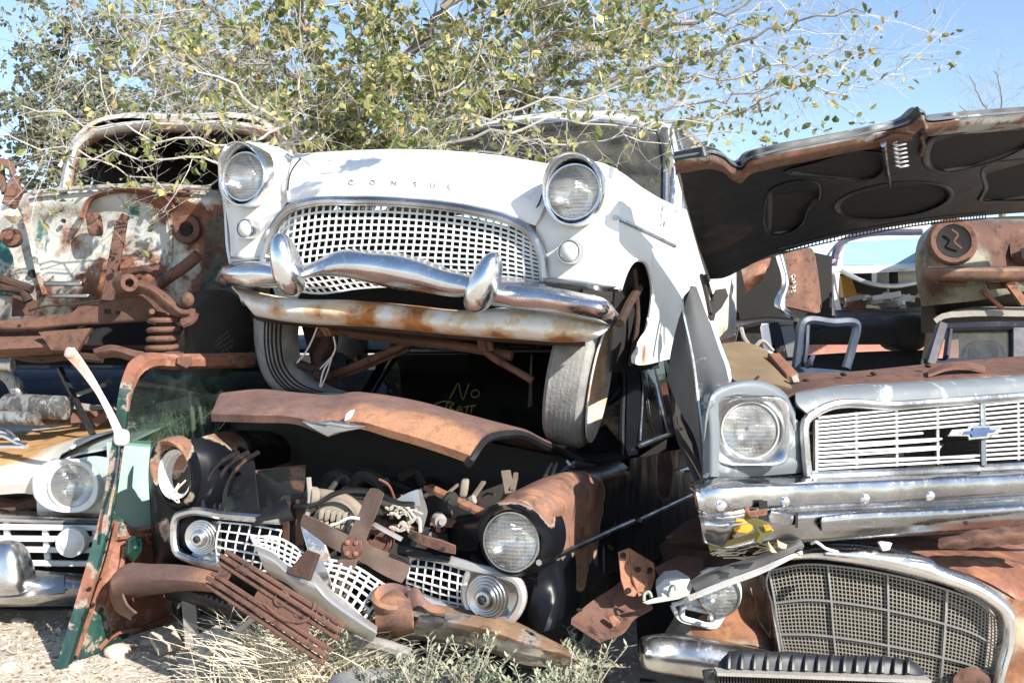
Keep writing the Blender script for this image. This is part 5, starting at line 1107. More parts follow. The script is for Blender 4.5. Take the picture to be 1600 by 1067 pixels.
# white strip hooked on the door
w_ = thing('window_strut', 'long white and pink metal strip hooked over the green door frame', 'metal strip', P(190, 700, 3.95))
S0 = [(108, 548, -.06), (122, 565, -.05), (150, 605, -.04), (172, 645, -.03), (190, 685, -.02)]
mb = MB().tube([P(a, b, 4.12 + c) for a, b, c in S0], [.026, .019, .013, .015, .020], 8, 24, flat=.4).blob(P(110, 551, 4.06), (.022, 0, -.006), (0, .012, 0), (.006, 0, .022), 14, 8, 3).blob(P(190, 683, 4.10), (.032, 0, 0), (0, .014, 0), (0, 0, .034), 18, 10, 3)
mb.build('strip', paint('chalky_white_paint', (.74, .70, .66), .12, 6, .5, rc=((.2, .08, .05), (.42, .18, .11), (.55, .30, .20)), sharp=.2), w_, blobs((115, 560, 4.06, .18, .5)))
MB().tube([P(188, 690, 4.10), P(183, 740, 4.06), P(172, 790, 4.0), (P(166, 835, 3.98))], .006, 6).build('rod', M['chrome_rust'], w_)
# ------------------------------------------------------------------ white car at the lower left
yl = lambda px: 4.5
car = thing('white_car', 'white car with rusty orange bonnet and chrome overrider, cut by the left edge', 'car', (-2.4, 5.4, 0))
def Lq(l, off=0): return pts(l, yl, off)
wl = blobs((40, 690, 4.9, .5, .75), (130, 670, 5.2, .5, .7), (10, 720, 4.7, .22, .35), (-60, 690, 5, .5, .6))
mb = MB().surf([Lq([(-330, 780), (0, 772), (40, 770), (58, 772), (75, 740), (90, 722)], .0), Lq([(-330, 765), (0, 757), (40, 752), (60, 745), (80, 720), (98, 706)], -.03), Lq([(-330, 735), (0, 728), (50, 722), (80, 710), (110, 695), (130, 688)], .06), Lq([(-330, 705), (0, 700), (60, 694), (110, 684), (150, 676), (190, 668)], .4), Lq([(-330, 680), (0, 675), (60, 670), (120, 662), (180, 655), (250, 648)], .9), Lq([(-330, 664), (0, 660), (80, 655), (150, 648), (220, 642), (300, 636)], 1.5)], 40, 30, .012)
mb.build('bonnet', paint('white_sunburnt_paint', (.78, .77, .74), .05, 4, .35, W=1.0, dirt=.15, edge=(.74, .64, .46), rc=((.24, .12, .05), (.52, .29, .11), (.62, .36, .14)), sharp=.22, dust=(.6, .52, .42)), car, wl)
mb = MB().surf([Lq([(88, 722), (120, 708), (150, 702), (200, 690)], .05), Lq([(130, 690), (170, 680), (210, 672), (260, 662)], .3), Lq([(200, 668), (240, 660), (290, 650), (340, 642)], 1.2)], 14, 12, .01).surf([Lq([(70, 724), (110, 718), (150, 712), (170, 715)], .0), Lq([(58, 760), (100, 765), (152, 770), (180, 770)], -.0), Lq([(58, 802), (100, 806), (156, 808), (200, 808)], .02)], 14, 10, .01)
mb.surf([Lq([(170, 690), (172, 750), (176, 810), (180, 900)], .02), Lq([(230, 680), (235, 740), (240, 800), (245, 880)], .4), Lq([(330, 650), (335, 690), (338, 740), (340, 800)], 1.6)], 12, 10, .01)
mb.build('wing', M['white'], car)
c = P(113, 758, 4.44); ax = Vector((.08, -1, .02)).normalized()
o = lamp(car, c, ax, .091, ring='whitemetal', up=(0, -.05, 1))
mb = MB(); sq = []
for s_, off in [(.094, -.005), (.099, .004), (.112, .014), (.119, .016), (.123, .006), (.122, -.03)]:
    lp = []
    for k in range(48):
        a = 2*math.pi*k/48; cx, cz = math.cos(a), math.sin(a); p_ = 2 + max(0, (s_ - .104)) * 22
        r_ = s_ / (abs(cx) ** p_ + abs(cz) ** p_) ** (1 / p_)
        lp.append(c + Vector((cx * r_ * (1.08 + (s_ - .094) * 11 if cx < 0 else .98), -off - max(0, cz) * max(0, s_ - .094) * .6, cz * r_ * .95)))
    sq.append(lp)
mb.sheet(grid(sq, 48, 18, closed_u=True), 0, True); mb.build('bezel', M['whitemetal'], o)
mb = MB().surf([Lq([(-330, 790), (0, 796), (80, 799), (190, 803)], .0), Lq([(-330, 800), (0, 805), (80, 808), (190, 812)], -.05), Lq([(-330, 816), (0, 818), (80, 820), (190, 822)], -.0)], 24, 8, .008); mb.build('chrome_moulding', M['chrome_old'], car)
mb = MB()
for y0 in (822, 840, 857, 878): mb.bar(P(-330, y0 - 3, 4.48), P(190, y0 + 2, 4.48), .024, .02)
for x0 in (-300, -230, -150, -70, 12, 72, 150): mb.bar(P(x0 - 2, 815, 4.50), P(x0 + 4, 885, 4.50), .026, .018, (1, 0, 0))
mb.build('grille', M['whitemetal'], car, bevel=.003)
mb = MB().surf([Lq([(-330, 775), (190, 775)], .25), Lq([(-330, 950), (190, 950)], .25)], 4, 4, .01).surf([Lq([(-330, 930), (190, 930)], .25), Lq([(-330, 880), (190, 880)], 1.5)], 4, 4, .01); mb.build('grille_backing', M['void'], car)
MB().tube(Lq([(-20, 778), (20, 790), (60, 783)], .12), .03, 6).tube(Lq([(10, 830), (60, 850), (100, 835)], .1), .02, 6).build('horn', M['rust'], car)
lamp(car, P(111, 847, 4.40), Vector((.05, -1, 0)), .056, ring='whitemetal', name='parking_lamp', glass='lens_small', dome=.35)
mb = MB().surf([Lq([(-330, 888), (0, 886), (100, 893), (180, 898)], .0), Lq([(-330, 895), (0, 893), (100, 899), (180, 905)], -.12), Lq([(-330, 915), (0, 915), (100, 918), (180, 922)], -.17), Lq([(-330, 935), (0, 936), (100, 936), (180, 938)], -.15), Lq([(-330, 946), (0, 947), (100, 946), (180, 946)], -.05)], 30, 18, .01)
bu = mb.build('bumper', M['chrome_old'], car)
mb = MB(); mb.blob(P(14, 885, 4.32), (.085, 0, 0), (0, .09, 0), (-.012, 0, .112), 28, 16, 3, .22); mb.build('overrider', M['chrome_old'], bu)
mb = MB().surf([Lq([(-20, 925), (45, 915), (100, 897)], -.14), Lq([(-20, 935), (45, 930), (100, 925)], -.19)], 10, 5, .01); mb.build('overrider_foot', M['chrome_old'], bu)
mb = MB().tube([P(-30, 688, 4.62), P(5, 680, 4.62), P(25, 690, 4.6), P(42, 697, 4.58)], .012, 8).tube([P(-30, 668, 4.72), P(5, 674, 4.7), P(25, 688, 4.6)], .016, 8).tube([P(-30, 697, 4.6), P(42, 697, 4.58)], .010, 8); mb.build('bonnet_ornament', M['chrome'], car)
MB().surf([Lq([(-330, 660), (150, 640), (400, 620)], 1.6), Lq([(-330, 640), (150, 625), (400, 610)], 2.6)], 6, 4, .02).surf([Lq([(-330, 900), (200, 900), (340, 860)], 1.6), Lq([(-330, 660), (200, 660), (340, 640)], 1.6)], 6, 4, .02).build('scuttle', M['dark'], car)
# mufflers, pipes and scrap on the white bonnet
def cyl(a, b, r, n=20, rib=0):
    a, b = Vector(a), Vector(b); L_ = (b - a).length; pr = [(.001, 0), (r * .7, 0), (r * .95, .004), (r, .015)]
    if rib: pr += [(r * (1 if k % 2 else .95), .02 + (L_ - .04) * k / rib) for k in range(rib + 1)]
    pr += [(r, L_ - .015), (r * .95, L_ - .004), (r * .7, L_), (.001, L_)]
    return MB().lathe(a, (b - a), pr, n)
spk = paint('speckled_tin', (.30, .31, .31), .2, 16, .5, .3, alt=(.10, .10, .10), alt_amt=.5, dirt=.4, rc=((.06, .035, .025), (.16, .09, .06), (.25, .15, .1)))
def top(name, mb, mat, loc, label, cat, group=None, **k):
    return tag(mb.build(name, mat, loc=loc, **k), label, cat, group)
top('exhaust_muffler', cyl(P(10, 632, 5.0), P(104, 637, 4.9), .058), spk, P(60, 650, 5), 'grey speckled muffler lying on the white car bonnet left of the door', 'muffler')
top('exhaust_muffler', cyl(P(-30, 650, 4.85), P(60, 654, 4.8), .032, rib=10), spk, P(30, 660, 4.8), 'flat ribbed grey muffler lying in front of the speckled one', 'muffler')
top('exhaust_muffler', cyl(P(195, 622, 5.4), P(250, 616, 5.4), .048), spk, P(220, 625, 5.4), 'grey muffler seen through the green door glass', 'muffler')
mb = MB().tube([P(-40, 560, 5.0), P(-5, 576, 5.0), P(18, 592, 5.0), P(30, 618, 5.0), P(33, 630, 4.98)], .036, 14); top('exhaust_pipe', mb, spk, P(20, 620, 5), 'bent grey exhaust pipe rising from the speckled muffler', 'pipe')
mb = MB().lathe(P(-40, 568, 4.9), (1, .05, -.02), [(.026, 0), (.028, 0), (.028, .16), (.034, .165), (.034, .18), (.024, .182), (.024, .1)], 18); top('exhaust_pipe', mb, M['alu'], P(0, 568, 4.9), 'straight pale pipe end poking in at the left edge above the bent one', 'pipe')
mb = MB().bar(P(93, 575, 5.05), P(146, 680, 4.75), .022, .022); top('dark_rod', mb, M['black_dull'], P(140, 680, 4.8), 'thin dark rod leaning down onto the orange bonnet', 'rod')
mb = MB().bar(P(105, 632, 5.15), P(185, 640, 5.15), .03, .03).bar(P(110, 620, 5.2), P(165, 600, 5.25), .02, .02); top('scrap_bar', mb, M['greywood'], P(140, 640, 5.2), 'crossed grey bars on the bonnet beside the white strip', 'scrap metal')
mb = MB().bar(P(60, 655, 4.95), P(200, 645, 5.15), .05, .08).bar(P(150, 660, 5), P(180, 640, 5), .04, .05); top('rusty_channel', mb, M['rust'], P(120, 660, 5), 'rusty channel iron lying behind the mufflers', 'scrap metal')
mb = MB().plate([P(243, 630, 5.3), P(300, 618, 5.3), P(318, 620, 5.3), P(300, 640, 5.25), P(245, 648, 5.25)], (0, .15, 0)); top('wood_block', mb, M['wood'], P(275, 640, 5.3), 'pale wood block seen through the green door glass', 'wood block', bevel=.006)
mb = MB().lathe(P(265, 622, 5.35), (0, 0, 1), [(.001, 0), (.028, 0), (.030, .01), (.030, .06), (.026, .07), (.028, .08)], 20); top('glass_jar', mb, plain('dirty_jar', (.36, .34, .25), .25, 0, .2), P(265, 622, 5.35), 'small dirty jar standing behind the green door glass', 'jar')
mb = MB().bar(P(180, 650, 5.5), P(330, 630, 5.5), .04, .06).bar(P(200, 625, 5.6), P(330, 605, 5.6), .03, .03); top('rusty_channel', mb, M['rust'], P(260, 650, 5.5), 'rusty channel bars seen through the green door glass', 'scrap metal')
mb = cyl(P(225, 665, 5.0), P(262, 655, 5.0), .055); mb.blob(P(285, 670, 5.1), (.07, 0, 0), (0, .06, 0), (0, 0, .04), 14, 8, 3); top('carburettor', mb, spk, P(245, 670, 5), 'grey carburettor body on the bonnet behind the door glass', 'engine part')
rnd = random.Random(3); mb = MB()
for k in range(90):
    b = P(rnd.uniform(200, 330), rnd.uniform(685, 705), 4.75); d = Vector((rnd.gauss(0, .5), rnd.gauss(0, .3), 1)).normalized(); mb.tube([b, b + d * .07, b + d * rnd.uniform(.1, .2) + Vector((rnd.gauss(0, .03), 0, 0))], [.003, .0015], 3, 4, caps=False)
top('dry_weed', mb, M['weed'], P(265, 700, 4.75), 'grey dry weed tuft growing behind the door glass beside the black wing', 'weed', recalc=False)
for (a, b, r_) in [((305, 700), (298, 612), .010), ((322, 700), (310, 622), .008)]: top('plant_stalk', MB().tube([P(*a, 4.7), P(*b, 4.75)], r_, 6), M['twig'], P(*a, 4.7), 'grey upright dry stalk behind the door glass', 'stalk', 'dry stalks behind the door glass')
# dark blue car further back on the left
car = thing('dark_blue_car', 'dark blue car in the shade behind the mufflers at the left', 'car', (-2.6, 7.4, 0))
nb = paint('navy_paint', (.014, .017, .026), .06, 4, .4, dirt=.3)
mb = MB().surf([[P(-420, 640, 6.6), P(0, 640, 6.6), P(250, 640, 6.7), P(760, 640, 7.0)], [P(-420, 606, 6.7), P(0, 604, 6.7), P(250, 602, 6.8), P(760, 600, 7.1)], [P(-420, 600, 7.5), P(0, 598, 7.5), P(250, 596, 7.6), P(760, 594, 7.7)]], 16, 10, .03).surf([[P(-420, 640, 6.6), P(250, 640, 6.7), P(760, 640, 7)], [P(-420, 760, 6.6), P(250, 760, 6.7), P(760, 760, 7)]], 8, 6, .03)
mb.build('body', nb, car)
mb = MB().surf([[P(-330, 560, 7.1), P(100, 556, 7.1), P(300, 552, 7.1), P(760, 552, 7.2)], [P(-330, 545, 7.3), P(100, 540, 7.3), P(300, 538, 7.3), P(760, 535, 7.3)], [P(-330, 548, 8.3), P(300, 545, 8.3), P(760, 535, 8.3)]], 14, 8, .03); mb.build('roof', nb, car)
for px, w_ in ((-60, 14), (85, 30), (190, 16), (350, 16), (520, 20), (585, 14)): MB().bar(P(px, 610, 6.9), P(px + 14, 552, 7.1), .02, w_ / 1600 * 7, (0, -1, 0)).build('pillar', nb, car)
MB().surf([[P(-330, 606, 6.92), P(760, 602, 6.95)], [P(-330, 556, 7.1), P(760, 553, 7.1)]], 6, 4, .006).build('window_glass', M['glass_dark'], car)

# ------------------------------------------------------------------ stripped truck at the upper left
car = thing('stripped_truck', 'stripped truck with peeling white and green firewall and bare rusty chassis at the left', 'truck', (-2.1, 6.0, .6))
yt = lambda px: 5.15 - (px - 200) * .0006
def Tq(l, off=0): return pts(l, yt, off)
fw = paint('peeling_white_paint', (.55, .56, .52), .34, 5.5, .55, dirt=.45, W=.75, alt=(.03, .15, .13), alt_amt=.12, edge=(.36, .27, .20), rc=((.08, .036, .024), (.20, .085, .052), (.34, .15, .08)), sharp=.05, dust=(.42, .36, .28))
wf_ = blobs((150, 450, 5.1, .28, .35), (210, 475, 5.1, .3, .4), (300, 355, 5.1, .14, .5), (60, 465, 5.1, .22, .35), (145, 350, 5.05, .09, .5), (195, 355, 5.05, .07, .5), (240, 350, 5.05, .09, .45), (240, 300, 5.1, .25, .3), (320, 430, 5.1, .2, .3), (335, 340, 5.1, .16, .3), (30, 380, 5.1, .2, .1))
mb = MB().surf([Tq([(-230, 330), (0, 318), (45, 300), (100, 293), (200, 288), (300, 292), (350, 300), (420, 315)], .08), Tq([(-230, 345), (0, 335), (50, 318), (110, 310), (200, 306), (290, 310), (350, 318), (420, 330)], -.02), Tq([(-230, 370), (0, 365), (55, 345), (115, 335), (200, 330), (290, 335), (350, 345), (420, 355)], .02), Tq([(-230, 420), (0, 415), (60, 400), (120, 392), (200, 390), (285, 395), (350, 400), (420, 405)], .03), Tq([(-230, 470), (0, 468), (70, 455), (130, 448), (200, 445), (280, 448), (350, 455), (420, 460)], .0), Tq([(-230, 520), (0, 520), (80, 500), (140, 490), (200, 488), (280, 490), (350, 500), (420, 505)], .12)], 60, 34, .015)
fwo = mb.build('firewall', fw, car, wf_)
mb = MB().surf([Tq([(130, 345), (140, 318), (170, 304), (215, 302), (250, 312), (266, 330)], -.02), Tq([(128, 340), (138, 312), (170, 297), (217, 295), (255, 305), (272, 325)], -.09), Tq([(132, 336), (142, 308), (172, 293), (217, 291), (257, 301), (274, 320)], .0)], 30, 8, .012); mb.build('engine_cover_arch', fw, car, lambda p: .35)
mb = MB().tube(Tq([(38, 335), (48, 370), (58, 420), (70, 460)], -.02), .014, 6).tube(Tq([(264, 330), (268, 370), (266, 410)], -.02), .012, 6).tube(Tq([(0, 385), (14, 420), (30, 445)], -.03), .012, 6)
mb.build('seam_rib', fw, car, lambda p: .15)
for px, py, r_, nm in [(292, 361, .028, 'steering_hole'), (51, 427, .020, 'cable_hole'), (100, 345, .010, 'bolt_hole')]:
    mb = MB().lathe(P(px, py, yt(px) - .0), (0, -1, .02), [(.001, .012), (r_, .014), (r_ * 1.1, .0)], 20); mb.build(nm, M['void'], car)
MB().lathe(P(292, 358, yt(292) + .0), (0, -1, .02), [(.036, .012), (.040, .016), (.068, .016), (.072, .006), (.072, -.02)], 24).build('hole_flange', M['rust'], car)
MB().blob(P(148, 350, 5.10), (.036, 0, 0), (0, .025, 0), (-.008, 0, .060), 14, 8, 4).build('heater_blank', M['rust'], car)
MB().lathe(P(20, 372, 5.05), (.3, -1, 0), [(.04, -.05), (.05, .02), (.045, .08), (.02, .09), (.018, .12), (.001, .12)], 18).build('master_cylinder', M['rust'], car)
mb = MB().bar(P(190, 345, 4.95), P(168, 470, 4.85), .058, .02, (1, 0, 0)).bar(P(188, 340, 4.95), P(198, 345, 4.95), .05, .04); mb.build('upright_strap', M['rust'], car, bevel=.004)
for k, (px, py, w_, h_) in enumerate([(100, 443, 60, 7), (110, 462, 62, 6)]): MB().bar(P(px - w_ / 2, py, 4.98), P(px + w_ / 2, py, 4.98), h_ / 320, .04).build('battery_tray', M['chrome_rust'], car, bevel=.004)
# roof and windscreen opening
ro = paint('white_roof_paint', (.70, .68, .62), .2, 5, .45, dirt=.35, rc=((.12, .05, .03), (.28, .11, .06), (.42, .19, .10)), edge=(.5, .35, .22))
mb = MB().surf([Tq([(92, 300), (100, 255), (112, 222), (135, 203), (165, 195), (280, 188), (400, 194), (440, 206), (462, 250)], .05), Tq([(97, 300), (105, 257), (117, 226), (139, 208), (167, 200), (280, 193), (398, 199), (435, 211), (456, 250)], -.03), Tq([(105, 300), (112, 260), (123, 230), (144, 213), (170, 206), (280, 199), (394, 205), (428, 217), (448, 252)], -.01), Tq([(110, 300), (116, 262), (128, 233), (148, 217), (172, 210), (280, 204), (392, 210), (424, 221), (444, 254)], .05)], 60, 14, .015, lin_v=True)
mb.build('windscreen_frame', ro, car, lambda p: .12)
mb = MB().surf([Tq([(110, 300), (118, 262), (129, 233), (149, 216), (172, 208), (280, 202), (392, 208), (424, 219), (444, 254)], .04), Tq([(114, 303), (120, 266), (131, 238), (151, 221), (174, 213), (280, 207), (390, 213), (421, 224), (440, 258)], .09)], 50, 5, .01); mb.build('frame_rebate', M['rust_orange'], car)
mb = MB().surf([Tq([(96, 262), (135, 203), (280, 188), (420, 200), (460, 250)], .08), Tq([(110, 250), (150, 200), (285, 184), (420, 198), (460, 245)], .35), Tq([(140, 260), (170, 225), (290, 212), (400, 222), (440, 260)], 1.35)], 24, 10, .02); mb.build('roof', ro, car)
mb = MB().surf([Tq([(140, 225), (300, 215), (440, 230)], 1.4), Tq([(150, 330), (300, 330), (440, 330)], 1.4), Tq([(150, 420), (300, 420), (440, 420)], 1.4)], 10, 8, .02).surf([Tq([(420, 225), (430, 300), (430, 400)], .15), Tq([(420, 235), (430, 300), (430, 400)], 1.4)], 6, 5, .02).surf([Tq([(135, 218), (280, 204), (420, 218)], .15), Tq([(140, 228), (280, 218), (420, 228)], 1.4)], 8, 5, .015); mb.build('cab_lining', M['void'], car)
for px, Y in ((138, 5.5), (205, 6.3)): MB().bar(P(px - 6, 300, Y), P(px + 4, 235, Y), .03, .04, (0, -1, 0)).build('door_pillar', M['dark'], car)
MB().surf([Tq([(100, 305), (280, 298), (430, 310)], .1), Tq([(120, 330), (290, 325), (430, 335)], .6)], 10, 5, .02).build('dashboard', M['dark'], car)
MB().surf([Tq([(50, 297), (120, 290), (220, 286), (330, 290)], -.03), Tq([(52, 302), (120, 295), (220, 291), (330, 295)], -.06)], 12, 4, .01).build('cowl_edge', M['greywood'], car)
# chassis
mb = MB().platepx([(-230, 508), (0, 500), (110, 488), (122, 478), (235, 456), (250, 462), (278, 485), (270, 496), (240, 500), (120, 508), (60, 514), (-230, 520)], lambda px: 4.75, .09); mb.build('frame_rail', M['rust'], car, bevel=.012)
for px, py, r_ in ((168, 486, .012), (184, 488, .008), (30, 508, .006)): MB().box(P(px, py, 4.748), (r_ * 2.4, .004, r_ * 1.8)).build('rail_slot', M['void'], car)
mb = MB().surf([[P(190, 438, 4.7), P(205, 436, 4.7), P(240, 445, 4.68), (P(265, 462, 4.66)), P(282, 478, 4.64), P(305, 482, 4.64)], [P(190, 446, 4.62), P(207, 446, 4.62), P(240, 456, 4.6), P(262, 475, 4.58), P(280, 488, 4.56), P(305, 490, 4.56)], [P(195, 452, 4.66), P(210, 455, 4.66), P(236, 466, 4.64), P(256, 484, 4.62), P(276, 494, 4.6), P(305, 495, 4.6)]], 24, 8, .02).lathe(P(196, 442, 4.62), (.6, -.7, 0), [(.02, .05), (.04, .05), (.042, -.05)], 16).blob(P(293, 468, 4.6), (.03, 0, 0), (0, .03, 0), (0, 0, .035), 14, 8).tube([P(285, 505, 4.58), P(300, 498, 4.58), P(303, 488, 4.58)], .022, 8); mb.build('control_arm', M['rust'], car)
MB().spring(P(258, 488, 4.66), P(252, 552, 4.66), .062, 4.5, .013).build('coil_spring', M['rust'], car)
mb = MB().surf([[P(145, 545, 4.72), P(170, 538, 4.68), P(220, 548, 4.64), P(280, 548, 4.62)], [P(148, 552, 4.64), P(175, 548, 4.62), P(220, 560, 4.58), P(285, 554, 4.56)], [P(155, 560, 4.68), P(180, 558, 4.66), P(222, 568, 4.62), P(285, 560, 4.6)]], 20, 8, .02); mb.build('lower_arm', M['rust'], car)
mb = MB().surf([[P(-230, 520, 4.85), P(60, 516, 4.85), P(140, 512, 4.85)], [P(-230, 545, 4.72), P(60, 540, 4.72), P(130, 535, 4.75)], [P(-230, 560, 4.85), P(70, 556, 4.85), P(125, 552, 4.85)]], 16, 10, .03).platepx([(60, 518), (142, 512), (120, 548), (80, 546)], lambda px: 4.7, .03).platepx([(20, 460), (60, 470), (52, 492), (18, 494)], lambda px: 4.95, .02); mb.build('cross_member', M['rust'], car)
mb = MB()
for a in [[(-230, 440), (10, 438), (30, 445), (50, 452)], [(-230, 452), (20, 452), (45, 458), (45, 470)], [(-230, 530), (40, 534), (90, 548)], [(0, 548), (60, 560), (110, 556), (160, 560)]]: mb.tube([P(x, y, 4.85) for x, y in a], .022, 8)
mb.build('brake_pipe', M['rust_dark'], car)
MB().tube([P(45, 485, 4.8), P(70, 478, 4.78), P(120, 475, 4.76), P(160, 468, 4.72)], .005, 6).build('wire', M['rust_dark'], car)
MB().tube(Tq([(232, 455), (265, 432), (290, 415), (310, 398)], -.2), .03, 10).tube(Tq([(180, 440), (205, 425), (235, 422), (250, 432)], -.1), .02, 8).build('steering_box', M['rust'], car)
MB().lathe(P(342, 520, 4.9), (.9, -.5, 0), [(.001, .05), (.1, .05), (.2, .03), (.21, 0), (.21, -.08)], 32).build('brake_drum', M['dark'], car)
MB().surf([Tq([(290, 440), (340, 430), (420, 430)], .15), Tq([(290, 520), (340, 520), (440, 520)], .2), Tq([(280, 580), (340, 580), (440, 580)], .4)], 10, 8, .02).build('inner_wing', M['void'], car)
MB().surf([Tq([(322, 345), (340, 335), (364, 360)], -.08), Tq([(318, 400), (340, 395), (372, 410)], -.03), Tq([(312, 470), (340, 470), (390, 480)], -.06)], 8, 6, .01).build('green_panel', paint('shaded_teal_paint', (.010, .04, .036), .36, 7, .5, rc=((.03, .017, .013), (.09, .045, .03), (.2, .1, .06))), car)  # teal and rust, with the shadow on this end in the colour
MB().surf([[P(-230, 470, 5.35), P(200, 470, 5.35), P(450, 470, 5.35)], [P(-230, 570, 5.35), P(200, 570, 5.35), P(450, 570, 5.35)]], 6, 5, .02).build('dark_under_sheet', M['void'], car)  # black sheet put in as the shade below the firewall
MB().surf([[P(-230, 540, 5.0), P(100, 545, 5.0), P(330, 545, 5.0)], [P(-230, 548, 6.5), P(100, 548, 6.5), P(330, 548, 6.5)]], 8, 5, .02).build('floor', M['rust_dark'], car)
MB().surf([Tq([(-230, 370), (-20, 362), (5, 372), (20, 400)], -.06), Tq([(-230, 430), (-20, 428), (10, 430), (30, 450)], -.08), Tq([(-230, 460), (-20, 462), (20, 462), (50, 470)], -.02)], 12, 10, .01).build('wing_stub', paint('teal_paint', (.02, .11, .10), .3, 6, .45, dirt=.3, edge=(.4, .4, .35)), car, blobs((10, 440, 5.1, .15, .5)))
# rusty bracket on the left edge
mb = MB().surf([[P(-4, 246, 5.0), P(14, 250, 5.0), P(24, 262, 4.98), P(26, 270, 4.97)], [P(2, 258, 4.95), P(14, 262, 4.95), P(18, 272, 4.94), P(20, 274, 4.94)]], 8, 4, .01).tube([P(2, 250, 5), P(4, 280, 5), P(7, 302, 4.98)], .016, 6).bar(P(26, 276, 4.96), P(12, 318, 4.9), .05, .02, (1, 0, 0)).bar(P(30, 290, 4.95), P(14, 322, 4.93), .06, .03, (1, 0, 0))
top('hinge_bracket', mb, M['rust'], P(10, 320, 5), 'rusty bonnet hinge bracket sticking up against the sky at the left edge', 'hinge')
mb = MB().surf([[P(2, 322, 4.96), P(14, 316, 4.96), P(28, 326, 4.96)], [P(4, 336, 4.92), P(16, 336, 4.9), P(32, 336, 4.94)], [P(18, 348, 4.96), P(24, 350, 4.96), P(30, 344, 4.96)]], 8, 6, .008); top('white_mirror_foot', mb, M['white_rust'], P(16, 345, 5), 'chipped white metal foot below the rusty hinge bracket', 'metal foot')
# ------------------------------------------------------------------ blue grey saloon on the right, bonnet up
yv = dep(1172, 3.4, 1600, 3.85)
def Rq(l, off=0): return pts(l, yv, off)
car = thing('grey_blue_sedan', 'grey blue saloon with raised black bonnet and long chrome bumper on the right', 'car', (1.9, 4.6, .5))
gb = M['grayblue']
# nose panel with square lamp housing
mb = MB().surf([Rq([(1112, 620), (1118, 607), (1135, 599), (1180, 595), (1215, 604), (1232, 620), (1243, 640)], .10), Rq([(1104, 640), (1112, 618), (1135, 606), (1180, 602), (1212, 611), (1230, 628), (1243, 650)], -.01), Rq([(1100, 690), (1112, 640), (1130, 622), (1175, 616), (1214, 624), (1234, 650), (1246, 690)], -.01)], 36, 14, .01)
mb.surf([Rq([(1096, 650), (1098, 700), (1098, 744)], .03), Rq([(1108, 640), (1112, 690), (1112, 744)], -.015), Rq([(1122, 625), (1124, 680), (1124, 744)], -.01)], 14, 10, .01)
mb.surf([Rq([(1118, 722), (1170, 720), (1235, 712)], -.005), Rq([(1112, 735), (1170, 732), (1250, 725)], -.012), Rq([(1100, 746), (1170, 744), (1252, 738)], .0)], 14, 8, .01)
mb.surf([Rq([(1224, 625), (1238, 650), (1252, 660)], -.005), Rq([(1226, 680), (1240, 690), (1254, 700)], -.01), Rq([(1230, 722), (1242, 728), (1256, 738)], -.005)], 10, 10, .01)
mb.build('nose_panel', gb, car, blobs((1180, 600, 3.4, .1, .12)))
c = P(1173, 672, 3.37); ax = Vector((-.06, -1, 0)).normalized()
sq = []
for s_, off, p_ in [(.092, -.012, 2), (.098, -.008, 2.4), (.108, .015, 3.5), (.113, .022, 5), (.120, .024, 6), (.124, .016, 6), (.126, -.01, 6)]:
    lp = []
    for k in range(64):
        a = 2*math.pi*k/64; cx, cz = math.cos(a), math.sin(a); r_ = s_ / (abs(cx) ** p_ + abs(cz) ** p_) ** (1 / p_)
        lp.append(c + Vector((cx * r_, -off, cz * r_ * .93)))
    sq.append(lp)
o = lamp(car, c + Vector((0, .015, 0)), ax, .088, ring='alu', up=(0, -.02, 1))
MB().sheet(grid(sq, 64, 22, closed_u=True, lin_v=True), 0, True).build('bezel', M['chrome_old'], o)
# header and grille surround
mb = MB().surf([Rq([(1246, 612), (1300, 603), (1400, 597), (1500, 591), (1700, 578)], .10), Rq([(1243, 618), (1300, 608), (1400, 602), (1500, 596), (1700, 584)], .02), Rq([(1245, 630), (1300, 618), (1400, 611), (1500, 605), (1700, 592)], -.01), Rq([(1262, 646), (1300, 636), (1400, 630), (1500, 623), (1700, 609)], -.03)], 40, 14, .01)
mb.build('header_panel', gb, car)
mb = MB().tube(Rq([(1262, 742), (1258, 700), (1260, 655), (1280, 641), (1400, 633), (1500, 626), (1700, 611)], -.03), .016, 8, 60, flat=1.2); mb.tube(Rq([(1275, 742), (1275, 655)], -.02), .010, 6).tube(Rq([(1262, 742), (1400, 737), (1700, 722)], -.02), .016, 8)
mb.build('grille_surround', M['chrome_old'], car)
mb = MB(); rnd = random.Random(8)
for k in range(14):
    t_ = k / 13; a0 = (1277, 652 + 80 * t_); a1 = (1700, 614 + 100 * t_ - 6)
    def yy(px): return a0[1] + (a1[1] - a0[1]) * (px - a0[0]) / (a1[0] - a0[0])
    segs = [(1277, 1700)]
    if 6 <= k <= 11: segs = [(1277, [1440, 1470, 1462, 1468, 1466, 1520][k - 6]), (1536, 1700)]
    for s0, s1 in segs:
        b_ = P(s1, yy(s1) + (rnd.uniform(-1, 5) if s1 < 1530 else 0) + (8 if k == 11 and s1 < 1530 else 0), yv(s1) - .02); a_ = P(s0, yy(s0), yv(s0) - .02)
        mb.bar(a_, b_, .0066, .016)
mb.build('grille_slats', M['whitemetal'], car)
mb = MB()
for px in (1337, 1400, 1464, 1590): mb.bar(P(px, 648 - (px - 1277) * .085, yv(px) + .0), P(px + 1, 734 - (px - 1277) * .05, yv(px) + .0), .009, .012, (1, 0, 0))
mb.build('grille_tie', M['alu'], car)
MB().bar(P(1534, 624, yv(1534) - .03), P(1536, 726, yv(1534) - .03), .018, .02, (1, 0, 0)).build('grille_divider', gb, car)
mb = MB().platepx([(1262, 640), (1700, 605), (1700, 735), (1262, 750)], yv, .01, .14).platepx([(1450, 690), (1530, 686), (1530, 730), (1470, 735)], yv, .01, .13); mb.build('radiator_shadow_panel', M['void'], car)
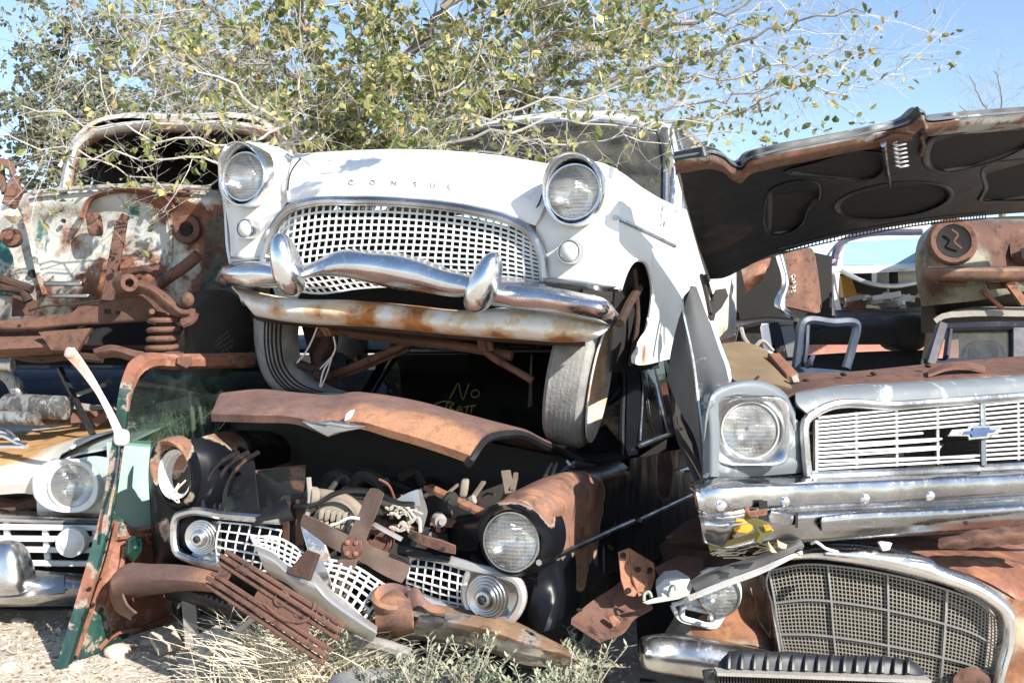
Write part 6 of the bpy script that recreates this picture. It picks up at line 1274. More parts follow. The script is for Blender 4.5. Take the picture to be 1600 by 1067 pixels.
em = MB().platepx([(1481, 681), (1490, 671), (1514, 669), (1517, 665), (1549, 664), (1550, 668), (1566, 667), (1560, 678), (1548, 679), (1546, 684), (1514, 687), (1513, 681)], yv, .015, -.065).build('emblem', M['chrome'], car, bevel=.003)
MB().platepx([(1500, 679), (1506, 674), (1520, 672), (1522, 668), (1546, 667), (1547, 671), (1557, 671), (1553, 675), (1543, 676), (1542, 681), (1520, 683), (1518, 678)], yv, .004, -.072).build('emblem_inlay', plain('blue_enamel', (.09, .15, .30), .2, .5, .5), em)
# bumper
mb = MB().surf([Rq([(1084, 762, .25), (1087, 750, .04), (1100, 745), (1180, 742), (1250, 741), (1400, 735), (1700, 721)], .05), Rq([(1084, 768, .2), (1090, 760, .0), (1104, 756), (1180, 752), (1250, 750), (1400, 744), (1700, 730)], -.09), Rq([(1085, 776, .2), (1093, 769, -.02), (1108, 766), (1180, 761), (1250, 758), (1400, 752), (1700, 737)], -.13), Rq([(1088, 795, .2), (1097, 795, -.02), (1112, 796), (1180, 790), (1250, 786), (1400, 780), (1700, 764)], -.135), Rq([(1094, 806, .2), (1101, 808, -.0), (1114, 810), (1180, 802), (1250, 797), (1400, 791), (1700, 775)], -.11), Rq([(1096, 812, .2), (1103, 814, -.0), (1116, 816), (1180, 808), (1250, 803), (1400, 797), (1700, 781)], -.13), Rq([(1100, 840, .2), (1107, 845, .0), (1122, 850), (1180, 842), (1250, 838), (1400, 830), (1700, 812)], -.10), Rq([(1104, 848, .2), (1112, 852, .06), (1130, 856), (1190, 850), (1260, 846), (1400, 838), (1700, 820)], -.02)], 70, 60, .01)
bu = mb.build('bumper', M['chrome_grey'], car, lambda p: .02)
mb = MB().surf([Rq([(1288, 804), (1320, 800), (1450, 794), (1700, 779)], -.12), Rq([(1284, 810), (1320, 806), (1450, 800), (1700, 785)], -.155), Rq([(1284, 822), (1320, 820), (1450, 813), (1700, 797)], -.155), Rq([(1290, 838), (1320, 835), (1450, 827), (1700, 810)], -.125)], 40, 12, .006)
mb.build('bumper_swage', M['chrome_grey'], bu)
for px, py in ((1127, 790), (1225, 783), (1350, 778), (1452, 774)):
    MB().lathe(P(px, py, yv(px) - .132), (0, -1, 0), [(.018, 0), (.017, .008), (.010, .013), (.001, .014)], 18).build('bumper_bolt', M['chrome'], bu)
MB().platepx([(1243, 800), (1247, 800), (1247, 824), (1243, 824)], yv, .004, -.142).platepx([(1508, 814), (1513, 814), (1513, 820), (1508, 820)], yv, .004, -.152).build('bumper_slot', M['void'], bu)
MB().platepx([(1146, 818), (1152, 810), (1172, 810), (1178, 816), (1176, 828), (1168, 833), (1152, 832), (1146, 827)], yv, .02, -.135).build('turn_lamp', M['amber'], bu, bevel=.004)
mb = MB().platepx([(1200, 806), (1206, 797), (1238, 802), (1234, 822), (1204, 818)], yv, .03, -.165).build('bumper_bracket', M['chrome_grey'], bu, bevel=.004)
mb = MB().platepx([(1186, 783), (1199, 782), (1200, 812), (1188, 812)], yv, .01, -.16); mb.build('bracket_recess', M['void'], bu)
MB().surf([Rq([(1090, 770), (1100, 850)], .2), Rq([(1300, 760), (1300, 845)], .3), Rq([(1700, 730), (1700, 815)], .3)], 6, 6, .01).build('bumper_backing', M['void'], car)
# wing on the left side, bent up
mb = MB().surf([[P(1079, 447, 4.05), P(1060, 500, 3.98), P(1049, 545, 3.92), P(1042, 592, 3.86)], [P(1083, 447, 3.98), P(1068, 520, 3.88), P(1062, 580, 3.78), P(1062, 640, 3.70)], [P(1066, 468, 3.9), P(1074, 540, 3.76), P(1082, 600, 3.62), P(1088, 690, 3.52)], [P(1066, 485, 3.86), P(1080, 560, 3.66), P(1090, 640, 3.5), P(1098, 742, 3.42)]], 20, 16, .008)
mb.build('wing', M['grey'], car)
mb = MB().surf([[P(1066, 485, 3.86), P(1080, 560, 3.66), P(1090, 630, 3.5), P(1100, 690, 3.42)], [P(1080, 450, 3.9), P(1102, 545, 3.68), P(1112, 585, 3.55), P(1116, 615, 3.44)], [P(1088, 447, 3.98), P(1120, 535, 3.74), P(1134, 575, 3.6), P(1140, 597, 3.5)]], 24, 12, .008); mb.build('wing_top', M['grey'], car, lambda p: .06)
mb = MB().surf([[P(1109, 502, 3.85), P(1124, 545, 3.70), P(1136, 580, 3.58), P(1138, 596, 3.52)], [P(1114, 500, 3.87), P(1130, 545, 3.74), P(1141, 575, 3.62), P(1143, 592, 3.54)]], 16, 4, .008).tube([P(1068, 490, 3.84), P(1083, 560, 3.64), P(1092, 630, 3.48), P(1100, 690, 3.40)], .004, 5)
mb.build('chipped_edge', paint('pale_blue_primer', (.50, .60, .66), .25, 9, .5), car)
MB().surf([[P(1050, 560, 3.9), P(1060, 680, 3.7), P(1095, 760, 3.5)], [P(1090, 560, 4.6), P(1100, 660, 4.6), P(1120, 740, 4.5)]], 6, 6, .01).build('inner_wing', M['dark'], car)
MB().surf([[Vector((.86, 3.95, 1.02)), Vector((1.25, 5.0, 1.05)), Vector((2.4, 8.2, 1.05))], [Vector((.86, 3.95, .5)), Vector((1.25, 5.0, .02)), Vector((2.4, 8.2, .02))]], 8, 5, .02).build('reflection_blocker', M['dark'], car)  # added unseen sheet, keeps sun and bright reflections off the black flank
# radiator support and tan dusty inner wing
mb = MB().surf([Rq([(1196, 600), (1230, 588), (1330, 580), (1460, 567), (1700, 548)], .55), Rq([(1204, 608), (1250, 596), (1330, 590), (1460, 580), (1700, 562)], .30), Rq([(1225, 618), (1250, 610), (1330, 603), (1460, 592), (1700, 575)], .12)], 40, 10, .012).surf([Rq([(1450, 578), (1480, 566), (1520, 566), (1540, 572)], .26), Rq([(1450, 585), (1480, 575), (1520, 575), (1540, 580)], .16)], 12, 4, .01)
mb.build('radiator_support', M['rust'], car)
for px, py in ((1318, 584), (1365, 583), (1450, 571), (1500, 570), (1260, 594)): MB().blob(P(px, py, yv(px) + .30), (.012, 0, 0), (0, .02, 0), (0, 0, .008), 10, 6).build('support_bolt', M['rust_dark'], car)
mb = MB().surf([[P(1128, 536, 4.15), P(1165, 534, 4.2), P(1195, 545, 4.2), P(1225, 580, 4.1)], [P(1134, 560, 3.95), P(1170, 560, 4.0), P(1205, 568, 3.98), P(1232, 592, 3.9)], [P(1145, 597, 3.7), P(1175, 596, 3.7), P(1210, 600, 3.68), P(1238, 606, 3.66)]], 20, 14, .012); mb.build('wheel_arch', paint('tan_dusty_metal', (.20, .14, .08), .15, 6, .8, dirt=.3, rc=((.12, .07, .04), (.22, .13, .08), (.3, .18, .1))), car)
MB().bar(P(1208, 556, 4.05), P(1238, 590, 3.85), .03, .05).build('arch_flange', M['rust_orange'], car, bevel=.005)
MB().tube([P(1142, 592, 3.62), P(1155, 598, 3.56), P(1172, 597, 3.56), P(1185, 588, 3.6)], .005, 6).tube([P(1145, 598, 3.6), P(1165, 600, 3.55)], .006, 6).build('wire', M['void'], car)
MB().surf([Rq([(1150, 620), (1400, 610), (1700, 590)], .7), Rq([(1150, 760), (1400, 750), (1700, 740)], .7)], 8, 5, .02).surf([Rq([(1150, 640), (1400, 630), (1700, 610)], .6), Rq([(1200, 600), (1400, 595), (1700, 580)], 2.0)], 8, 5, .02).build('bay_shade_panel', M['void'], car)  # black sheets standing for the darkness inside the bay
MB().platepx([(1236, 588), (1246, 585), (1250, 596), (1240, 598)], yv, .03, .28).build('bonnet_catch', M['greywood'], car, bevel=.003)
# raised bonnet
def yh(px, py):
    # depth over the sheet: free (front) edge on top is nearer, hinge edge further
    if px < 1100: tp, bt = 250, 440
    else:
        tp = 250 + (px - 1100) * (-.16); bt = 440 - (px - 1100) * .23
    t_ = (py - tp) / (bt - tp); t_ = min(1.05, max(-.1, t_)); return 3.60 + 1.19 * t_ + (px - 1060) * .00045
def Hq(l, off=0): return [P(e[0], e[1], yh(e[0], e[1]) + off + (e[2] if len(e) > 2 else 0)) for e in l]
topr = [(1054, 252), (1082, 247), (1108, 243), (1128, 248), (1146, 262), (1158, 266), (1172, 252), (1200, 244), (1280, 228), (1360, 212), (1420, 196), (1440, 180), (1450, 192), (1500, 188), (1600, 180), (1720, 172)]
low = [(1106, 436), (1130, 434), (1160, 420), (1200, 400), (1240, 388), (1300, 372), (1360, 360), (1420, 350), (1500, 340), (1600, 332), (1720, 326)]
n_u, n_v = 170, 70
ga = resample([Vector((x, y, 0)) for x, y in topr], n_u); gb_ = resample([Vector((x, y, 0)) for x, y in low], n_u)
def inpoly(x, y, poly):
    c_ = False; j = len(poly) - 1
    for i in range(len(poly)):
        if (poly[i][1] > y) != (poly[j][1] > y) and x < (poly[j][0] - poly[i][0]) * (y - poly[i][1]) / (poly[j][1] - poly[i][1]) + poly[i][0]: c_ = not c_
        j = i
    return c_
def pdist(x, y, poly):
    b_ = 1e9
    for i in range(len(poly)):
        ax_, ay = poly[i]; bx, by = poly[(i+1) % len(poly)]; dx, dy = bx-ax_, by-ay; L2 = dx*dx+dy*dy + 1e-9
        t_ = max(0, min(1, ((x-ax_)*dx + (y-ay)*dy) / L2)); b_ = min(b_, math.hypot(x-ax_-dx*t_, y-ay-dy*t_))
    return b_
ell = [(1395 + 90 * math.cos(a * .2618), 314 + 27 * math.sin(a * .2618) - (math.cos(a * .2618)) * 10) for a in range(24)]
reces = [ell, [(1203, 300), (1280, 296), (1279, 310), (1262, 328), (1252, 350), (1240, 360), (1203, 366)], [(1230, 268), (1270, 256), (1350, 238), (1378, 242), (1382, 262), (1370, 276), (1340, 282), (1290, 278)], [(1452, 222), (1500, 208), (1600, 200), (1640, 205), (1600, 232), (1520, 262), (1470, 268), (1448, 258)], [(1535, 270), (1600, 250), (1660, 250), (1640, 300), (1560, 314), (1532, 312), (1540, 295)]]
rows_ = []
for j in range(n_v):
    v = j / (n_v - 1); row = []
    for i in range(n_u):
        q = ga[i].lerp(gb_[i], v); x, y = q.x, q.y
        if x < 1110: x = x + 0
        off = -.03 * math.sin(v * math.pi)
        sd = max((1 if inpoly(x, y, po) else -1) * pdist(x, y, po) for po in reces)
        d_ = max(0, min(1, (sd + 3) / 9)); off += .05 * d_ * d_ * (3 - 2 * d_)
        row.append(P(x, y, yh(x, y) + off))
    rows_.append(row)
bonu = paint('black_bonnet_underside', (.013, .0135, .013), .07, 6, .40, dirt=.25, W=.6, dust=(.045, .042, .036), rc=((.02, .012, .009), (.05, .028, .02), (.10, .055, .035)))
mb = MB().sheet(rows_, .035); bon = mb.build('bonnet', bonu, car, blobs((1120, 380, 4.4, .25, .35), (1390, 220, 3.9, .2, .35)), ang=55)
M['rim_paint'] = paint('dusty_brace_edge', (.030, .029, .026), .2, 8, .5, dirt=.4, dust=(.08, .07, .055), rc=((.02, .012, .009), (.06, .035, .024), (.11, .06, .04)))
for po in reces:
    oc = resample([Vector((x, y, 0)) for x, y in po], 64, True); cx = sum(q.x for q in oc) / 64; cy = sum(q.y for q in oc) / 64
    def ring(f_, o_): return [P(cx + (q.x - cx) * f_, cy + (q.y - cy) * f_, yh(cx + (q.x - cx) * f_, cy + (q.y - cy) * f_) + o_) for q in oc]
    mb = MB(); mb.sheet([ring(*a_) for a_ in ((.92, .012), (.75, .012), (.5, .012), (.25, .012), (.02, .012))], 0, True); mb.build('recess_dark_panel', M['void'], bon)  # black sheet put in to darken each pressed recess
    mb = MB(); mb.sheet([ring(*a_) for a_ in ((1.075, -.026), (1.05, -.036), (1.02, -.040), (.99, -.036), (.93, .0), (.91, .016))], 0, True); mb.build('pressed_rim', bonu, bon)
lip = [Hq(topr, -.0), Hq([(x + (0 if k else 2), y + 9) for k, (x, y) in enumerate(topr)], -.045), Hq([(x + (2 if k == 0 else 0), y + 18) for k, (x, y) in enumerate(topr)], -.05), Hq([(x + (2 if k == 0 else 0), y + 22) for k, (x, y) in enumerate(topr)], .01)]
mb = MB().surf(lip, 120, 12, .006, lin_v=True); mb.build('front_lip', paint('flaking_grey_green_paint', (.36, .40, .38), .5, 7, .5, dirt=.4, W=.9, rc=((.06, .032, .022), (.15, .075, .05), (.24, .125, .08)), sharp=.05), bon, lambda p: .15 + .4 * mnoise.noise(p * 2.2))
mb = MB().surf([[p + Vector((0, .0, .010)) for p in Hq(topr)], [p + Vector((.0, .07, .040)) for p in Hq(topr)], [p + Vector((.06, .30, .03)) for p in Hq(topr)]], 100, 8, .006); mb.build('outer_skin', gb, bon)
mb = MB().tube(Hq([(1056, 256), (1068, 300), (1082, 350), (1096, 400), (1108, 438)], -.005), .007, 6); mb.build('side_edge', M['greywood'], bon)
# cowl vent mesh strip along the hinge edge
a_, b_, c_, d_ = Hq([(1218, 388), (1300, 368), (1400, 349), (1540, 334)], .0), None, None, None
mb = MB()
st = [Hq([(1216, 389), (1300, 369), (1420, 346), (1540, 333)], -.01), Hq([(1216, 396), (1300, 377), (1420, 354), (1540, 341)], .02)]
mb.gridbars(st, 62, 2, .006, .006, 100, 6, wv=.005); mb.build('vent_mesh', M['dark'], bon)
MB().tube(Hq([(1380, 222), (1384, 250), (1391, 290)], -.07), [.020, .013, .007], 8, flat=.6).build('catch_lever', M['chrome'], bon)
MB().spring(P(1405, 222, 3.80), P(1410, 262, 3.80), .022, 6, .0035, 6).build('catch_spring', M['alu'], bon)
mb = MB().plate(Hq([(1368, 220), (1400, 208), (1425, 210), (1428, 218), (1400, 222), (1372, 228)], -.06), (0, .02, 0)).tube(Hq([(1440, 214), (1443, 230), (1438, 244)], -.06), .008, 6); mb.build('catch_plate', M['rust'], bon, bevel=.003)
mb = MB().tube([P(1096, 430, 4.45), P(1104, 460, 4.3), P(1110, 490, 4.2)], .010, 6).tube([P(1102, 430, 4.45), P(1114, 470, 4.3)], .008, 6).platepx([(1112, 468), (1120, 452), (1134, 450), (1138, 462), (1128, 480), (1118, 490), (1115, 505), (1108, 495)], lambda px: 4.3, .03); mb.build('bonnet_hinge', M['dark'], car)

# ------------------------------------------------------------------ rusty car at the lower right
ys = dep(1125, 3.72, 1560, 3.62)
def Sq(l, off=0): return pts(l, ys, off)
car = thing('rusty_sedan', 'rust red car with wide mesh grille and chrome surround under the grey blue saloon', 'car', (1.6, 5.2, 0))
red = paint('faded_red_rust', (.34, .12, .085), .5, 4, .5, dirt=.35, W=.8, rc=((.08, .035, .024), (.22, .09, .055), (.38, .17, .09)), sharp=.12, edge=(.45, .3, .22), dust=(.4, .3, .22))
olive = paint('faded_cream_paint', (.40, .40, .31), .2, 5, .42, dirt=.3, W=1.0, rc=((.09, .04, .025), (.26, .115, .06), (.42, .2, .09)), sharp=.14, edge=(.45, .32, .18), dust=(.45, .38, .28))
mb = MB().surf([Sq([(1195, 872), (1250, 862), (1330, 864), (1420, 874), (1520, 898), (1580, 930), (1620, 960)], .02), Sq([(1190, 862), (1250, 850), (1340, 852), (1440, 860), (1540, 880), (1620, 905), (1700, 930)], .12), Sq([(1150, 855), (1250, 838), (1350, 838), (1450, 844), (1560, 858), (1650, 875), (1750, 895)], .40), Sq([(1120, 820), (1250, 806), (1350, 806), (1450, 810), (1560, 818), (1650, 828), (1750, 840)], 1.1)], 40, 18, .012)
mb.build('bonnet', red, car, blobs((1500, 865, 3.9, .35, .3), (1250, 840, 4, .3, .35), (1600, 890, 3.8, .3, .2)))
mb = MB().surf([Sq([(1560, 930), (1600, 938), (1680, 960)], .02), Sq([(1578, 970), (1610, 985), (1690, 1000)], .0), Sq([(1570, 1020), (1600, 1030), (1690, 1040)], .0), Sq([(1552, 1080), (1600, 1085), (1690, 1090)], .03)], 12, 16, .01)
mb.build('wing', olive, car, blobs((1600, 930, 3.6, .12, .5), (1590, 1040, 3.6, .12, .4)))
ch = Sq([(1222, 1040), (1214, 990), (1204, 940), (1196, 900), (1210, 878), (1250, 868), (1320, 872), (1390, 884), (1470, 905), (1535, 932), (1568, 962), (1570, 1000), (1560, 1040), (1548, 1090)], -.03)
mb = MB()
wid = [.012] * 4 + [.02, .03, .036, .038, .038, .036, .034, .028, .024, .024]
pr = []
cc = resample(ch, 70); cen = P(1390, 985, 3.62)
for h0, dy in [(1.25, .05), (1.15, -.01), (.6, -.035), (.0, -.03), (-.5, .03)]:
    row = []
    for k, p in enumerate(cc):
        a_ = k / 69 * 13; i = min(int(a_), 12); w_ = wid[i] + (wid[i+1] - wid[i]) * (a_ - i); d_ = (p - cen); d_.y = 0
        d_ = Vector((d_.x * .6, 0, d_.z * 1.5)).normalized(); row.append(p + d_ * w_ * (1.3 if 4 <= a_ <= 8 else 1.0) * h0 + Vector((0, dy, 0)))
    pr.append(row)
mb.surf(pr, 90, 14, .006); mb.build('grille_surround', M['chrome'], car)
GR = [Sq([(1200, 890), (1250, 880), (1320, 884), (1390, 896), (1470, 917), (1530, 942), (1558, 968)], .02), Sq([(1208, 930), (1260, 925), (1320, 931), (1390, 941), (1470, 958), (1530, 976), (1560, 994)], .01), Sq([(1216, 985), (1262, 984), (1320, 990), (1390, 1000), (1470, 1015), (1530, 1030), (1556, 1040)], .01), Sq([(1228, 1035), (1264, 1040), (1320, 1048), (1390, 1060), (1470, 1076), (1530, 1090), (1546, 1096)], .02)]
mb = MB().gridbars(GR, 60, 28, .0034, .004, 70, 24); mb.build('grille_mesh', plain('grey_enamel', (.27, .25, .21), .5, .3), car)
mb = MB().gridbars([[p + Vector((0, -.012, 0)) for p in r] for r in GR], 5, 4, .0070, .008, 70, 24); mb.build('grille_dividers', plain('grey_casting', (.25, .245, .235), .45, .4), car)
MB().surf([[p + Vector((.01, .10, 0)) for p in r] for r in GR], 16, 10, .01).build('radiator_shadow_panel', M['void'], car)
MB().surf([[r[0] + Vector((-.004, .0, 0)) for r in GR], [r[0] + Vector((-.01, .14, 0)) for r in GR]], 8, 4, .01).build('mesh_light_baffle', M['void'], car)  # added baffle, stops sun through the mesh from lighting the wing
MB().surf([Sq([(1500, 1045), (1520, 1040), (1545, 1055)], -.03), Sq([(1490, 1058), (1520, 1055), (1548, 1062)], -.05), Sq([(1495, 1085), (1520, 1085), (1545, 1085)], -.03)], 10, 8, .01).build('rust_patch_plate', M['rust'], car)
# left wing of the rusty car with lamp
wo = blobs((1120, 970, 3.65, .14, .75), (1170, 960, 3.7, .14, .6), (1100, 985, 3.65, .1, .5), (1190, 900, 3.75, .08, .3), (1215, 1010, 3.7, .1, .35))
mb = MB().surf([Sq([(1058, 900, .2), (1062, 930, .12), (1055, 960, .08), (1040, 985, .06), (1030, 1000, .06)]), Sq([(1085, 888, .1), (1084, 925, .02), (1078, 960, .0), (1066, 985, -.01), (1060, 1005, -.01)]), Sq([(1125, 885, .06), (1125, 925, .01), (1122, 965, -.02), (1116, 985, -.04), (1110, 1005, -.04)]), Sq([(1160, 890, .06), (1160, 930, .03), (1160, 965, .02), (1175, 990, -.02), (1180, 1008, -.02)]), Sq([(1196, 880, .07), (1196, 920, .08), (1204, 965, .08), (1216, 1000, .05), (1228, 1030, .03)])], 26, 24, .01)
mb.build('wing', olive, car, wo)
mb = MB().surf([Sq([(1040, 880), (1120, 862), (1200, 858)], .3), Sq([(1058, 898), (1120, 884), (1200, 876)], .08)], 10, 5, .01); mb.build('wing_top', M['rust'], car)
c = P(1124, 930, 3.66); lamp(car, c, (-.1, -1, .03), .066, ring='chrome_rust')
mb = MB(); sq = []
def rr(pl, n=40): return resample(pl, n, True)
outer = Sq([(1050, 944), (1066, 940), (1084, 905), (1110, 890), (1140, 892), (1154, 915), (1150, 945), (1132, 958), (1118, 978), (1090, 974), (1062, 966)], -.04)
mb.tube(outer + [outer[0]], .009, 6, 60)
mb.tube(Sq([(1068, 946), (1095, 952), (1122, 960), (1114, 974), (1085, 970), (1066, 962), (1068, 946)], -.045), .010, 6, 40)
mb.platepx([(1084, 930), (1096, 944), (1128, 954), (1120, 962), (1066, 948), (1072, 938)], ys, .02, -.04); mb.build('lamp_surround', M['whitemetal'], car)
MB().platepx([(1070, 948), (1118, 962), (1112, 972), (1068, 962)], ys, .01, -.015).build('lamp_recess', M['void'], car)
MB().blob(P(1110, 965, 3.63), (.012, 0, 0), (0, .015, 0), (0, 0, .012), 10, 6).build('bulb_holder', M['alu'], car)
mb = MB().surf([Sq([(1000, 1006, .12), (1010, 992, .0), (1040, 988), (1100, 995), (1180, 1010), (1240, 1025), (1330, 1040)], -.06), Sq([(998, 1012, .1), (1008, 1002, -.05), (1040, 1000), (1100, 1006), (1180, 1020), (1240, 1034), (1330, 1050)], -.17), Sq([(998, 1022, .1), (1010, 1020, -.06), (1040, 1024), (1100, 1032), (1180, 1044), (1240, 1056), (1330, 1070)], -.20), Sq([(1000, 1036, .1), (1014, 1040, -.04), (1044, 1046), (1100, 1054), (1180, 1066), (1240, 1076), (1330, 1090)], -.16), Sq([(1008, 1042, .1), (1020, 1048, .02), (1050, 1056), (1100, 1064), (1180, 1076), (1240, 1086), (1330, 1100)], -.05)], 40, 24, .01)
mb.build('bumper', M['chrome_old'], car)
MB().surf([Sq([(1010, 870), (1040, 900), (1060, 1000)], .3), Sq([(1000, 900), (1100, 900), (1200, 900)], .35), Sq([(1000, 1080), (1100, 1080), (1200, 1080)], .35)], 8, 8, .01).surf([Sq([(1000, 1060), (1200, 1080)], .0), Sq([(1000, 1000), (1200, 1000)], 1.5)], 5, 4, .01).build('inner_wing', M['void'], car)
MB().surf([Sq([(1030, 850), (1060, 830), (1100, 815)], .6), Sq([(1045, 905), (1080, 885), (1110, 868)], .3)], 8, 6, .01).build('rear_wing_top', M['rust'], car)

# ------------------------------------------------------------------ black radiator core in front
c0, c1 = P(1118, 1032, 3.02), P(1440, 1042, 3.05); ra = thing('radiator_core', 'black ribbed radiator tank and core lying at the bottom right edge', 'radiator', (c0.x + .3, 3.1, 0))
yr = lambda px: 3.04
mb = MB().surf([pts([(1128, 1036), (1138, 1022), (1200, 1018), (1300, 1024), (1400, 1028), (1428, 1034), (1442, 1048)], yr, .10), pts([(1122, 1038), (1136, 1026), (1200, 1022), (1300, 1028), (1400, 1032), (1432, 1040), (1446, 1052)], yr, .02), pts([(1121, 1050), (1136, 1046), (1200, 1046), (1300, 1049), (1400, 1052), (1434, 1054), (1447, 1060)], yr, .0)], 60, 10, .01); tk = mb.build('tank', M['black_dull'], ra)
mb = MB()
for k in range(15): px = 1142 + k * 20; mb.tube(pts([(px, 1019 + k * .7, .08), (px - 3, 1025 + k * .6, .012), (px - 4, 1044 + k * .5, -.008)], yr), .007, 6)
mb.build('tank_ribs', M['black_dull'], tk)
MB().bar(P(1118, 1048, 3.03), P(1450, 1060, 3.03), .010, .05).build('crimp_strip', M['greywood'], ra)
mb = MB()
for k in range(70): px = 1122 + k * 4.6; mb.bar(P(px, 1052 + k * .16, 3.05), P(px, 1120, 3.05), .0045, .03, (1, 0, 0))
mb.build('core_fins', M['dark'], ra)
MB().platepx([(1098, 1048), (1116, 1046), (1120, 1080), (1104, 1080)], yr, .02, -.01).build('mounting_ear', M['black_dull'], ra, bevel=.004)
MB().platepx([(1120, 1052), (1448, 1064), (1448, 1140), (1120, 1140)], yr, .03, .05).build('core_back', M['void'], ra)
# ------------------------------------------------------------------ loose pieces between the two cars
mb = MB().surf([[P(893, 965, 3.42), P(925, 938, 3.52), P(960, 915, 3.6), P(985, 890, 3.7)], [P(905, 975, 3.40), P(940, 960, 3.48), P(972, 938, 3.56), P(1000, 915, 3.66)], [P(925, 985, 3.38), P(958, 978, 3.45), P(985, 955, 3.52), P(1015, 940, 3.6)], [P(940, 998, 3.36), P(972, 985, 3.42), P(992, 965, 3.5), P(1020, 948, 3.58)]], 24, 20, .012)
o = mb.surf([[P(893, 965, 3.42), P(938, 996, 3.36)], [P(892, 974, 3.41), P(938, 1004, 3.35)]], 8, 3, .01).build('curved_plate', M['rust'], thing('rusty_curved_plate', 'rusty curved sheet metal plate hanging between the black wagon and the right hand bumper', 'car part', P(955, 960, 3.45)), bevel=0)
MB().platepx([(950, 963), (958, 960), (970, 972), (958, 980)], lambda px: 3.42, .02).build('tab', M['rust_orange'], o.parent, bevel=.003)
MB().blob(P(905, 952, 3.44), (.012, 0, 0), (0, .01, 0), (0, 0, .006), 10, 6).build('slot', M['void'], o.parent)
br = thing('rusty_bracket', 'orange rusty boxed bracket with flanges standing on the curved rusty plate', 'bracket', P(990, 930, 3.5))
mb = MB().plate([P(966, 862, 3.44), P(983, 856, 3.46), P(984, 875, 3.46), P(996, 925, 3.46), P(992, 932, 3.45), P(978, 930, 3.43), P(970, 905, 3.43)], (.0, .012, 0)).plate([P(983, 856, 3.46), P(1022, 880, 3.62), P(1024, 900, 3.62), P(1016, 925, 3.58), P(998, 932, 3.46), P(986, 890, 3.46)], (0, .012, .002)).surf([[P(988, 880, 3.47), P(1010, 895, 3.52), P(1022, 895, 3.6)], [P(990, 905, 3.44), P(1008, 910, 3.48), P(1020, 912, 3.58)], [P(996, 925, 3.46), P(1010, 925, 3.5), P(1018, 920, 3.58)]], 10, 8, .01)
mb.build('plate', M['rust_orange'], br, bevel=.004)
for px, py, Y in ((974, 867, 3.435), (982, 922, 3.425), (997, 889, 3.46), (1016, 890, 3.57)): MB().lathe(P(px, py, Y), (-.2, -1, 0), [(.001, .004), (.009, .004), (.010, -.004)], 12).build('bolt_hole', M['void'], br)
mb = MB().plate([P(1024, 885, 3.72), P(1062, 866, 3.85), P(1098, 872, 3.8), P(1104, 890, 3.7), P(1080, 905, 3.62), P(1040, 912, 3.62)], (0, .03, -.012)); top('rust_plate', mb, M['rust'], P(1065, 890, 3.7), 'flat brown rusty plate behind the white cap and the long trim strip', 'car part', bevel=.004)
cp = thing('broken_fitting', 'chalky white cap end piece with a pale flange beside the orange rusty bracket', 'car part', P(1055, 920, 3.55))
mb = MB().surf([[P(1024, 905, 3.52), P(1032, 892, 3.54), P(1056, 888, 3.56), P(1078, 900, 3.54)], [P(1024, 922, 3.46), P(1036, 908, 3.46), P(1060, 905, 3.47), P(1080, 914, 3.48)], [P(1028, 935, 3.46), P(1042, 930, 3.45), P(1060, 926, 3.46), P(1078, 926, 3.47)]], 4, 3, .008, lin_u=True, lin_v=True); mb.build('cap', paint('chalky_plastic', (.55, .54, .50), .1, 8, .6), cp, ang=12, bevel=.004)
MB().plate([P(1004, 940, 3.42), P(1020, 934, 3.42), P(1072, 922, 3.45), P(1078, 928, 3.45), P(1060, 935, 3.43), P(1012, 943, 3.41)], (0, .01, -.004)).tube([P(1006, 938, 3.41), P(1008, 926, 3.42), P(1014, 924, 3.42), P(1018, 932, 3.42)], .006, 6).tube([P(1046, 930, 3.43), P(1048, 916, 3.43), P(1054, 914, 3.43), P(1056, 922, 3.43)], .005, 6).build('flange', paint('pale_olive_metal', (.27, .30, .25), .12, 8, .5), cp)
st_ = thing('trim_strip', 'long dark grey trim strip with white underside lying across the rusty headlamp', 'trim strip', P(1160, 890, 3.4))
mb = MB().surf([[P(1078, 906, 3.50), P(1120, 887, 3.46), P(1180, 868, 3.42), P(1235, 847, 3.38), P(1250, 842, 3.38), P(1256, 850, 3.38)], [P(1082, 916, 3.46), P(1122, 898, 3.42), P(1182, 877, 3.38), P(1236, 856, 3.34), P(1250, 850, 3.35), P(1256, 854, 3.36)], [P(1088, 924, 3.46), P(1125, 908, 3.42), P(1184, 886, 3.38), P(1236, 864, 3.35), P(1250, 858, 3.36), P(1254, 858, 3.37)]], 40, 8, .006); mb.build('face', plain('worn_grey_vinyl', (.125, .122, .118), .7, 0, .3), st_)
mb = MB().surf([[P(1074, 930, 3.46), P(1125, 909, 3.42), P(1184, 887, 3.38), P(1237, 865, 3.35), P(1253, 859, 3.37)], [P(1076, 936, 3.44), P(1126, 916, 3.40), P(1186, 894, 3.36), P(1238, 869, 3.34), P(1254, 861, 3.36)]], 40, 4, .008); mb.build('white_edge', M['white'], st_)
ab = thing('amber_bracket', 'olive yellow bent bracket hanging in front of the amber bumper lamp', 'bracket', P(1190, 830, 3.15))
ol = plain('olive_zinc', (.22, .19, .06), .4, .5, .4)
mb = MB().plate([P(1166, 800, 3.2), P(1178, 808, 3.18), P(1196, 814, 3.16), P(1210, 828, 3.14), P(1204, 836, 3.14), P(1194, 838, 3.14), P(1190, 850, 3.16), P(1180, 846, 3.16), P(1186, 834, 3.15), P(1178, 822, 3.16), P(1164, 812, 3.2)], (0, .02, 0)); mb.build('plate', ol, ab, bevel=.003)
MB().bar(P(1110, 856, 3.3), P(1190, 832, 3.2), .018, .018).build('arm', ol, ab)
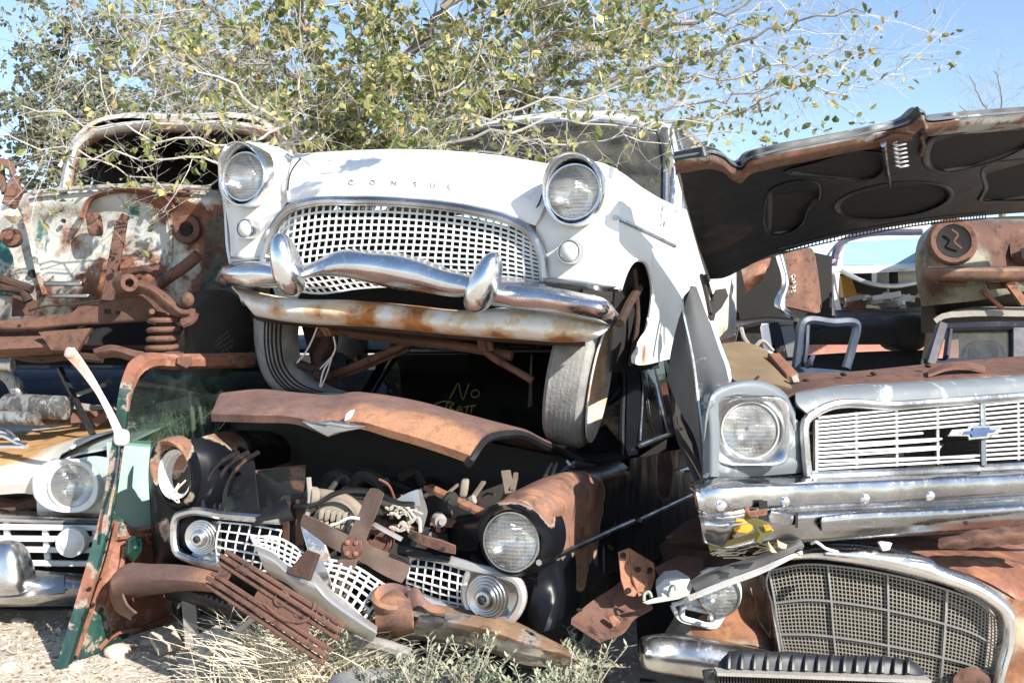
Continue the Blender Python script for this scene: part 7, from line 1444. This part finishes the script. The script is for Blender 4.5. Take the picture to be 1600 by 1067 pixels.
MB().plate([P(1164, 800, 3.19), P(1163, 792, 3.19), P(1168, 790, 3.19), P(1172, 798, 3.18), P(1200, 794, 3.18), P(1198, 804, 3.17), P(1172, 808, 3.18)], (0, .01, 0)).build('rust_flange', M['rust_orange'], ab, bevel=.002)
MB().plate([P(1192, 818, 3.15), P(1203, 820, 3.14), P(1206, 826, 3.14), P(1196, 829, 3.14)], (0, -.004, 0)).build('amber_reflector', M['amber'], ab)
mb = MB(); rnd = random.Random(6)
for k in range(40): px, py = rnd.uniform(1110, 1215), rnd.uniform(848, 872); mb.tube([P(px, py, 3.5), P(px + rnd.uniform(10, 40), py - rnd.uniform(-6, 10), 3.48)], .0025, 4)
top('straw_wisp', mb, M['straw'], P(1160, 865, 3.5), 'wisp of dry straw caught between the bumper and the rusty bonnet', 'straw')
mb = MB().surf([[P(1195, 850, 3.3), P(1200, 846, 3.28), P(1210, 858, 3.28)], [P(1200, 856, 3.28), P(1206, 862, 3.27), P(1214, 862, 3.27)]], 6, 4, .006).surf([[P(1214, 842, 3.3), P(1220, 846, 3.29), P(1230, 850, 3.29)], [P(1216, 852, 3.28), P(1222, 856, 3.28), P(1228, 856, 3.28)]], 6, 4, .006); top('yellow_peel', mb, plain('cream_plastic_bits', (.55, .47, .25), .6), P(1212, 855, 3.3), 'cream yellow plastic shreds hanging under the amber bracket', 'plastic scrap')
mb = MB().tube([P(1268, 848, 3.32), P(1275, 846, 3.3), P(1290, 856, 3.3), P(1310, 862, 3.3)], .005, 6); top('wire_hook', mb, M['whitemetal'], P(1290, 858, 3.3), 'white wire hook lying on the rust red bonnet under the bumper', 'wire')
mb = MB().plate([P(1374, 848, 3.42), P(1380, 846, 3.42), P(1394, 848, 3.42), P(1390, 858, 3.4), P(1380, 860, 3.4)], (0, .02, 0)); top('paper_scrap', mb, M['whitemetal'], P(1384, 858, 3.4), 'small white scrap caught above the chrome grille surround', 'scrap')
mb = MB().surf([[P(1466, 842, 3.55), P(1520, 828, 3.55), P(1600, 820, 3.6), P(1700, 812, 3.65)], [P(1466, 852, 3.48), P(1520, 842, 3.48), P(1600, 834, 3.52), P(1700, 826, 3.6)], [P(1470, 858, 3.52), P(1520, 856, 3.52), P(1600, 848, 3.56), P(1700, 840, 3.6)]], 30, 10, .01); mb.v = [p + Vector((0, 0, .004 * math.sin(p.x * 60))) for p in mb.v]; top('rusty_sheet', mb, M['rust'], P(1560, 850, 3.55), 'crumpled strip of rusty sheet squeezed under the right end of the chrome bumper', 'sheet metal')
mb = MB().surf([[P(1040, 838, 3.95), P(1075, 812, 4.0), P(1110, 800, 4.0)], [P(1045, 846, 3.85), P(1078, 845, 3.88), P(1112, 850, 3.9)], [P(1050, 856, 3.9), P(1085, 858, 3.92), P(1120, 862, 3.95)]], 14, 10, .012); top('rust_wedge', mb, M['rust_dark'], P(1080, 855, 3.9), 'dark rusty folded panel in the shade between wagon and chrome bumper end', 'car part')
# ------------------------------------------------------------------ cars further back on the right
c_ = thing('rust_wing_panel', 'upright rusty wing panel with pale chalk scribble behind the raised bonnet', 'car part', P(1240, 600, 6.0))
Yk = lambda px: 6.0
mb = MB().surf([[P(1216, 400, 6.0), P(1240, 392, 6.0), P(1268, 388, 6.05), P(1274, 400, 6.1)], [P(1222, 440, 5.95), P(1244, 436, 5.95), P(1270, 434, 6.0), P(1280, 440, 6.1)], [P(1226, 478, 5.9), P(1246, 482, 5.88), P(1272, 488, 5.9), P(1284, 480, 6.1)]], 18, 16, .02); pn = mb.build('panel', M['rust'], c_, lambda p: .2)
mb = MB().surf([[P(1212, 400, 6.0), P(1220, 397, 5.98), P(1228, 402, 6.0)], [P(1222, 440, 5.94), P(1230, 440, 5.92), P(1236, 442, 5.95)], [P(1212, 480, 5.9), P(1222, 484, 5.88), P(1238, 490, 5.9)], [P(1216, 484, 5.9), P(1238, 494, 5.86), P(1258, 500, 5.9)]], 10, 20, .02); mb.build('rolled_edge', M['chrome_old'], c_)
mb = MB(); 
for l in [[(1236, 432), (1242, 430), (1238, 436), (1243, 440)], [(1240, 428), (1240, 442)], [(1238, 448), (1242, 454), (1236, 456)], [(1243, 445), (1238, 458)]]: mb.tube([P(x, y, 5.925) for x, y in l], .006, 4)
mb.build('chalk_mark', plain('white_chalk', (.6, .58, .54), .9), c_)
mb = MB().surf([[P(1158, 420, 6.3), P(1185, 408, 6.2), P(1204, 402, 6.2)], [P(1162, 440, 6.2), P(1180, 430, 6.15), P(1198, 420, 6.15)], [P(1165, 458, 6.25), P(1178, 448, 6.2), P(1190, 440, 6.2)]], 12, 10, .02); top('rust_bonnet_panel', mb, red, P(1180, 600, 6.25), 'rounded rust red bonnet corner just behind the white car tail', 'car part')
MB_ = MB().surf([[P(1150, 420, 6.5), P(1230, 390, 6.5), P(1300, 400, 6.6)], [P(1150, 500, 6.5), P(1230, 500, 6.5), P(1300, 520, 6.6)]], 6, 4, .02); top('shade_panel', MB_, M['void'], P(1220, 600, 6.5), 'black panel standing for the shade behind the upright rusty wing', 'car part')  # flat black sheet in place of shade between the wrecks
# white car with turquoise rear window
car = thing('white_coupe', 'white car with turquoise rear window and open junk filled boot', 'car', P(1370, 620, 8.4).xy.to_3d())
Yw = lambda px: 8.0
mb = MB().surf([[P(1295, 400, 8.2), P(1310, 376, 8.25), P(1340, 366, 8.3), P(1400, 360, 8.3), P(1480, 358, 8.3), P(1560, 366, 8.3)], [P(1300, 392, 8.6), P(1320, 364, 8.6), P(1345, 354, 8.6), P(1400, 348, 8.6), P(1480, 346, 8.6), P(1560, 356, 8.6)], [P(1310, 400, 10), P(1330, 372, 10), P(1350, 362, 10), P(1400, 356, 10), P(1480, 356, 10), P(1560, 366, 10)]], 24, 12, .03); mb.build('roof', M['white'], car)
mb = MB().surf([[P(1298, 415, 8.0), P(1360, 414, 7.95), P(1440, 410, 7.95), P(1560, 408, 8.0)], [P(1290, 424, 7.7), P(1360, 422, 7.6), P(1440, 418, 7.6), P(1560, 416, 7.7)]], 16, 5, .02).surf([[P(1284, 426, 7.8), P(1286, 460, 7.8), P(1292, 495, 7.8)], [P(1304, 426, 7.6), P(1304, 460, 7.6), P(1308, 490, 7.6)], [P(1312, 426, 7.65), P(1310, 460, 7.65), P(1316, 488, 7.65)]], 10, 8, .02); mb.build('quarter_panel', M['white'], car, lambda p: .1)
MB().surf([[P(1316, 414, 8.0), P(1380, 413, 7.95), P(1440, 410, 7.95), P(1540, 410, 8)], [P(1318, 394, 8.15), P(1380, 390, 8.15), P(1440, 387, 8.15), P(1540, 386, 8.2)], [P(1322, 379, 8.3), P(1380, 375, 8.3), P(1440, 372, 8.3), P(1540, 372, 8.3)]], 14, 10, .01).build('rear_window', plain('turquoise_sky_glass', (.30, .46, .48), .10, 0, .08), car)  # turquoise glass with the sky's reflection lightened into its colour
MB().tube([P(1302, 418, 8.0), P(1306, 395, 8.15), P(1316, 376, 8.28), P(1345, 367, 8.3), P(1440, 362, 8.3)], .03, 6).build('window_pillar', paint('plum_paint', (.06, .05, .08), .1, 5), car)
MB().surf([[P(1300, 425, 8.6), P(1560, 420, 8.6)], [P(1300, 500, 8.6), P(1560, 500, 8.6)]], 5, 4, .02).build('boot_inside', M['dark'], car)
MB().surf([[P(1305, 486, 7.6), P(1560, 484, 7.6)], [P(1305, 500, 7.4), P(1560, 500, 7.4)], [P(1305, 530, 7.5), P(1560, 530, 7.5)]], 8, 8, .02).surf([[P(1305, 484, 7.6), P(1560, 482, 7.6)], [P(1310, 478, 8.6), P(1560, 476, 8.6)]], 6, 4, .02).build('rear_panel', paint('dark_plum_paint', (.03, .028, .045), .15, 5, .3), car)
MB().bar(P(1394, 424, 7.9), P(1396, 484, 7.8), .07, .05, (1, 0, 0)).build('boot_strut', M['black_dull'], car)
MB().tube([P(1314, 422, 7.55), P(1350, 440, 7.5), P(1390, 447, 7.5), P(1440, 440, 7.5)], .018, 6).build('boot_cable', M['alu'], car)
mb = MB().plate([P(1314, 430, 7.9), P(1330, 432, 7.9), P(1340, 462, 7.8), P(1318, 464, 7.8)], (0, .15, 0)); top('ochre_board', mb, plain('ochre_plastic', (.46, .24, .04), .6), P(1325, 465, 7.9), 'ochre yellow panel standing inside the open boot of the white car', 'board')
mb = MB().lathe(P(1366, 433, 8.1), (1, 0, .03), [(.001, 0), (.06, 0), (.07, .02), (.07, .3), (.06, .32), (.06, .7), (.001, .7)], 16); top('white_canister', mb, M['whitemetal'], P(1380, 440, 8.1), 'white cylinder lying at the back of the open boot', 'canister')
rnd = random.Random(2)
for k in range(24):
    px, py = rnd.uniform(1325, 1408), rnd.uniform(462, 482); an = rnd.uniform(-.7, .7); L_ = rnd.uniform(10, 26); Y = rnd.uniform(7.65, 7.95)
    mb = MB().bar(P(px - L_ * math.cos(an), py - L_ * .5 * math.sin(an), Y), P(px + L_ * math.cos(an), py + L_ * .5 * math.sin(an), Y + rnd.uniform(-.15, .15)), rnd.uniform(.02, .05), rnd.uniform(.02, .05))
    top('scrap_bar', mb, rnd.choice([M['whitemetal'], M['alu'], M['rust_orange'], M['wood'], M['greywood'], M['straw']]), P(px, py + 3, Y), 'pale scrap strip in the heap filling the open boot', 'scrap metal', 'scrap strips in the open boot')
# green rusted front end
car = thing('green_rusted_car', 'green and rust front end with an empty round headlamp hole under the bonnet corner', 'car', P(1540, 640, 6.2).xy.to_3d())
grn = paint('dusty_green_paint', (.085, .135, .095), .24, 3.5, .55, dirt=.45, W=.6, rc=((.045, .025, .02), (.12, .058, .042), (.22, .11, .075)), sharp=.14, edge=(.3, .25, .18), dust=(.3, .24, .17))
Yg = lambda px: 5.7
wg = blobs((1450, 360, 5.6, .25, .5), (1560, 350, 5.6, .4, .6), (1495, 380, 5.5, .16, .3), (1600, 400, 5.6, .25, .6), (1440, 450, 5.6, .2, .4))
mb = MB().surf([[P(1455, 352, 6.1), P(1490, 344, 6.0), P(1560, 342, 6.0), P(1640, 342, 6.0), P(1740, 345, 6.0)], [P(1434, 378, 5.85), P(1470, 362, 5.62), P(1540, 362, 5.62), P(1620, 362, 5.7), P(1740, 362, 5.7)], [P(1430, 400, 5.75), P(1470, 395, 5.52), P(1540, 395, 5.55), P(1600, 392, 5.7), P(1740, 392, 5.7)], [P(1432, 440, 5.75), P(1468, 425, 5.52), P(1545, 418, 5.55), P(1600, 418, 5.7), P(1740, 418, 5.7)], [P(1440, 478, 5.8), P(1470, 475, 5.62), P(1520, 470, 5.62), P(1600, 455, 5.75), P(1740, 455, 5.75)]], 34, 28, .02); mb.build('wing', grn, car, wg)
c = P(1489, 377, 5.50); ax = Vector((-.12, -1, .12)).normalized()
MB().lathe(c, ax, [(.086, .0), (.092, .016), (.118, .018), (.128, .008), (.13, -.03)], 36).build('headlight_ring', M['rust'], car)
MB().lathe(c + ax * .012, ax, [(.001, -.01), (.07, -.008), (.088, .0)], 32).build('headlight_hole', M['void'], car)
MB().tube([c + Vector((-.02, -.03, .06)), c + Vector((.01, -.035, .03)), c + Vector((-.01, -.035, .0)), c + Vector((.03, -.03, -.04))], .006, 6).build('loose_cable', M['rust'], car)
mb = MB().surf([[P(1450, 416, 5.5), P(1600, 416, 5.5), P(1740, 418, 5.5)], [P(1449, 424, 5.38), P(1600, 424, 5.38), P(1740, 426, 5.38)], [P(1450, 434, 5.40), P(1600, 436, 5.40), P(1740, 438, 5.4)], [P(1454, 437, 5.5), P(1600, 440, 5.5), P(1740, 441, 5.5)]], 24, 12, .015); mb.build('bumper', paint('plum_rust', (.12, .075, .065), .5, 6, .6, dirt=.6, dust=(.35, .28, .2)), car)
MB().plate([P(1464, 437, 5.5), P(1512, 440, 5.5), P(1510, 448, 5.5), P(1464, 443, 5.5)], (0, .02, 0)).plate([P(1542, 440, 5.5), P(1576, 440, 5.5), P(1574, 450, 5.5), P(1548, 452, 5.5)], (0, .02, 0)).build('bumper_iron', M['rust'], car)
MB().bar(P(1575, 440, 5.45), P(1600, 474, 5.45), .04, .03).bar(P(1530, 450, 5.6), P(1570, 485, 5.6), .02, .02).build('chassis_leg', M['rust_orange'], car)
mb = MB().surf([[P(1578, 374, 5.66), P(1600, 366, 5.64), P(1700, 362, 5.64)], [P(1580, 400, 5.6), P(1600, 402, 5.58), P(1700, 405, 5.58)], [P(1590, 412, 5.66), P(1610, 416, 5.64), P(1700, 418, 5.64)]], 10, 8, .015); mb.build('grille_panel', M['rust'], car, lambda p: .15)
MB().plate([P(1594, 388, 5.57), P(1604, 386, 5.57), P(1606, 404, 5.57), P(1596, 404, 5.57)], (0, -.004, 0)).build('panel_slot', M['void'], car)
MB().surf([[P(1440, 470, 5.8), P(1600, 455, 5.8), P(1740, 455, 5.8)], [P(1440, 520, 6.1), P(1600, 520, 6.1), P(1740, 520, 6.1)]], 8, 6, .02).surf([[P(1455, 352, 6.1), P(1600, 342, 6.0), P(1740, 345, 6.0)], [P(1470, 372, 8), P(1600, 365, 8), P(1740, 365, 8)]], 8, 6, .02).build('dark_under_sheet', M['dark'], car)
# dark sedan bodies below
car = thing('dark_sedan', 'dark plum saloon with window showing tan inside at the right under the green rusted car', 'car', P(1500, 650, 6.0).xy.to_3d())
plum = paint('dark_plum_body', (.022, .022, .04), .08, 5, .5, dirt=.2)
mb = MB().surf([[P(1464, 505, 5.55), P(1474, 498, 5.55), P(1500, 495, 5.55), P(1600, 494, 5.55), P(1740, 493, 5.6)], [P(1466, 500, 5.9), P(1490, 492, 5.8), P(1600, 488, 5.8), P(1740, 488, 5.8)], [P(1480, 505, 6.9), P(1500, 498, 6.9), P(1600, 495, 6.9), P(1740, 495, 6.9)]], 24, 8, .03); mb.build('roof', M['greywood'], car)
MB().surf([[P(1470, 505, 5.5), P(1540, 502, 5.5), P(1600, 501, 5.5), P(1740, 501, 5.55)], [P(1472, 512, 5.46), P(1540, 510, 5.46), P(1600, 509, 5.46), P(1740, 509, 5.5)]], 12, 4, .02).build('window_header', plum, car)
for a, b, w_ in (((1472, 506), (1452, 572), .05), ((1484, 512), (1478, 560), .02), ((1592, 510), (1592, 572), .09)): MB().bar(P(*a, 5.5), P(*b, 5.4), w_, .06, (1, 0, 0)).build('pillar', plum, car, bevel=.006)
MB().surf([[P(1482, 512, 5.5), P(1592, 510, 5.5)], [P(1470, 575, 5.4), P(1592, 570, 5.4)]], 6, 4, .006).build('window_glass', M['glass'], car)
MB().surf([[P(1440, 560, 5.42), P(1600, 556, 5.42), P(1740, 556, 5.42)], [P(1440, 600, 5.3), P(1600, 600, 5.3), P(1740, 600, 5.3)], [P(1440, 760, 5.3), P(1600, 760, 5.3), P(1740, 760, 5.3)]], 8, 8, .02).build('door', plum, car)
MB().surf([[P(1500, 520, 6.9), P(1740, 520, 6.9)], [P(1500, 575, 6.9), P(1740, 575, 6.9)]], 4, 4, .02).build('lining', plain('tan_cloth', (.30, .22, .15), .9), car)
MB().bar(P(1536, 535, 6.3), P(1536, 575, 6.3), .14, .1, (1, 0, 0)).tube([P(1500, 558, 6.2), P(1512, 540, 6.2), P(1540, 534, 6.2), P(1562, 538, 6.2), P(1570, 555, 6.2)], .012, 6).build('seat_back', M['dark'], car)
car = thing('black_hulk', 'black car shell with long low window gap in the middle of the back row', 'car', P(1380, 650, 7.0).xy.to_3d())
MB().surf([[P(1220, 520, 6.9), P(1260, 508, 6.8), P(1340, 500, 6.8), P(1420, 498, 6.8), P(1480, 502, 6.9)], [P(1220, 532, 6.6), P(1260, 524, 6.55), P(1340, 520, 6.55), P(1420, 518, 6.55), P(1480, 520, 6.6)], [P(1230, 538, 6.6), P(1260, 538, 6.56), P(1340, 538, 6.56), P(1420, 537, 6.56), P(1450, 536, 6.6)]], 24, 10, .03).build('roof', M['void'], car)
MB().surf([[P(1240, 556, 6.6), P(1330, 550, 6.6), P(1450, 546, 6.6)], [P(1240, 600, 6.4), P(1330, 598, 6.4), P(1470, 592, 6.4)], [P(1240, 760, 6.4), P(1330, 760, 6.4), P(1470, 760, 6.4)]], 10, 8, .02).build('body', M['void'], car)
MB().surf([[P(1444, 500, 6.5), P(1462, 500, 6.45), P(1476, 504, 6.4)], [P(1446, 520, 6.5), P(1456, 530, 6.42), P(1468, 535, 6.4)], [P(1440, 560, 6.45), P(1450, 568, 6.4), P(1458, 575, 6.38)]], 8, 8, .02).build('tan_pillar', plain('tan_trim', (.36, .27, .20), .8), car)
MB().blob(P(1410, 520, 6.7), (.13, 0, 0), (0, .2, 0), (0, 0, .12), 16, 10, 3).build('seat_back', M['void'], car)
# wreck row further back that is glimpsed through the gap: pale tops
for i, (px, py, Y, col, lab) in enumerate([(1360, 545, 12, (.55, .50, .44), 'pale sunlit car roof seen through the low gap of the black shell'), (1290, 525, 11, (.35, .14, .09), 'rust red car body glimpsed through the dark blue door frame'), (1560, 535, 12, (.25, .24, .2), 'dull olive car roof seen through the far saloon window'), (60, 600, 13, (.3, .32, .36), 'grey car far behind the mufflers at the left')]):
    cr = thing('distant_wreck', lab, 'car', P(px, 700, Y).xy.to_3d()); w_ = 1.0
    pm = paint('distant_paint_%d' % i, col, .25, 3, .5)
    c = P(px, py, Y); zb = .5
    mb = MB().surf([[Vector((c.x - 1.6, Y, .3)), Vector((c.x - 1.6, Y, 1.0)), Vector((c.x - 1.5, Y + .2, c.z - .05)), Vector((c.x - 1.2, Y + .6, c.z))], [Vector((c.x, Y - .1, .3)), Vector((c.x, Y - .1, 1.0)), Vector((c.x, Y + .1, c.z)), Vector((c.x, Y + .6, c.z + .06))], [Vector((c.x + 1.6, Y, .3)), Vector((c.x + 1.6, Y, 1.0)), Vector((c.x + 1.5, Y + .2, c.z - .05)), Vector((c.x + 1.2, Y + .6, c.z))]], 16, 10, .03); mb.build('body', pm, cr)
    MB().blob(c + Vector((0, .9, -.15)), (1.1, 0, 0), (0, .7, 0), (0, 0, .2), 20, 10, 3).build('roof', pm, cr)
# dark blue loose door standing on the grey blue saloon's far side
d_ = thing('blue_car_door', 'dark blue car door with empty window frame standing behind the tan wheel arch', 'car door', P(1290, 620, 5.0))
nav = paint('slate_blue_paint', (.04, .058, .095), .06, 6, .45, dirt=.2)
mb = MB()
out = [(1238, 590), (1245, 540), (1250, 506), (1256, 500), (1300, 500), (1340, 504), (1338, 512), (1332, 540), (1322, 572), (1332, 578), (1334, 592)]
mb.tube([P(1242, 588, 5.0), P(1248, 540, 5.0), P(1254, 504, 5.0), P(1300, 503, 5.05), P(1338, 507, 5.1), P(1332, 540, 5.1), P(1322, 575, 5.08)], .022, 6, 50); mb.tube([P(1262, 505, 5.02), P(1259, 550, 5.0), P(1256, 568, 5.0)], .012, 6)
mb.build('frame', nav, d_)
mb = MB().surf([[P(1238, 572, 5.02), P(1280, 575, 5.0), P(1334, 580, 5.05)], [P(1236, 580, 4.96), P(1280, 582, 4.95), P(1336, 586, 5.0)], [P(1234, 630, 4.96), P(1280, 630, 4.95), P(1336, 630, 5.0)]], 12, 8, .02); mb.build('panel', nav, d_)
mb = MB().surf([[P(1256, 568, 4.96), P(1264, 560, 4.92), P(1270, 552, 4.95)], [P(1258, 574, 4.94), P(1268, 568, 4.9), P(1274, 556, 4.94)]], 8, 4, .02); mb.build('mirror', nav, d_)
# dark car behind the tan arch with pale strips
car = thing('dark_green_hulk', 'dark greenish car shell in shade just left of the blue door', 'car', P(1190, 640, 5.6).xy.to_3d())
MB().surf([[P(1150, 510, 5.7), P(1200, 500, 5.6), P(1240, 502, 5.6)], [P(1150, 500, 6.4), P(1200, 494, 6.4), P(1240, 496, 6.4)]], 8, 5, .02).build('roof', M['black_dull'], car)
MB().surf([[P(1150, 560, 5.5), P(1200, 556, 5.5), P(1250, 556, 5.5)], [P(1150, 640, 5.4), P(1200, 640, 5.4), P(1250, 640, 5.4)]], 6, 5, .02).surf([[P(1150, 500, 6.6), P(1250, 500, 6.6)], [P(1150, 600, 6.6), P(1250, 600, 6.6)]], 4, 4, .02).build('shell_panel', M['black_dull'], car)
for a, b, w_, m_ in (((1194, 508), (1202, 558), .035, 'whitemetal'), ((1208, 506), (1222, 562), .05, 'black'), ((1228, 512), (1240, 560), .07, 'grey'), ((1160, 512), (1150, 560), .04, 'black')): MB().bar(P(*a, 5.5), P(*b, 5.4), w_, .04, (1, 0, 0)).build('pillar', M[m_], car)
mb = MB().tube([P(1158, 512, 4.9), P(1164, 530, 4.85), P(1178, 542, 4.8), P(1190, 532, 4.8), P(1208, 548, 4.8)], .010, 6); top('cable_loop', mb, M['greywood'], P(1180, 540, 4.85), 'grey cable loop hanging over the tan wheel arch', 'cable')
# bare power lines
for k, (a, b) in enumerate([((1270, 428), (1320, 395)), ((1266, 410), (1316, 402))]):
    top('thin_branch', MB().tube([P(a[0], a[1], 7.2), P((a[0]+b[0])/2, (a[1]+b[1])/2 + 2, 7.2), P(b[0], b[1], 7.2)], .006, 4), M['paletwig'], P(a[0], a[1], 7.2), 'thin bare branch against the sky beside the turquoise window', 'branch', 'thin bare branches')
